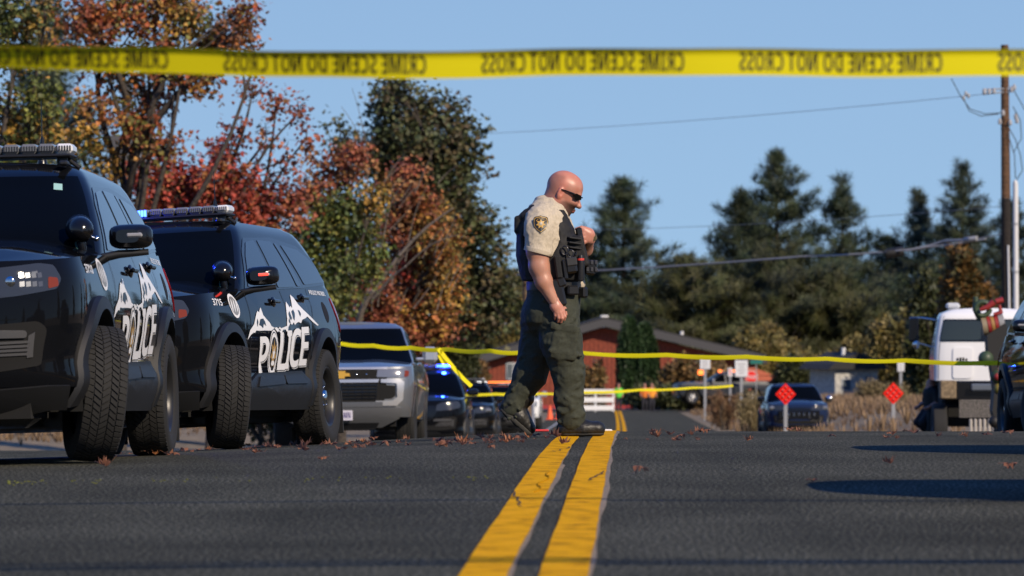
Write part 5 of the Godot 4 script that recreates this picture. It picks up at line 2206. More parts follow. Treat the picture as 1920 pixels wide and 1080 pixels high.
	# narrow dark evergreens by the red house
	for i in 2:
		var b := foot([1180, 1208][i], 244.0)
		var top: float = at(0, [600, 612][i], 244.0).y
		rng.seed = 40 + i
		var o := thing("arborvitae", ["taller dark green columnar evergreen before the red house", "shorter dark green columnar evergreen, right one of the pair"][i], "tree", b, 0, "columnar evergreens")
		var w := MB.new()
		w.tube([Vector3.ZERO, Vector3(0, (top - b.y) * .9, 0)], [.12, .03], 6)
		part("trunk", w, brown, o)
		var where := []
		var cols := []
		for k in 2600:
			var t := rng.randf()
			var r := (.85 + .12 * i) * pow(sin(PI * clampf(.12 + .86 * t, 0, 1)), .6) * sqrt(rng.randf())
			var a := rng.randf() * TAU
			where.append(Transform3D(Basis(rdir(), rng.randf() * .7).scaled(Vector3(.2, .42, .2)), Vector3(cos(a) * r, t * (top - b.y), sin(a) * r)))
			var v := rng.randf_range(.6, 1.3)
			cols.append(Color(.026 * v, .058 * v, .016 * v))
		multi("foliage", leafs[2], where, cols, o)
	# dry grass on the bank and round the signs
	rng.seed = 77
	var where := []
	var cols := []
	for i in 26000:
		var s := 60.0 + 165.0 * sqrt(rng.randf())
		var t := rng.randf_range(4.3, 46.0) if rng.randf() < .8 else -rng.randf_range(14.0, 34.0)
		var x := road_x(s) + t
		var n := sin(x * .9 + s * .13) + sin(s * .37 - x * .21)
		if n < -.7 + rng.randf() * .5:
			continue
		var sc := rng.randf_range(.14, .42) * (1.0 + .3 * n)
		where.append(Transform3D(Basis(Vector3.UP, rng.randf() * TAU).scaled(Vector3(sc * 1.3, sc, sc * 1.3)), Vector3(x, land(x, s) - .03, -s * K)))
		var v := rng.randf_range(.6, 1.25)
		cols.append(Color(.27 * v, .18 * v, .10 * v) if n > .1 else Color(.19 * v, .12 * v, .07 * v))
	var gs := multi("dry_grass", leafs[3], where, cols, self)
	gs.name = "dry_grass"
	# tumbleweed clumps on the near part of the bank
	for i in 4:
		var q: Array = [[1402, 785, 32, 46, 128], [1440, 780, 30, 30, 132], [1360, 760, 34, 30, 150], [1650, 745, 60, 34, 150]][i]
		var b := foot(q[0], q[4])
		shrub(["pale dry tumbleweed bush left of the blue car", "smaller dry bush touching the tumbleweed", "brown dry bush below the white signs", "tawny dry grass clump behind the right red diamond sign"][i], "dry_bush", b, Vector3(float(q[2]) / F * q[4], maxf(.5, at(0, q[1] - q[3], q[4]).y - b.y), .6), [Color(.34, .27, .14), Color(.26, .20, .10), Color(.16, .13, .06)] if i != 2 else [Color(.22, .12, .065), Color(.28, .18, .09)], 640 + i, .2, 1.0, "dry bushes on the bank", "bush", 3)


# ---------------------------------------------------------------- other vehicles
func build_pickup(label: String, paint: Material, detail: bool) -> Node3D:
	var car := thing("pickup_truck", label, "pickup truck")
	var ax := 1.87
	var plastic := mat("black textured plastic", .02, .02, .02)
	var glass := mat("dark tinted glass", .004, .005, .007)
	var gloss := mat("gloss black trim", .006, .006, .007)
	var rubber := mat("tyre rubber", .02, .02, .02)
	var rim := mat("bright wheel alloy", .35, .35, .36, .3, .9)
	var silver := mat("satin silver trim", .55, .55, .56, .25, .6)
	var chrome := mat("chrome", .62, .62, .63)
	var void_ := mat("wheel well", .004, .004, .004)
	var lo_sh := shell_of([.35, .55, .80, 1.0, 1.15, 1.25, 1.34], [.95, .985, 1.01, 1.03, 1.02, 1.0, .955], [2.72, 2.84, 2.87, 2.86, 2.83, 2.77, 2.6], [-3.0, -3.05, -3.05, -3.05, -3.05, -3.04, -3.03], .42, 3.6, .2, 5.0, .02)
	var up_sh := shell_of([1.22, 1.45, 1.65, 1.80, 1.87, 1.91], [.965, .89, .81, .755, .70, .60], [1.22, .80, .47, .24, .12, -.05], [-1.42, -1.38, -1.33, -1.28, -1.24, -1.15], .26, 3.2, .2, 4.0, .02)
	var nose := func(u: float, v: float) -> Vector3: return lo_sh.nose(signf(u) * asin(pow(minf(absf(u) / 1.02, 1.0), 1.8)) * 2.0 / PI, v)
	var mb := MB.new()
	var top := band(mb, lo_sh, func(_x, z): return arch_low(z, .50, .53, .44, ax), func(_x, z): return lin([-3.1, -1.3, 0.0, 1.0, 1.7, 2.5, 2.9], [1.36, 1.36, 1.27, 1.27, 1.27, 1.23, 1.20], z), 12, .9, .06, 22)
	cap(mb, top, func(s, z): return lin([-3, 0, 1.1, 1.6, 2.5, 2.8], [0, .02, .09, .085, .06, 0], z) * (1.0 - .25 * smoothstep(.5, .2, absf(s))))
	part("body", mb, paint, car)
	mb = MB.new()
	var utop := band(mb, up_sh, func(_x, _z): return 1.22, func(_x, _z): return 1.90, 12, 1.5, .08, 14)
	cap(mb, utop, func(_s, _z): return .03)
	part("cab", mb, paint, car)
	mb = MB.new()
	var qa := []
	for i in 11:
		qa.append(Vector2(-.82 + 1.64 * i / 10.0, 1.30))
	for i in 11:
		qa.append(Vector2(.76 - 1.52 * i / 10.0, 1.82))
	panel(mb, qa, up_sh.nose, .005, .08)
	part("windshield", mb, glass, car)
	for sd in [1.0, -1.0]:
		var f: Callable = up_sh.left if sd > 0 else up_sh.right
		for w in [[Vector2(.72, 1.31), Vector2(.12, 1.75), Vector2(-.12, 1.79), Vector2(-.16, 1.31)], [Vector2(-.25, 1.31), Vector2(-.22, 1.79), Vector2(-1.05, 1.77), Vector2(-1.15, 1.33)]]:
			mb = MB.new()
			panel(mb, rounded(w, .05), f, .005, .1)
			part("side_window", mb, glass, car)
		var fl: Callable = lo_sh.left if sd > 0 else lo_sh.right
		mb = MB.new()
		mb.box(Vector3(sd * 1.16, 1.42, .62), Vector3(.22, .24, .14), .05)
		mb.box(Vector3(sd * 1.02, 1.36, .62), Vector3(.14, .05, .08), .02)
		part("door_mirror", mb, silver, car)
		for c in [ax, -ax]:
			mb = MB.new()
			var rows := [[], [], []]
			for i in 25:
				var a := -.1 + (PI + .2) * i / 24.0
				for k in 3:
					var rad: float = [.51, .52, .58][k]
					var o: Vector3 = fl.call(c + cos(a) * rad, maxf(.44 + sin(a) * rad, .5))
					o.x += sd * [-.05, .018, .006][k]
					rows[k].append(o)
			if sd > 0:
				rows.reverse()
			mb.grid(rows)
			part("wheel_arch_flare", mb, paint, car)
	if detail:
		# broad nose: lamp strip with crest, black grille, silver brackets, bumper, plate
		mb = MB.new()
		panel(mb, [Vector2(-.62, .70), Vector2(.62, .70), Vector2(.66, 1.17), Vector2(-.66, 1.17)], nose, .004, .08)
		part("grille", mb, void_, car)
		mb = MB.new()
		for r in 5:
			panel(mb, [Vector2(-.50, .755 + r * .046), Vector2(.50, .755 + r * .046), Vector2(.50, .772 + r * .046), Vector2(-.50, .772 + r * .046)], nose, .016, .1)
		for c in 11:
			panel(mb, [Vector2(-.5 + c * .1, .745), Vector2(-.492 + c * .1, .745), Vector2(-.492 + c * .1, .98), Vector2(-.5 + c * .1, .98)], nose, .014, .1)
		part("grille_bar", mb, gloss, car)
		mb = MB.new()
		panel(mb, [Vector2(-.66, 1.165), Vector2(.66, 1.165), Vector2(.66, 1.195), Vector2(-.66, 1.195)], nose, .02, .08)
		panel(mb, [Vector2(-.52, .985), Vector2(.52, .985), Vector2(.54, 1.03), Vector2(-.54, 1.03)], nose, .02, .08)
		part("grille_moulding", mb, silver, car)
		mb = MB.new()
		for i in 2:
			mb.ball(nose.call([.22, .36][i], 1.10) + Vector3(0, 0, .012), Vector3(.014, .014, .01), 4)
		part("grille_lamp", mb, chrome, car)
		mb = MB.new()
		mb.prism([Vector2(-.125, 1.075), Vector2(-.055, 1.075), Vector2(-.06, 1.045), Vector2(.045, 1.045), Vector2(.05, 1.075), Vector2(.125, 1.075), Vector2(.11, 1.12), Vector2(.055, 1.12), Vector2(.06, 1.15), Vector2(-.045, 1.15), Vector2(-.05, 1.12), Vector2(-.11, 1.12)], 2.84, 2.885)
		part("emblem", mb, mat("gold emblem", .55, .32, .05, .3), car)
		for sd in [1.0, -1.0]:
			var nf: Callable = func(u: float, v: float) -> Vector3: return nose.call(u * sd, v)
			mb = MB.new()
			panel(mb, rounded([Vector2(.50, 1.06), Vector2(.52, 1.165), Vector2(.90, 1.18), Vector2(.93, 1.12), Vector2(.88, 1.05)], .02), nf, .012, .05)
			part("headlight", mb, mat("clear headlamp", .26, .27, .29, .1, .5), car)
			mb = MB.new()
			panel(mb, rounded([Vector2(.885, 1.06), Vector2(.90, 1.15), Vector2(.955, 1.14), Vector2(.94, 1.07)], .01), nf, .016, .05)
			part("side_marker", mb, mat("amber reflector", .17, .030, .010), car)
			mb = MB.new()
			panel(mb, [Vector2(.50, .66), Vector2(.80, .66), Vector2(.88, .74), Vector2(.88, .99), Vector2(.82, 1.03), Vector2(.56, 1.03), Vector2(.56, .98), Vector2(.78, .97), Vector2(.80, .78), Vector2(.74, .73), Vector2(.50, .73)], nf, .03, .05)
			part("nose_bracket", mb, silver, car)
			mb = MB.new()
			panel(mb, [Vector2(.56, .75), Vector2(.73, .76), Vector2(.78, .80), Vector2(.77, .94), Vector2(.58, .95)], nf, .006, .06)
			part("tow_recess", mb, void_, car)
			mb = MB.new()
			panel(mb, rounded([Vector2(.30, .42), Vector2(.44, .42), Vector2(.44, .50), Vector2(.30, .50)], .02), nf, .03, .06)
			part("fog_recess", mb, void_, car)
		mb = MB.new()
		panel(mb, [Vector2(-.84, .50), Vector2(-.6, .38), Vector2(.6, .38), Vector2(.84, .50), Vector2(.86, .64), Vector2(-.86, .64)], nose, .05, .06)
		panel(mb, [Vector2(-.60, .645), Vector2(.60, .645), Vector2(.60, .715), Vector2(-.60, .715)], nose, .04, .06)
		part("bumper", mb, mat("brushed bumper", .20, .205, .215, .3, .6), car)
		mb = MB.new()
		panel(mb, [Vector2(-.5, .33), Vector2(.5, .33), Vector2(.56, .45), Vector2(-.56, .45)], nose, .055, .06)
		part("air_dam", mb, plastic, car)
		mb = MB.new()
		mb.box(Vector3(0.0, .535, 2.90), Vector3(.31, .155, .01), .002)
		var pl := part("licence_plate", mb, mat("plate white", .55, .53, .60, .4), car)
		mb = MB.new()
		lay(mb, fit_text("841 GMN", Vector2(0, .53), Vector2(.25, .08)), func(u, v): return Vector3(u, v, 2.905), .002, .3)
		part("plate_number", mb, mat("plate ink", .05, .03, .16, .5), pl)
	else:
		mb = MB.new()
		panel(mb, [Vector2(-.55, .70), Vector2(.55, .70), Vector2(.58, 1.12), Vector2(-.58, 1.12)], nose, .006, .1)
		part("grille", mb, gloss, car)
		for sd in [1.0, -1.0]:
			var nf: Callable = func(u: float, v: float) -> Vector3: return nose.call(u * sd, v)
			mb = MB.new()
			panel(mb, rounded([Vector2(.58, .92), Vector2(.60, 1.14), Vector2(.92, 1.14), Vector2(.90, .92)], .02), nf, .012, .08)
			part("headlight", mb, mat("clear headlamp", .26, .27, .29), car)
		mb = MB.new()
		panel(mb, [Vector2(-.86, .42), Vector2(.86, .42), Vector2(.86, .66), Vector2(-.86, .66)], nose, .05, .08)
		part("bumper", mb, chrome, car)
	mb = MB.new()
	mb.box(Vector3(0, .58, 0), Vector3(1.5, .42, 5.4))
	mb.box(Vector3(0, .62, 0), Vector3(1.9, .3, 2.5))
	part("underbody", mb, void_, car)
	var wm := wheel_mesh(.415, .28, .26, detail)
	for c in [ax, -ax]:
		for sd in [1.0, -1.0]:
			var wh := Node3D.new()
			wh.name = "wheel"
			car.add_child(wh, true)
			wh.position = Vector3(sd * .86, .415, c)
			wh.rotation.y = 0.0 if sd > 0 else PI
			for k in 4:
				if k == 1 and not detail:
					continue
				part(["tyre", "tread", "rim", "hub_cap"][k], wm[k], [rubber, rubber, rim, chrome][k], wh)
	return car


func small_person(label: String, base: Vector3, vest: Color, legs: Color, turn := 0.0, crouch := false) -> void:
	var p := thing("person", label, "person", base, turn)
	var skin := mat("far skin", .42, .20, .14, .5)
	var mb := MB.new()
	var f := Field.new().begin(Vector3(-.5, -.05, -.5), Vector3(.5, 1.9, .5), .028)
	var s := 0.62 if crouch else 1.0
	f.egg(Vector3(0, 1.66 * s, .02), Vector3(.085, .115, .10), .02)
	f.bone(Vector3(0, 1.5 * s, 0), Vector3(0, 1.6 * s, 0), .06, .055, .02)
	f.bone(Vector3(0, 1.0 * s, 0), Vector3(0, 1.4 * s, 0), .13, .16, .03)
	for q in [1.0, -1.0]:
		f.bone(Vector3(q * .2, 1.4 * s, 0), Vector3(q * .27, 1.12 * s, .02), .055, .048, .03)
		f.bone(Vector3(q * .27, 1.12 * s, .02), Vector3(q * .22, .95 * s, .2), .045, .035, .02)
		f.egg(Vector3(q * .21, .93 * s, .24), Vector3(.035, .04, .05), .02)
	f.skin(mb, 1.0)
	part("body", mb, skin, p)
	mb = MB.new()
	f = Field.new().begin(Vector3(-.5, -.05, -.5), Vector3(.5, 1.9, .5), .028)
	f.bone(Vector3(0, 1.0 * s, 0), Vector3(0, 1.36 * s, 0), .17, .185, .03, Vector3(.85, 1, 1.1))
	for q in [1.0, -1.0]:
		f.bone(Vector3(q * .19, 1.4 * s, 0), Vector3(q * .26, 1.16 * s, .02), .075, .065, .04)
	f.skin(mb, 1.0)
	part("vest", mb, mat("cloth %s" % vest.to_html(), vest.r, vest.g, vest.b, .8), p)
	mb = MB.new()
	f = Field.new().begin(Vector3(-.5, -.05, -.5), Vector3(.5, 1.9, .9), .028)
	for q in [1.0, -1.0]:
		f.bone(Vector3(q * .09, .98 * s, 0), Vector3(q * .11, .5 * s, .25 if crouch else .03), .105, .08, .05)
		f.bone(Vector3(q * .11, .5 * s, .25 if crouch else .03), Vector3(q * .11, .08, 0), .075, .055, .03)
		f.bone(Vector3(q * .11, .05, -.03), Vector3(q * .12, .05, .16), .05, .045, .03)
	f.skin(mb, 1.0)
	part("trousers", mb, mat("cloth %s" % legs.to_html(), legs.r, legs.g, legs.b, .8), p)


func park(o: Node3D, px: float, d: float, yaw_deg: float, base: float, track: float, lift := 0.0) -> void:
	fit_pose(o, (px - 960.0) / F * d, -d * K, deg_to_rad(yaw_deg), base, track)
	o.position.y += lift


func build_more_vehicles(one: Node3D) -> void:
	var grey := car_paint("grey metallic paint", .19, .20, .215, .55)
	var pick := build_pickup("grey pickup truck with gold bow tie emblem facing the camera behind the police cars", grey, true)
	park(pick, 662, 54.5, -1.2, 1.87, .86)
	# the row behind the pickup
	var black := mat("black car paint", .0045, .005, .0065)
	var three := build_suv("black police SUV with bright blue roof lamp, half hidden by the grey pickup", black, true, false)
	three.set_meta("group", "police cars parked along the left side")
	park(three, 794, 78.0, -1.5, AXLE, .855)
	light_diodes(three, .30, .62, glow("blue lamp", .05, .14, 1.0, 7.0), Color(.15, .3, 1), 1.5)
	var four := build_suv("dark police SUV behind the blue lit one, above the officer's trailing boot", black, true, false)
	four.set_meta("group", "police cars parked along the left side")
	park(four, 868, 104.0, -1.5, AXLE, .855)
	var mb := MB.new()
	for sd in [1.0, -1.0]:
		mb.box(Vector3(sd * .72, .98, 2.27), Vector3(.30, .10, .14), .03)
	part("headlamp_glass", mb, mat("clear headlamp", .26, .27, .29), four)
	var five := build_suv("dark police SUV with white and amber roof lamps lit, left of the officer's knee", black, true, false)
	five.set_meta("group", "police cars parked along the left side")
	park(five, 930, 118.0, -1.5, AXLE, .855)
	light_diodes(five, -.6, -.28, glow("white lamp", 1, 1, 1, 2.0), Color.WHITE, 0.0)
	light_diodes(five, -.22, .6, glow("amber lamp", 1.0, .22, .04, 2.5), Color.WHITE, 0.0)
	var wp := build_pickup("white pickup truck seen between the officer's legs", car_paint("white car paint", .72, .73, .75), false)
	park(wp, 968, 150.0, -1.5, 1.87, .86)
	# right side
	var blue := build_suv("dark blue SUV facing the camera behind the left red diamond sign", car_paint("navy car paint", .012, .022, .060), false, false)
	park(blue, 1487, 119.0, 1.0, AXLE, .855)
	mb = MB.new()
	for sd in [1.0, -1.0]:
		mb.box(Vector3(sd * .76, 1.0, 2.22), Vector3(.34, .13, .16), .04)
	part("headlamp_glass", mb, mat("clear headlamp", .26, .27, .29), blue)
	mb = MB.new()
	mb.box(Vector3(0, .78, 2.42), Vector3(1.3, .30, .08), .03)
	part("grille_panel", mb, mat("gloss black trim", .006, .006, .007), blue)
	for i in 7:
		mb = MB.new()
		mb.box(Vector3(-.48 + i * .16, .80, 2.47), Vector3(.045, .10, .03), .01)
		part("grille_bar", mb, mat("chrome", .62, .62, .63), blue)
	mb = MB.new()
	mb.ball(Vector3(1.08, 1.30, .80), Vector3(.11, .09, .09), 6)
	part("mirror_cap", mb, mat("chrome", .62, .62, .63), blue)
	var truck := build_pickup("dark work truck with amber roof lamps parked across the far end of the road", mat("dark work paint", .02, .025, .035, .4), false)
	park(truck, 1350, 228.0, -82.0, 1.87, .86, .5)
	mb = MB.new()
	for q in [[.0, 1.98], [-.9, 1.98]]:
		mb.box(Vector3(0, q[1], q[0]), Vector3(.5, .16, .16), .04)
	part("amber_lamp", mb, glow("amber lamp", 1.0, .22, .04, 2.5), truck)
	mb = MB.new()
	mb.box(Vector3(0, 1.9, 1.2), Vector3(.3, .3, .3), .04)
	part("amber_lamp", mb, glow("amber lamp", 1.0, .22, .04, 2.5), truck)
	# black SUV at the right edge and two more just outside it, whose shadows cross the road
	var r1 := again(one, "black police SUV cut by the right edge, the yellow tape tied to it")
	park(r1, 2078, 42.3, 2.0, AXLE, .855)
	var r2 := again(one, "black police SUV outside the right edge, nose towards the road, nearer the camera")
	fit_pose(r2, 4.80, -20.6, deg_to_rad(-90), AXLE, .855)
	var r3 := again(one, "black police SUV outside the right edge, nose towards the road, farther from the camera")
	fit_pose(r3, 5.52, -27.7, deg_to_rad(-90), AXLE, .855)
	build_white_truck()
	small_person("person in a green safety vest at the end of the white rail fence", foot(1160, 231.0), Color(.12, .62, .06), Color(.02, .02, .03))
	small_person("left one of two people in orange safety vests at the far junction", foot(1209, 232.0), Color(.75, .20, .03), Color(.02, .02, .03))
	small_person("right one of two people in orange safety vests at the far junction", foot(1222, 232.0), Color(.80, .30, .03), Color(.02, .02, .03), .4)
	small_person("crouching person in black behind the wheel of the white truck", Vector3((1747.0 - 960) / F * 71.5, ground((1747.0 - 960) / F * 71.5, 71.5) + .3, -71.5 * K), Color(.008, .008, .009), Color(.01, .01, .015), -1.2, true)


func build_white_truck() -> void:
	var d := 70.0
	var cx := (1852.0 - 960.0) / F * d
	var t := thing("work_truck", "white work truck seen from behind, grey ribbed plates below its cab", "truck", Vector3(cx, ground(cx, d), -d * K), PI + deg_to_rad(-2))
	var paint := car_paint("white car paint", .72, .73, .75)
	var glass := mat("dark tinted glass", .004, .005, .007)
	var gloss := mat("gloss black trim", .006, .006, .007)
	var rubber := mat("tyre rubber", .02, .02, .02)
	var plate := mat("grey ribbed steel", .30, .275, .25, .6, .1)
	worn(plate, "plate", 3.0, .5, 1.0)
	var wood := mat("weathered tan board", .30, .22, .13, .8)
	worn(wood, "board", 2.0, .6, 1.0)
	var sh := shell_of([1.35, 1.9, 2.2, 2.45, 2.60, 2.68, 2.71], [.99, .985, .955, .915, .88, .80, .68], [2.4, 2.3, 1.7, 1.5, 1.4, 1.3, 1.1], [0, 0, .02, .05, .09, .14, .24], .5, 3.0, .16, 3.0, .0)
	var mb := MB.new()
	var top := band(mb, sh, func(_x, _z): return 1.38, func(_x, _z): return 2.71, 18, 2.2, .08, 12)
	cap(mb, top, func(_s, _z): return .03)
	part("cab", mb, paint, t)
	mb = MB.new()
	panel(mb, rounded([Vector2(-.70, 2.11), Vector2(.70, 2.11), Vector2(.66, 2.53), Vector2(-.66, 2.53)], .07), sh.tail, .010, .08)
	part("window_seal", mb, gloss, t)
	for s in [-1.0, 1.0]:
		mb = MB.new()
		panel(mb, rounded([Vector2(s * .03, 2.14), Vector2(s * .67, 2.14), Vector2(s * .635, 2.50), Vector2(s * .03, 2.50)], .05), sh.tail, .014, .08)
		part("rear_window", mb, mat("grey green glass", .03, .04, .042, .05), t)
	mb = MB.new()
	panel(mb, rounded([Vector2(.10, 1.42), Vector2(.36, 1.42), Vector2(.36, 2.0), Vector2(.10, 2.0)], .05), sh.tail, .022, .08)
	part("cab_rib", mb, paint, t)
	for x in [.80, -.80]:
		mb = MB.new()
		panel(mb, [Vector2(x * .86, 1.4), Vector2(x * .86 + .012, 1.4), Vector2(x * .82 + .012, 2.6), Vector2(x * .82, 2.6)], sh.tail, .004, .1, false)
		part("cab_seam", mb, mat("panel gap", .002, .002, .002), t)
	mb = MB.new()   # small dark script emblem on the cab back
	for i in 4:
		mb.box(Vector3(.40 + i * .055, 1.77 + .01 * (i % 2), -.02), Vector3(.04, .05 + .02 * (i % 3), .02), .008)
	var em := part("cab_emblem", mb, gloss, t)
	em.set_meta("kind", "stuff")
	mb = MB.new()
	mb.box(Vector3(.62, 2.78, .6), Vector3(.26, .12, .3), .04)
	part("roof_marker", mb, mat("pale marker lamp", .5, .52, .55, .3), t)
	for s in [1.0, -1.0]:
		mb = MB.new()
		mb.tube([Vector3(s * .92, 2.52, 1.2), Vector3(s * 1.2, 2.56, 1.0), Vector3(s * 1.42, 2.55, .9)], .018, 6)
		mb.tube([Vector3(s * .97, 2.0, 1.2), Vector3(s * 1.25, 2.08, 1.0), Vector3(s * 1.36, 2.12, .9)], .014, 6)
		part("mirror_arm", mb, mat("chrome", .62, .62, .63), t)
		mb = MB.new()
		mb.box(Vector3(s * 1.34, 2.33, .9), Vector3(.19, .46, .07), .03)
		part("wing_mirror", mb, gloss, t)
		mb = MB.new()
		mb.ball(Vector3(s * 1.30, 2.05, .9), Vector3(.07, .09, .05), 6)
		part("round_mirror", mb, mat("chrome", .62, .62, .63), t)
	# frame, boards, ribbed plates, wheels
	mb = MB.new()
	mb.box(Vector3(.78, 1.22, -.5), Vector3(.30, .34, .5), .02)
	part("board", mb, wood, t)
	mb = MB.new()
	mb.box(Vector3(.0, 1.20, .0), Vector3(1.6, .36, .8), .02)
	part("frame", mb, gloss, t)
	mb = MB.new()
	mb.box(Vector3(.10, 1.26, -.52), Vector3(.5, .14, .06), .03)
	part("frame_box", mb, mat("blue grey steel", .09, .11, .14, .5), t)
	mb = MB.new()
	mb.box(Vector3(-.55, 1.22, -.52), Vector3(.5, .36, .08), .02)
	part("side_plate", mb, mat("light grey steel", .28, .28, .29, .5, .3), t)
	for i in 12:
		mb = MB.new()
		mb.box(Vector3(.0, 1.02 - i * .028, -.60 - i * .004), Vector3(1.15, .022, .04), .006)
		part("plate_rib", mb, plate, t)
	for i in 8:
		mb = MB.new()
		mb.box(Vector3(.36 - i * .085, .42, -.70), Vector3(.06, .52, .05), .02)
		part("ribbed_apron", mb, mat("pale corrugated steel", .42, .39, .35, .55, .1), t)
	mb = MB.new()
	mb.box(Vector3(0, .72, .5), Vector3(1.5, .4, 1.4))
	mb.box(Vector3(0, 1.0, 1.2), Vector3(1.7, .8, 2.2), .05)
	part("chassis", mb, mat("wheel well", .004, .004, .004), t)
	var wm := wheel_mesh(.48, .28, .30, false)
	for z in [-.2, 2.0]:
		for s in [1.0, -1.0]:
			var wh := Node3D.new()
			wh.name = "wheel"
			t.add_child(wh, true)
			wh.position = Vector3(s * .92, .48, z)
			wh.rotation.y = 0.0 if s > 0 else PI
			for k in [0, 2, 3]:
				part(["tyre", "tread", "rim", "hub_cap"][k], wm[k], [rubber, rubber, mat("blue wheel paint", .03, .06, .13, .4), mat("chrome", .62, .62, .63)][k], wh)
	# upright boom in front of the cab back
	var bd := 62.0
	var fo := Vector3((1872.0 - 960) / F * bd, 0, -bd * K)
	fo.y = ground(fo.x, bd)
	var b := thing("machine_boom", "dark upright machine boom with green ring head and red levers before the white cab", "machine", fo)
	var G := func(px: float, py: float, z := 0.0) -> Vector3: return at(px, py, bd) - fo + Vector3(0, 0, z)
	var gpaint := mat("dark green machine paint", .035, .06, .03, .5)
	var red := mat("red lever paint", .26, .022, .02, .5)
	mb = MB.new()
	var poly := []
	for q in [[1848, 628], [1882, 606], [1894, 640], [1890, 668], [1885, 720], [1880, 770], [1884, 812], [1868, 812], [1858, 770], [1862, 730], [1856, 690], [1850, 660]]:
		var w: Vector3 = G.call(q[0], q[1])
		poly.append(Vector2(w.x, w.y))
	mb.prism(poly, -.25, .25)
	mb.tube([G.call(1876, 800), G.call(1876, 850)], .12, 10)
	part("column", mb, mat("black machine paint", .008, .008, .008, .6), b)
	mb = MB.new()
	mb.tube([G.call(1843, 604, .1), G.call(1848, 630, .1)], .11, 12)
	var cyl := [[1841, 1850, "tan band", .24, .19, .12], [1851, 1857, "red lever paint", .42, .03, .025], [1858, 1864, "amber band", .32, .17, .05], [1865, 1871, "red lever paint", .42, .03, .025], [1872, 1882, "dull steel", .25, .25, .26]]
	for c in cyl:
		mb = MB.new()
		mb.tube([G.call(c[0], 609.5 - (c[0] - 1841) * .18 + 3, .02), G.call(c[1], 609.5 - (c[1] - 1841) * .18 + 3, .02)], .155, 16)
		part("banded_cylinder", mb, mat(c[2], c[3], c[4], c[5], .45), b)
	mb = MB.new()
	var ring := []
	for i in 19:
		var a := TAU * i / 18
		ring.append(G.call(1842 + cos(a) * 13, 579 + sin(a) * 13, .06))
	mb.tube(ring, .045, 8, false)
	mb.tube([G.call(1829, 556, .0), G.call(1830, 580, .0), G.call(1838, 600, .0)], [.04, .06, .05], 8)
	part("ring_head", mb, gpaint, b)
	mb = MB.new()
	mb.tube([G.call(1836, 581, .14), G.call(1850, 576, .14), G.call(1862, 566, .14)], [.03, .05, .06], 8)
	mb.tube([G.call(1866, 566, .1), G.call(1880, 562, .1)], [.05, .05], 8)
	mb.tube([G.call(1872, 572, .1), G.call(1876, 585, .1), G.call(1862, 590, .1)], [.03, .04, .03], 8)
	part("lever", mb, red, b)
	for q in [[1846, 672, .13, gpaint], [1868, 705, .12, gpaint], [1872, 728, .10, mat("dull yellow paint", .22, .17, .03, .5)], [1866, 706, .06, red], [1862, 790, .10, mat("black machine paint", .008, .008, .008, .6)]]:
		mb = MB.new()
		mb.ball(G.call(q[0], q[1], .22 if q[2] > .07 else .34), Vector3(q[2], q[2], q[2]), 7)
		part("hose_fitting", mb, q[3], b)


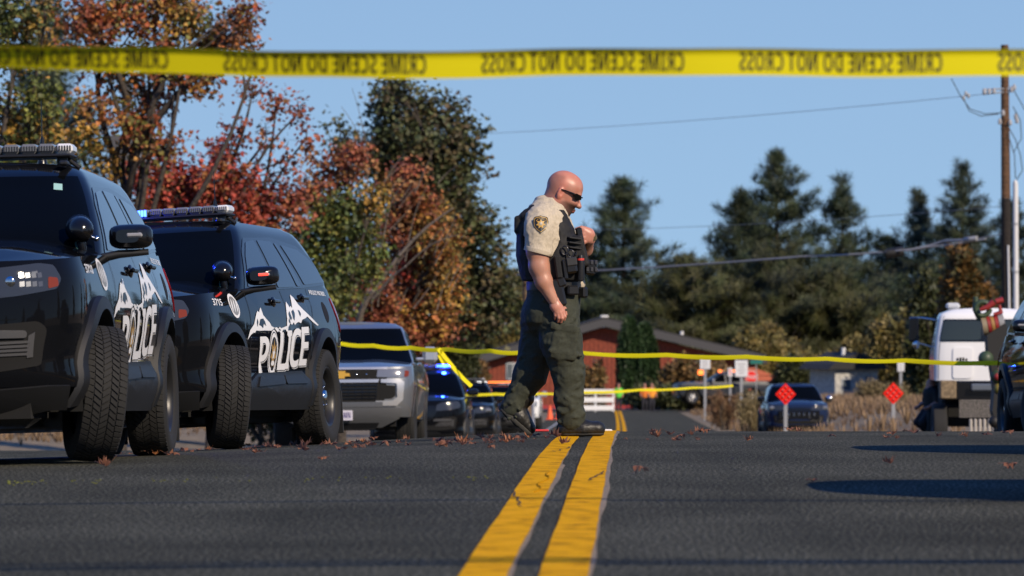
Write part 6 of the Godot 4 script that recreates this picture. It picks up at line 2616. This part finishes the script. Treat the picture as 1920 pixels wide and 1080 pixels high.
# ---------------------------------------------------------------- house, fence, poles, wires
func build_far() -> void:
	var d := 262.0
	var base := foot(1133, d)
	base.y = EYE - lut(S_AT, H_AT, d) - .2
	var H := func(px: float, py: float) -> Vector2:
		var w := at(px, py, d) - base
		return Vector2(w.x, w.y)
	var red := mat("red wood siding", .30, .062, .030, .8)
	worn(red, "siding", .7, .72, 1.0)
	var roofm := mat("dark grey roofing", .032, .032, .035, .85)
	worn(roofm, "roofing", .8, .6, 1.0)
	var h := thing("red_house", "wide red wooden house with low dark gable roof beyond the junction", "house", base)
	var mb := MB.new()
	mb.prism([H.call(905, 775), H.call(1415, 775), H.call(1415, 680), H.call(1133, 614), H.call(905, 682)], -12.0, 0.0)
	part("wall", mb, red, h)
	mb = MB.new()
	for i in 62:   # battens of the siding
		var x: float = lerpf(H.call(908, 0).x, H.call(1412, 0).x, i / 61.0)
		var px := x / d * F + 1133.0
		var topy: float = H.call(px, 616 + absf(px - 1133) * .245).y
		mb.box(Vector3(x, topy * .5 - .3, .02), Vector3(.06, topy, .04))
	var bt := part("siding_batten", mb, mat("dark red batten", .17, .035, .02, .8), h)
	bt.set_meta("kind", "stuff")
	for s in 2:
		mb = MB.new()
		if s == 0:
			mb.prism([H.call(884, 678), H.call(1133, 604), H.call(1133, 594), H.call(884, 668)], -13.0, 1.0)
		else:
			mb.prism([H.call(1133, 604), H.call(1436, 674), H.call(1436, 664), H.call(1133, 594)], -13.0, 1.0)
		part("roof", mb, roofm, h)
		mb = MB.new()
		if s == 0:
			mb.prism([H.call(884, 686), H.call(1133, 612), H.call(1133, 597), H.call(884, 671)], 1.002, 1.06)
		else:
			mb.prism([H.call(1133, 612), H.call(1436, 682), H.call(1436, 667), H.call(1133, 597)], 1.002, 1.06)
		part("fascia", mb, mat("grey fascia board", .055, .055, .06, .75), h)
	mb = MB.new()
	var rp: Vector2 = H.call(1133, 595)
	mb.box(Vector3(rp.x, rp.y + .06, .5), Vector3(.55, .16, 1.2), .05)
	part("ridge_cap", mb, mat("white roof vent", .7, .7, .7, .5), h)
	for q in [[880, 664], [896, 661], [1280, 628]]:
		mb = MB.new()
		var o: Vector2 = H.call(q[0], q[1])
		mb.tube([Vector3(o.x, o.y - .6, -2), Vector3(o.x, o.y + .25, -2)], .13, 8)
		part("roof_vent", mb, mat("white roof vent", .7, .7, .7, .5), h)
	var wc: Vector2 = H.call(962, 696)
	mb = MB.new()
	mb.box(Vector3(wc.x, wc.y, .06), Vector3(1.0, 1.2, .1), .02)
	var wn := part("window", mb, mat("grey white window frame", .45, .47, .50, .5), h)
	for s in [-1.0, 1.0]:
		mb = MB.new()
		mb.box(Vector3(wc.x + s * .23, wc.y, .115), Vector3(.38, 1.0, .02))
		part("pane", mb, mat("far window glass", .10, .12, .14, .05), wn)
	# small red shed
	d = 247.0
	base = foot(1428, d)
	base.y = EYE - lut(S_AT, H_AT, d) - .1
	var sdn := thing("red_shed", "small orange red shed with plank gable right of the stop sign", "shed", base)
	var orange := mat("orange red boards", .46, .12, .06, .75)
	var S := func(px: float, py: float) -> Vector2:
		var w := at(px, py, d) - base
		return Vector2(w.x, w.y)
	mb = MB.new()
	mb.prism([S.call(1398, 770), S.call(1452, 770), S.call(1452, 724), S.call(1398, 724)], -3, -.05)
	part("wall", mb, orange, sdn)
	for i in 3:
		mb = MB.new()
		var y0: float = [724, 714, 704][i]
		var y1: float = [715, 705, 690][i]
		mb.prism([S.call(1396, y0), S.call([1456, 1455, 1452][i], y0), S.call([1456, 1453, 1416][i], y1), S.call(1398, y1)], -3.1, .1 - i * .06)
		part("gable_board", mb, orange, sdn)
	# pale house on the right
	d = 208.0
	base = foot(1600, d)
	base.y = EYE + (HZ - 689.0) / F * d - 1.9
	var ph := thing("pale_house", "pale grey house with dark roof left of the right diamond sign", "house", base, deg_to_rad(24))
	var wall := mat("pale stucco", .52, .51, .48, .85)
	worn(wall, "stucco", .6, .75, 1.0)
	mb = MB.new()
	mb.box(Vector3(.2, .9, -1.5), Vector3(2.7, 2.0, 3.0))
	part("wall", mb, wall, ph)
	mb = MB.new()
	mb.prism([Vector2(-1.75, 1.8), Vector2(2.1, 1.8), Vector2(1.7, 2.15), Vector2(.1, 2.75), Vector2(-1.4, 2.1)], -3.3, .35)
	part("roof", mb, roofm, ph)
	mb = MB.new()
	mb.box(Vector3(.95, .7, .03), Vector3(.35, 1.4, .06), .01)
	part("door", mb, mat("shaded door", .20, .18, .18, .6), ph)
	mb = MB.new()
	mb.box(Vector3(-.45, .95, .03), Vector3(.6, .7, .06), .01)
	var pw := part("window", mb, mat("grey white window frame", .45, .47, .50), ph)
	mb = MB.new()
	mb.box(Vector3(-.45, .95, .065), Vector3(.5, .6, .02))
	part("pane", mb, mat("far window glass", .10, .12, .14), pw)
	mb = MB.new()
	mb.tube([Vector3(-.2, 2.3, -.8), Vector3(-.2, 3.0, -.8)], .13, 8)
	part("roof_vent", mb, mat("white roof vent", .7, .7, .7), ph)
	# white rail fence at the junction
	d = 229.0
	var fb := foot(1098, d)
	fb.y = EYE - lut(S_AT, H_AT, d)
	var fe := thing("rail_fence", "white three rail fence across the far lane beside the officer's knee", "fence", fb)
	var wp := mat("white fence paint", .78, .78, .78, .6)
	for i in 3:
		mb = MB.new()
		mb.box(Vector3(-.0, .22 + i * .50, .06), Vector3(3.5, .30, .05), .01)
		part("rail", mb, wp, fe)
	for i in 4:
		mb = MB.new()
		mb.box(Vector3(-1.6 + i * 1.1, .65, 0), Vector3(.11, 1.4, .06), .01)
		part("post", mb, wp, fe)
	# bins and a cone near the junction
	for i in 2:
		var q := foot([1232, 1250][i], 236.0)
		var bn := thing("wheeled_bin", ["blue wheeled bin beside the road at the far junction", "teal wheeled bin right of the blue one"][i], "bin", q)
		mb = MB.new()
		var r0 := []
		var r1 := []
		for w in [[-.3, -.3], [.3, -.3], [.3, .3], [-.3, .3]]:
			r0.append(Vector3(w[0] * .8, .05, -w[1] * .8))
			r1.append(Vector3(w[0], 1.0, -w[1]))
		for k in 4:
			mb.face([r0[k], r0[(k + 1) % 4], r1[(k + 1) % 4], r1[k]])
		var bm: Material = [mat("blue bin", .02, .06, .18, .5), mat("teal bin", .02, .08, .09, .5)][i]
		part("bin_body", mb, bm, bn)
		mb = MB.new()
		mb.box(Vector3(0, 1.04, 0), Vector3(.66, .08, .68), .03)
		part("bin_lid", mb, bm, bn)
	for i in 2:
		var q := Vector3((float([1031, 1048][i]) - 960.0) / F * 190.0, 0, -190.0 * K)
		q.y = ground(q.x, 190.0)
		var cn := thing("traffic_cone", ["orange traffic cone on the far road between the officer's legs", "orange traffic cone right of the other, close to the officer's shin"][i], "traffic cone", q)
		mb = MB.new()
		mb.lathe([Vector2(.17, .04), Vector2(.05, .72), Vector2(0, .73)], 14)
		part("cone", mb, mat("cone orange", .85, .12, .03, .5), cn)
		mb = MB.new()
		mb.box(Vector3(0, .02, 0), Vector3(.42, .04, .42), .01)
		part("cone_base", mb, mat("cone orange", .85, .12, .03), cn)
	# grey steel sign frame behind the rust tree
	d = 112.0
	base = foot(235, d)
	var tw := thing("steel_sign", "grey steel sign column with two blank panels behind the rust orange tree", "sign", base)
	mb = MB.new()
	var st := mat("galvanised steel", .34, .35, .37, .5, .3)
	var c0: Vector3 = at(237, 150, d) - base
	mb.tube([Vector3(c0.x, -.3, 0), c0], .13, 12)
	part("column", mb, mat("dark grey steel", .07, .07, .075, .5), tw)
	for q in [[262, 300, 46, 84, st], [222, 296, 34, 84, mat("dark grey steel", .07, .07, .075, .5)]]:
		mb = MB.new()
		mb.box(at(q[0], q[1], d) - base + Vector3(0, 0, .1), Vector3(q[2] / F * d, q[3] / F * d, .35), .03)
		part("panel", mb, q[4], tw)


func wire(called: String, label: String, pts: Array, r: float, m: Material, cat := "wire", group := "overhead wires") -> Node3D:
	var o := thing(called, label, cat, Vector3.ZERO, 0, group)
	var mb := MB.new()
	mb.tube(pts, r, 6)
	part("strand", mb, m, o)
	return o


func hang(a: Vector3, b: Vector3, sag: float, n := 14) -> Array:
	var out := []
	for i in n + 1:
		var t := float(i) / n
		out.append(a.lerp(b, t) - Vector3(0, sag * 4.0 * t * (1 - t), 0))
	return out


func build_poles(to_sun: Vector3) -> void:
	var wood := bark("pole wood", .20, .105, .055)
	var tarred := bark("tarred pole wood", .035, .026, .022)
	var steel := mat("galvanised steel", .34, .35, .37, .5, .3)
	var grey := mat("weathered cable", .22, .22, .23, .6)
	var blackw := mat("black cable", .012, .012, .013, .6)
	var white := mat("white conduit", .62, .62, .63, .5)
	var insul := mat("grey porcelain", .35, .35, .37, .3)
	var d := 123.0
	var base := foot(1889, d)
	var p := thing("utility_pole", "tall brown utility pole at the right edge with insulator arms", "utility pole", base)
	var L := func(px: float, py: float, z := 0.0) -> Vector3: return at(px, py, d) - base + Vector3(0, 0, z)
	var mb := MB.new()
	mb.tube([L.call(1886, 372), L.call(1884, 84)], [.155, .125], 14)
	part("pole", mb, wood, p)
	mb = MB.new()
	mb.tube([Vector3(0, -.4, 0), L.call(1886, 372.5)], [.17, .156], 14)
	part("pole_foot", mb, tarred, p)
	mb = MB.new()
	mb.tube([L.call(1889, 460, .19), L.call(1891, 575, .20), L.call(1891, 700, .2)], .035, 8)
	part("ground_tube", mb, white, p)
	for q in [[1842, 168, 1900, 166], [1842, 177, 1900, 171]]:
		mb = MB.new()
		mb.tube([L.call(q[0], q[1], .1), L.call(q[2], q[3], .1)], .028, 6)
		part("insulator_arm", mb, steel, p)
	for q in [[1845, 172], [1854, 172], [1863, 171], [1896, 168], [1901, 164], [1880, 212], [1874, 228], [1893, 230], [1904, 218], [1906, 226]]:
		mb = MB.new()
		mb.put(Transform3D(Basis.IDENTITY, L.call(q[0], q[1], .16)))
		mb.lathe([Vector2(0, -.10), Vector2(.05, -.09), Vector2(.075, -.05), Vector2(.045, -.02), Vector2(.075, .02), Vector2(.045, .05), Vector2(.03, .10), Vector2(0, .11)], 10)
		part("insulator", mb, insul, p)
	for q in [[[1783, 148], [1800, 180], [1818, 205], [1846, 214], [1878, 212]], [[1806, 185], [1816, 208], [1838, 218], [1872, 214]], [[1886, 232], [1903, 262], [1912, 290], [1916, 320], [1905, 338]], [[1888, 250], [1901, 290], [1903, 336]], [[1898, 200], [1912, 225], [1914, 260], [1900, 285]], [[1900, 170], [1920, 205], [1944, 230]]]:
		mb = MB.new()
		mb.tube(q.map(func(w): return L.call(w[0], w[1], .2)), .016, 6)
		part("jumper_wire", mb, blackw, p)
	for q in [[1810, 176], [1815, 180], [1806, 184]]:
		mb = MB.new()
		mb.ball(L.call(q[0], q[1], .2), Vector3(.05, .09, .05), 5)
		part("wire_clamp", mb, steel, p)
	# white riser post beside it
	d = 118.0
	base = foot(1906, d)
	var c := thing("conduit_post", "white conduit post standing right of the utility pole", "post", base)
	var M := func(px: float, py: float, z := 0.0) -> Vector3: return at(px, py, 118.0) - base + Vector3(0, 0, z)
	mb = MB.new()
	mb.tube([Vector3(0, -.3, 0), M.call(1904, 344), M.call(1903, 338)], [.085, .085, .05], 12)
	part("tube", mb, white, c)
	for y in [420, 510]:
		mb = MB.new()
		mb.tube([M.call(1904, y + 2), M.call(1904, y - 2)], .10, 12)
		part("clamp", mb, steel, c)
	# pole behind the officer
	d = 138.0
	base = foot(991, d)
	var p2 := thing("utility_pole", "weathered wooden pole with pale conduit behind the officer's back", "utility pole", base)
	mb = MB.new()
	mb.tube([Vector3(-.05, -.4, 0), Vector3(-.07, at(988, 478, d).y - base.y, 0)], [.19, .15], 12)
	part("pole", mb, bark("pale pole wood", .33, .21, .12), p2)
	mb = MB.new()
	mb.tube([Vector3(.16, -.2, .05), Vector3(.15, at(998, 500, d).y - base.y, .05)], .07, 10)
	part("conduit", mb, white, p2)
	# wires strung between the poles
	wire("overhead_wire", "thin upper wire running left from the tall utility pole", hang(at(1850, 176, 123.0), at(300, 262, 190.0), .5), .010, grey)
	wire("overhead_wire", "faint thin wire crossing the sky above the pine tops", hang(at(1886, 386, 123.0), at(900, 432, 170.0), .25), .010, grey)
	var cable := wire("overhead_cable", "thick pale cable sagging from the right pole behind the officer", hang(at(1848, 448, 125.0), at(1500, 481, 129.0), .12, 6) + hang(at(1490, 482, 129.1), at(985, 514, 138.0), .05, 6) + hang(at(975, 515, 138.2), at(560, 552, 150.0), .2, 6), .034, mat("pale cable sheath", .30, .30, .31, .6))
	mb = MB.new()
	mb.tube([at(1808, 450, 124.4), at(1832, 447, 124.2)], .09, 8)
	mb.tube([at(1830, 447, 124.3), at(1888, 437, 123.2)], .018, 6)
	part("splice_case", mb, mat("pale cable sheath", .30, .30, .31), cable)
	mb = MB.new()
	mb.tube([at(1640, 462, 127.0), at(1660, 474, 127.0), at(1662, 476, 127.0), at(1694, 470, 127.0), at(1696, 469, 127.0), at(1730, 468, 127.0)], [.02, .02, .16, .16, .02, .02], 8)
	part("black_splice", mb, blackw, cable)
	mb = MB.new()
	mb.tube([at(1700, 470, 126.6), at(1740, 462, 126.2), at(1770, 452, 126.0), at(1808, 450, 125.0)], .045, 8)
	part("slack_loop", mb, mat("pale cable sheath", .30, .30, .31), cable)
	wire("overhead_wire", "lower dark wire among the shrubs left of the officer", hang(at(960, 605, 150.0), at(640, 628, 140.0), .1), .02, grey)
	# two cables over the road close to the camera: they are seen by their shadows
	for i in 2:
		var s: float = [15.9, 12.05][i]
		var up := to_sun * (6.4 / to_sun.y)
		var a := Vector3(-15, 0, -s * K + [-.9, .9][i] * 1.0) + up
		var b := Vector3(15, 0, -s * K + [.9, -.4][i] * 1.0) + up
		wire("overhead_cable", ["cable over the road whose shadow crosses the near yellow lines", "cable over the road whose shadow runs along the bottom of the view"][i], [a, b], [.034, .042][i], blackw, "wire", "cables above the camera")
	for x in [-15.0, 15.0]:
		var z := (-18.0 + to_sun.z * 6.4 / to_sun.y)
		var xx: float = x + to_sun.x * 6.4 / to_sun.y
		var pp := thing("utility_pole", "wooden pole off the %s of the road near the camera" % ("left" if x < 0 else "right"), "utility pole", Vector3(xx, -.1, z))
		mb = MB.new()
		mb.tube([Vector3(0, -.2, 0), Vector3(0, 7.2, 0)], [.15, .11], 10)
		part("pole", mb, wood, pp)
		mb = MB.new()
		mb.box(Vector3(0, 6.42, 0), Vector3(.1, .12, 5.2), .02)
		part("crossarm", mb, wood, pp)


func build_signs() -> void:
	var post := mat("grey sign post", .30, .31, .33, .5, .2)
	var white := mat("white sign face", .66, .67, .69, .4)
	var back := mat("sign back", .4, .4, .42, .4, .5)
	var ink := mat("sign ink", .03, .03, .03, .5)
	var redf := mat("red sign face", .80, .020, .012, .6)
	redf.metallic_specular = .1
	var dred := mat("dark red reflector", .36, .008, .008, .35)
	# red diamond markers
	for i in 2:
		var px: float = [1473.0, 1675.0][i]
		var py: float = [739.0, 737.5][i]
		var d: float = [104.0, 104.0][i]
		var b := Vector3((px - 960) / F * d, 0, -d * K)
		b.y = land(b.x, d)
		var o := thing("diamond_sign", ["red diamond marker in front of the dark blue SUV", "red diamond marker between the blue SUV and the white truck"][i], "sign", b, 0, "red diamond markers")
		var c := at(px, py, d) - b
		var mb := MB.new()
		mb.box(Vector3(c.x, c.y * .5 - .2, -.04), Vector3(.105, c.y + .3, .05), .008)
		part("post", mb, post, o)
		mb = MB.new()
		mb.prism([Vector2(c.x - .285, c.y), Vector2(c.x, c.y - .305), Vector2(c.x + .285, c.y), Vector2(c.x, c.y + .305)], -.012, .0)
		part("plate", mb, redf, o)
		for r in 3:
			for k in 3:
				mb = MB.new()
				mb.put(Transform3D(Basis(Vector3.RIGHT, PI / 2), c + Vector3((r - k) * .085, (r + k - 2) * .09, .0)))
				mb.lathe([Vector2(.044, .0), Vector2(.04, .012), Vector2(0, .016)], 12)
				part("reflector", mb, dred, o)
	# white plates on posts, a stop sign
	var list := [["white road sign plate on a grey post, leftmost of the white signs", 1322, 682, 19, 20, 186.0, 8], ["larger white road sign plate left of the stop sign", 1390, 691, 24, 31, 178.0, 4], ["small narrow white and red plate behind the larger white sign", 1369, 698, 9, 16, 222.0, 2], ["white road sign plate above the right red diamond", 1689, 688, 13, 17, 176.0, 3]]
	for q in list:
		var d: float = q[5]
		var b := Vector3((float(q[1]) - 960) / F * d, 0, -d * K)
		b.y = land(b.x, d)
		var o := thing("road_sign", q[0], "sign", b, 0, "white road signs")
		var c := at(q[1], q[2], d) - b
		var sz := Vector2(q[3], q[4]) / F * d
		var mb := MB.new()
		mb.box(Vector3(c.x, c.y * .5 - .1 + sz.y * .25, -.05), Vector3(.13, c.y + sz.y * .5, .06), .01)
		part("post", mb, post, o)
		mb = MB.new()
		mb.box(c, Vector3(sz.x, sz.y, .03), .012)
		part("plate", mb, white, o)
		mb = MB.new()
		for k in q[6]:
			mb.box(c + Vector3(0, sz.y * (.36 - .72 * (k + .5) / float(q[6])), .018), Vector3(sz.x * (.6 - .2 * (k % 2)), sz.y * .28 / float(q[6]), .006))
		var pr := part("print", mb, redf if q[6] == 2 else mat("faded sign ink", .38, .38, .40, .5), o)
		pr.set_meta("kind", "stuff")
	var d := 228.0
	var b := foot(1409, d)
	b.y = EYE - lut(S_AT, H_AT, d)
	var st := thing("stop_sign", "red octagonal stop sign before the small red shed", "sign", b)
	var c := at(1409, 707, d) - b
	var mb := MB.new()
	mb.box(Vector3(c.x, c.y * .5, -.05), Vector3(.08, c.y, .05), .01)
	part("post", mb, post, st)
	for q in [[.40, 0.0, white], [.365, .012, redf]]:
		mb = MB.new()
		var oc := []
		for i in 8:
			oc.append(Vector2(c.x + cos(PI / 8 + PI / 4 * i) * q[0], c.y + sin(PI / 8 + PI / 4 * i) * q[0]))
		mb.prism(oc, q[1] - .012, q[1])
		part("plate", mb, q[2], st)
	mb = MB.new()
	lay(mb, fit_text("STOP", Vector2(c.x, c.y), Vector2(.52, .22)), func(u, v): return Vector3(u, v, .015), .004, .5)
	part("lettering", mb, white, st)
	# green street name plate and the cross arm of the far warning lights
	b = foot(1415, 226.0)
	var ns := thing("street_sign", "small green street name plate above the stop sign", "sign", b)
	c = at(1418, 679, 226.0) - b
	mb = MB.new()
	mb.box(Vector3(c.x, c.y * .5, -.03), Vector3(.05, c.y, .05))
	part("post", mb, post, ns)
	mb = MB.new()
	mb.box(c, Vector3(.75, .22, .02), .01)
	part("plate", mb, mat("green sign face", .02, .16, .13, .4), ns)


# ---------------------------------------------------------------- tapes
func build_tapes() -> void:
	var yellow := mat("yellow plastic tape", .70, .62, .010, .5)
	yellow.metallic_specular = .2
	yellow.backlight_enabled = true
	yellow.backlight = Color(.5, .45, .05)
	var ink := mat("tape ink", .045, .038, .004, .5)
	# nearest: stretched across the view, print showing through
	var d := 10.6
	var tape := thing("barrier_tape", "yellow barrier tape stretched across the top of the view, print reversed", "tape")
	var along := func(u: float, v: float) -> Vector3:   # u metres across, v 0 the lower edge to 1 the upper
		var px := 960.0 + u * F / d
		var top := lin([-900, 0, 500, 700, 1100, 1500, 1920, 2800], [78, 86, 95, 95.5, 93, 91.5, 92, 97], px)
		var twist := lin([-900, 0, 300, 620, 760, 900, 2800], [.62, .60, .52, .40, .16, .04, .0], px) + .10 * sin(u * 3.1 + 1.0) + .06 * sin(u * 7.7)
		var w := .0765
		var s := (v - 1.0) * w
		var curl := maxf(0.0, v - .76)
		var y := EYE + (HZ - top) / F * d + s * cos(twist) + .0030 * sin(u * 4.3) + .0012 * sin(u * 11.0)
		var z := -d * K - s * -1.0 * sin(twist) * 1.0 + curl * curl * .22 + .004 * sin(u * 5.0)
		return Vector3(u, y, z)
	var mb := MB.new()
	var rows := []
	for i in 11:
		var row := []
		for j in 181:
			row.append(along.call(-4.5 + 9.0 * j / 180.0, i / 10.0))
		rows.append(row)
	mb.grid(rows)
	part("strip", mb, yellow, tape)
	var tr := fit_text("CRIME SCENE DO NOT CROSS", Vector2.ZERO, Vector2(.575, .70), -1.0)
	for i in range(-5, 6):
		var c := (1093.0 + 484.0 * i - 960.0) / F * d
		for s in [1.0, -1.0]:
			mb = MB.new()
			var k := mb.v.size()
			for q in tr:
				var p: Vector3 = along.call(c + q.x, .52 + q.y)
				p.z += .0012 * s
				mb.p(p)
			for q in range(0, tr.size(), 3):
				mb.t(q, q + 1, q + 2) if s > 0 else mb.t(q, q + 2, q + 1)
			part("print", mb, ink, tape)
	# far tapes
	ribbon("yellow barrier tape running behind the officer to the right edge", [[628, 642, 48.2], [700, 648, 48.0], [770, 652, 47.8], [840, 655, 47.5], [920, 658, 47.0], [985, 660, 46.8], [1093, 662, 46.4], [1250, 665.5, 46.0], [1400, 669, 45.6], [1550, 672.5, 45.2], [1700, 676, 44.8], [1880, 680, 44.2], [1925, 677, 43.6]], .056, yellow, 0.0)
	ribbon("lower yellow barrier tape across the far road below the white fence", [[850, 738, 78.0], [930, 739, 80.0], [1015, 738, 82.0], [1090, 736, 84.0], [1200, 731, 86.0], [1300, 727, 88.0], [1385, 722, 90.0]], .066, yellow, .25)
	ribbon("loose yellow tape end slanting down in front of the blue lit police car", [[822, 654, 47.4], [836, 672, 47.4], [856, 696, 47.4], [872, 713, 47.4], [886, 726, 47.4]], .062, yellow, .3, true)
	ribbon("folded yellow tape end hanging straight beside the pickup mirror", [[826, 655, 47.4], [824, 664, 47.4], [830, 676, 47.4], [834, 683, 47.4]], .078, yellow, .5, true)
	ribbon("short twisted yellow tape end at the wooden pole behind the officer", [[982, 660, 46.7], [986, 668, 46.7], [996, 677, 46.7], [1004, 681, 46.7]], .078, yellow, -.4, true)
	# white and red scraps on the far lip of the road
	for q in [[1012, 813.5, 34, "red scrap of tape lying beyond the officer's front boot", "red scrap", .6, .04, .04], [1135, 812.5, 26, "pale scrap lying at the toe of the officer's front boot", "pale scrap", .7, .68, .64]]:
		var p := at(q[0], q[1], 30.0)
		p.y = ground(p.x, 30.0) + .012
		var o := thing("litter", q[3], "litter", p)
		mb = MB.new()
		mb.box(Vector3.ZERO, Vector3(q[2] / F * 30.0, .018, .06), .006)
		part("scrap", mb, mat(q[4], q[5], q[6], q[7], .6), o)


func ribbon(label: String, pts: Array, w: float, m: Material, lean: float, steep := false) -> void:
	var tape := thing("barrier_tape", label, "tape")
	var mb := MB.new()
	var rows := [[], [], []]
	var n := pts.size()
	for i in n - 1:
		for j in 8:
			var t := j / 8.0
			var a := at(pts[i][0], pts[i][1], pts[i][2])
			var b := at(pts[i + 1][0], pts[i + 1][1], pts[i + 1][2])
			var c := a.lerp(b, t) - Vector3(0, 0 if steep else .02 * sin(PI * t), 0)
			var dir := (b - a).normalized()
			var up := dir.cross(Vector3(0, 0, 1)).normalized()
			up *= -signf(up.y) if absf(up.y) > .2 else 1.0
			var ln := lean + .38 + .14 * sin(c.x * 1.9) + .10 * sin(c.x * 7.3)
			up = (up * cos(ln) + Vector3(0, 0, 1) * sin(ln))
			for k in 3:
				rows[k].append(c + up * w * (k - 1) * .5 + Vector3(0, 0, .006 * (k % 2)))
	mb.grid(rows)
	part("strip", mb, m, tape)


# ---------------------------------------------------------------- fallen leaves
func build_leaves() -> void:
	rng.seed = 21
	var spots := [[270, 855], [322, 856], [193, 878], [346, 838], [372, 841], [420, 838], [462, 841], [482, 832], [500, 833], [547, 835], [482, 852], [566, 847], [604, 865], [640, 846], [682, 831], [722, 836], [748, 833], [762, 826], [836, 839], [852, 830], [868, 835], [914, 831], [944, 821], [990, 822], [976, 829], [1006, 819], [1228, 822], [1276, 825], [1255, 818], [1498, 806], [1560, 823], [1522, 905], [1665, 872], [1893, 879], [1716, 815], [1808, 820], [1890, 818], [1700, 808], [1405, 828], [1322, 812], [1226, 812], [1310, 812], [1480, 810], [1670, 816], [1058, 835], [1200, 890], [880, 829], [1040, 822], [700, 828], [660, 832], [575, 838], [440, 834], [395, 842], [900, 823], [820, 832], [1850, 818], [1760, 820], [300, 846], [620, 838], [955, 832]]
	var listed := spots.size()
	for i in 70:   # drifts along the left side and the crest
		var c: Array = [[300, 846], [480, 836], [560, 838], [700, 833], [850, 833], [960, 824], [1260, 820], [1700, 816]][rng.randi_range(0, 7)]
		spots.append([c[0] + rng.randfn(0, 45), c[1] + rng.randf_range(-4, 9)])
	var m1 := mat("brown dry leaf", .17, .065, .028, .7)
	var m2 := mat("dark dry leaf", .085, .032, .017, .75)
	var m3 := mat("orange dry leaf", .27, .10, .032, .65)
	for m in [m1, m2, m3]:
		m.backlight_enabled = true
		m.backlight = Color(.3, .3, .3)
	var meshes := []
	for k in 6:
		var mb := MB.new()
		var out := []
		var sh := [[0, -.5], [.10, -.34], [.30, -.36], [.22, -.2], [.46, -.08], [.24, .02], [.42, .24], [.20, .22], [.16, .42], [0, .52], [-.16, .42], [-.20, .22], [-.42, .24], [-.24, .02], [-.46, -.08], [-.22, -.2], [-.30, -.36], [-.10, -.34]]
		var cu := rng.randf_range(.5, 1.6)
		var cv := rng.randf_range(-.4, 1.2)
		var bend := func(x: float, y: float) -> Vector3: return Vector3(x, cu * x * x * 1.6 + cv * y * y * .9 + .10 * sin(x * 9.0 + k) * sin(y * 8.0), y)
		for i in sh.size():
			var a: Array = sh[i]
			var b: Array = sh[(i + 1) % sh.size()]
			var lo := []
			mb.face([bend.call(0, a[1] * .5), bend.call(b[0] * .5, b[1] * .7), bend.call(a[0] * .5, a[1] * .7)])
			mb.face([bend.call(a[0] * .5, a[1] * .7), bend.call(b[0] * .5, b[1] * .7), bend.call(b[0], b[1]), bend.call(a[0], a[1])])
		mb.tube([bend.call(0, -.5), bend.call(.02, -.62) + Vector3(0, .05, 0), bend.call(.05, -.75) + Vector3(0, .12, 0)], .012, 4)
		meshes.append(mb)
	for i in spots.size():
		var q: Vector3 = on_road(spots[i][0], spots[i][1])
		var o := thing("dry_leaf", "curled brown dry leaf lying on the asphalt", "leaf", q, rng.randf() * TAU, "dry leaves scattered on the road")
		var s := rng.randf_range(.06, .11) if i < listed else rng.randf_range(.03, .075)
		var mt: Material = [m1, m2, m1, m3][rng.randi_range(0, 3)]
		part("blade", meshes[i % 6], mt, o)
		o.rotation.x = rng.randf_range(-.14, .14)
		o.rotation.z = rng.randf_range(-.14, .14) + (PI if i % 3 == 0 else 0.0)
		o.scale = Vector3.ONE * s
		o.position.y += s * (.16 if i % 3 else .34)
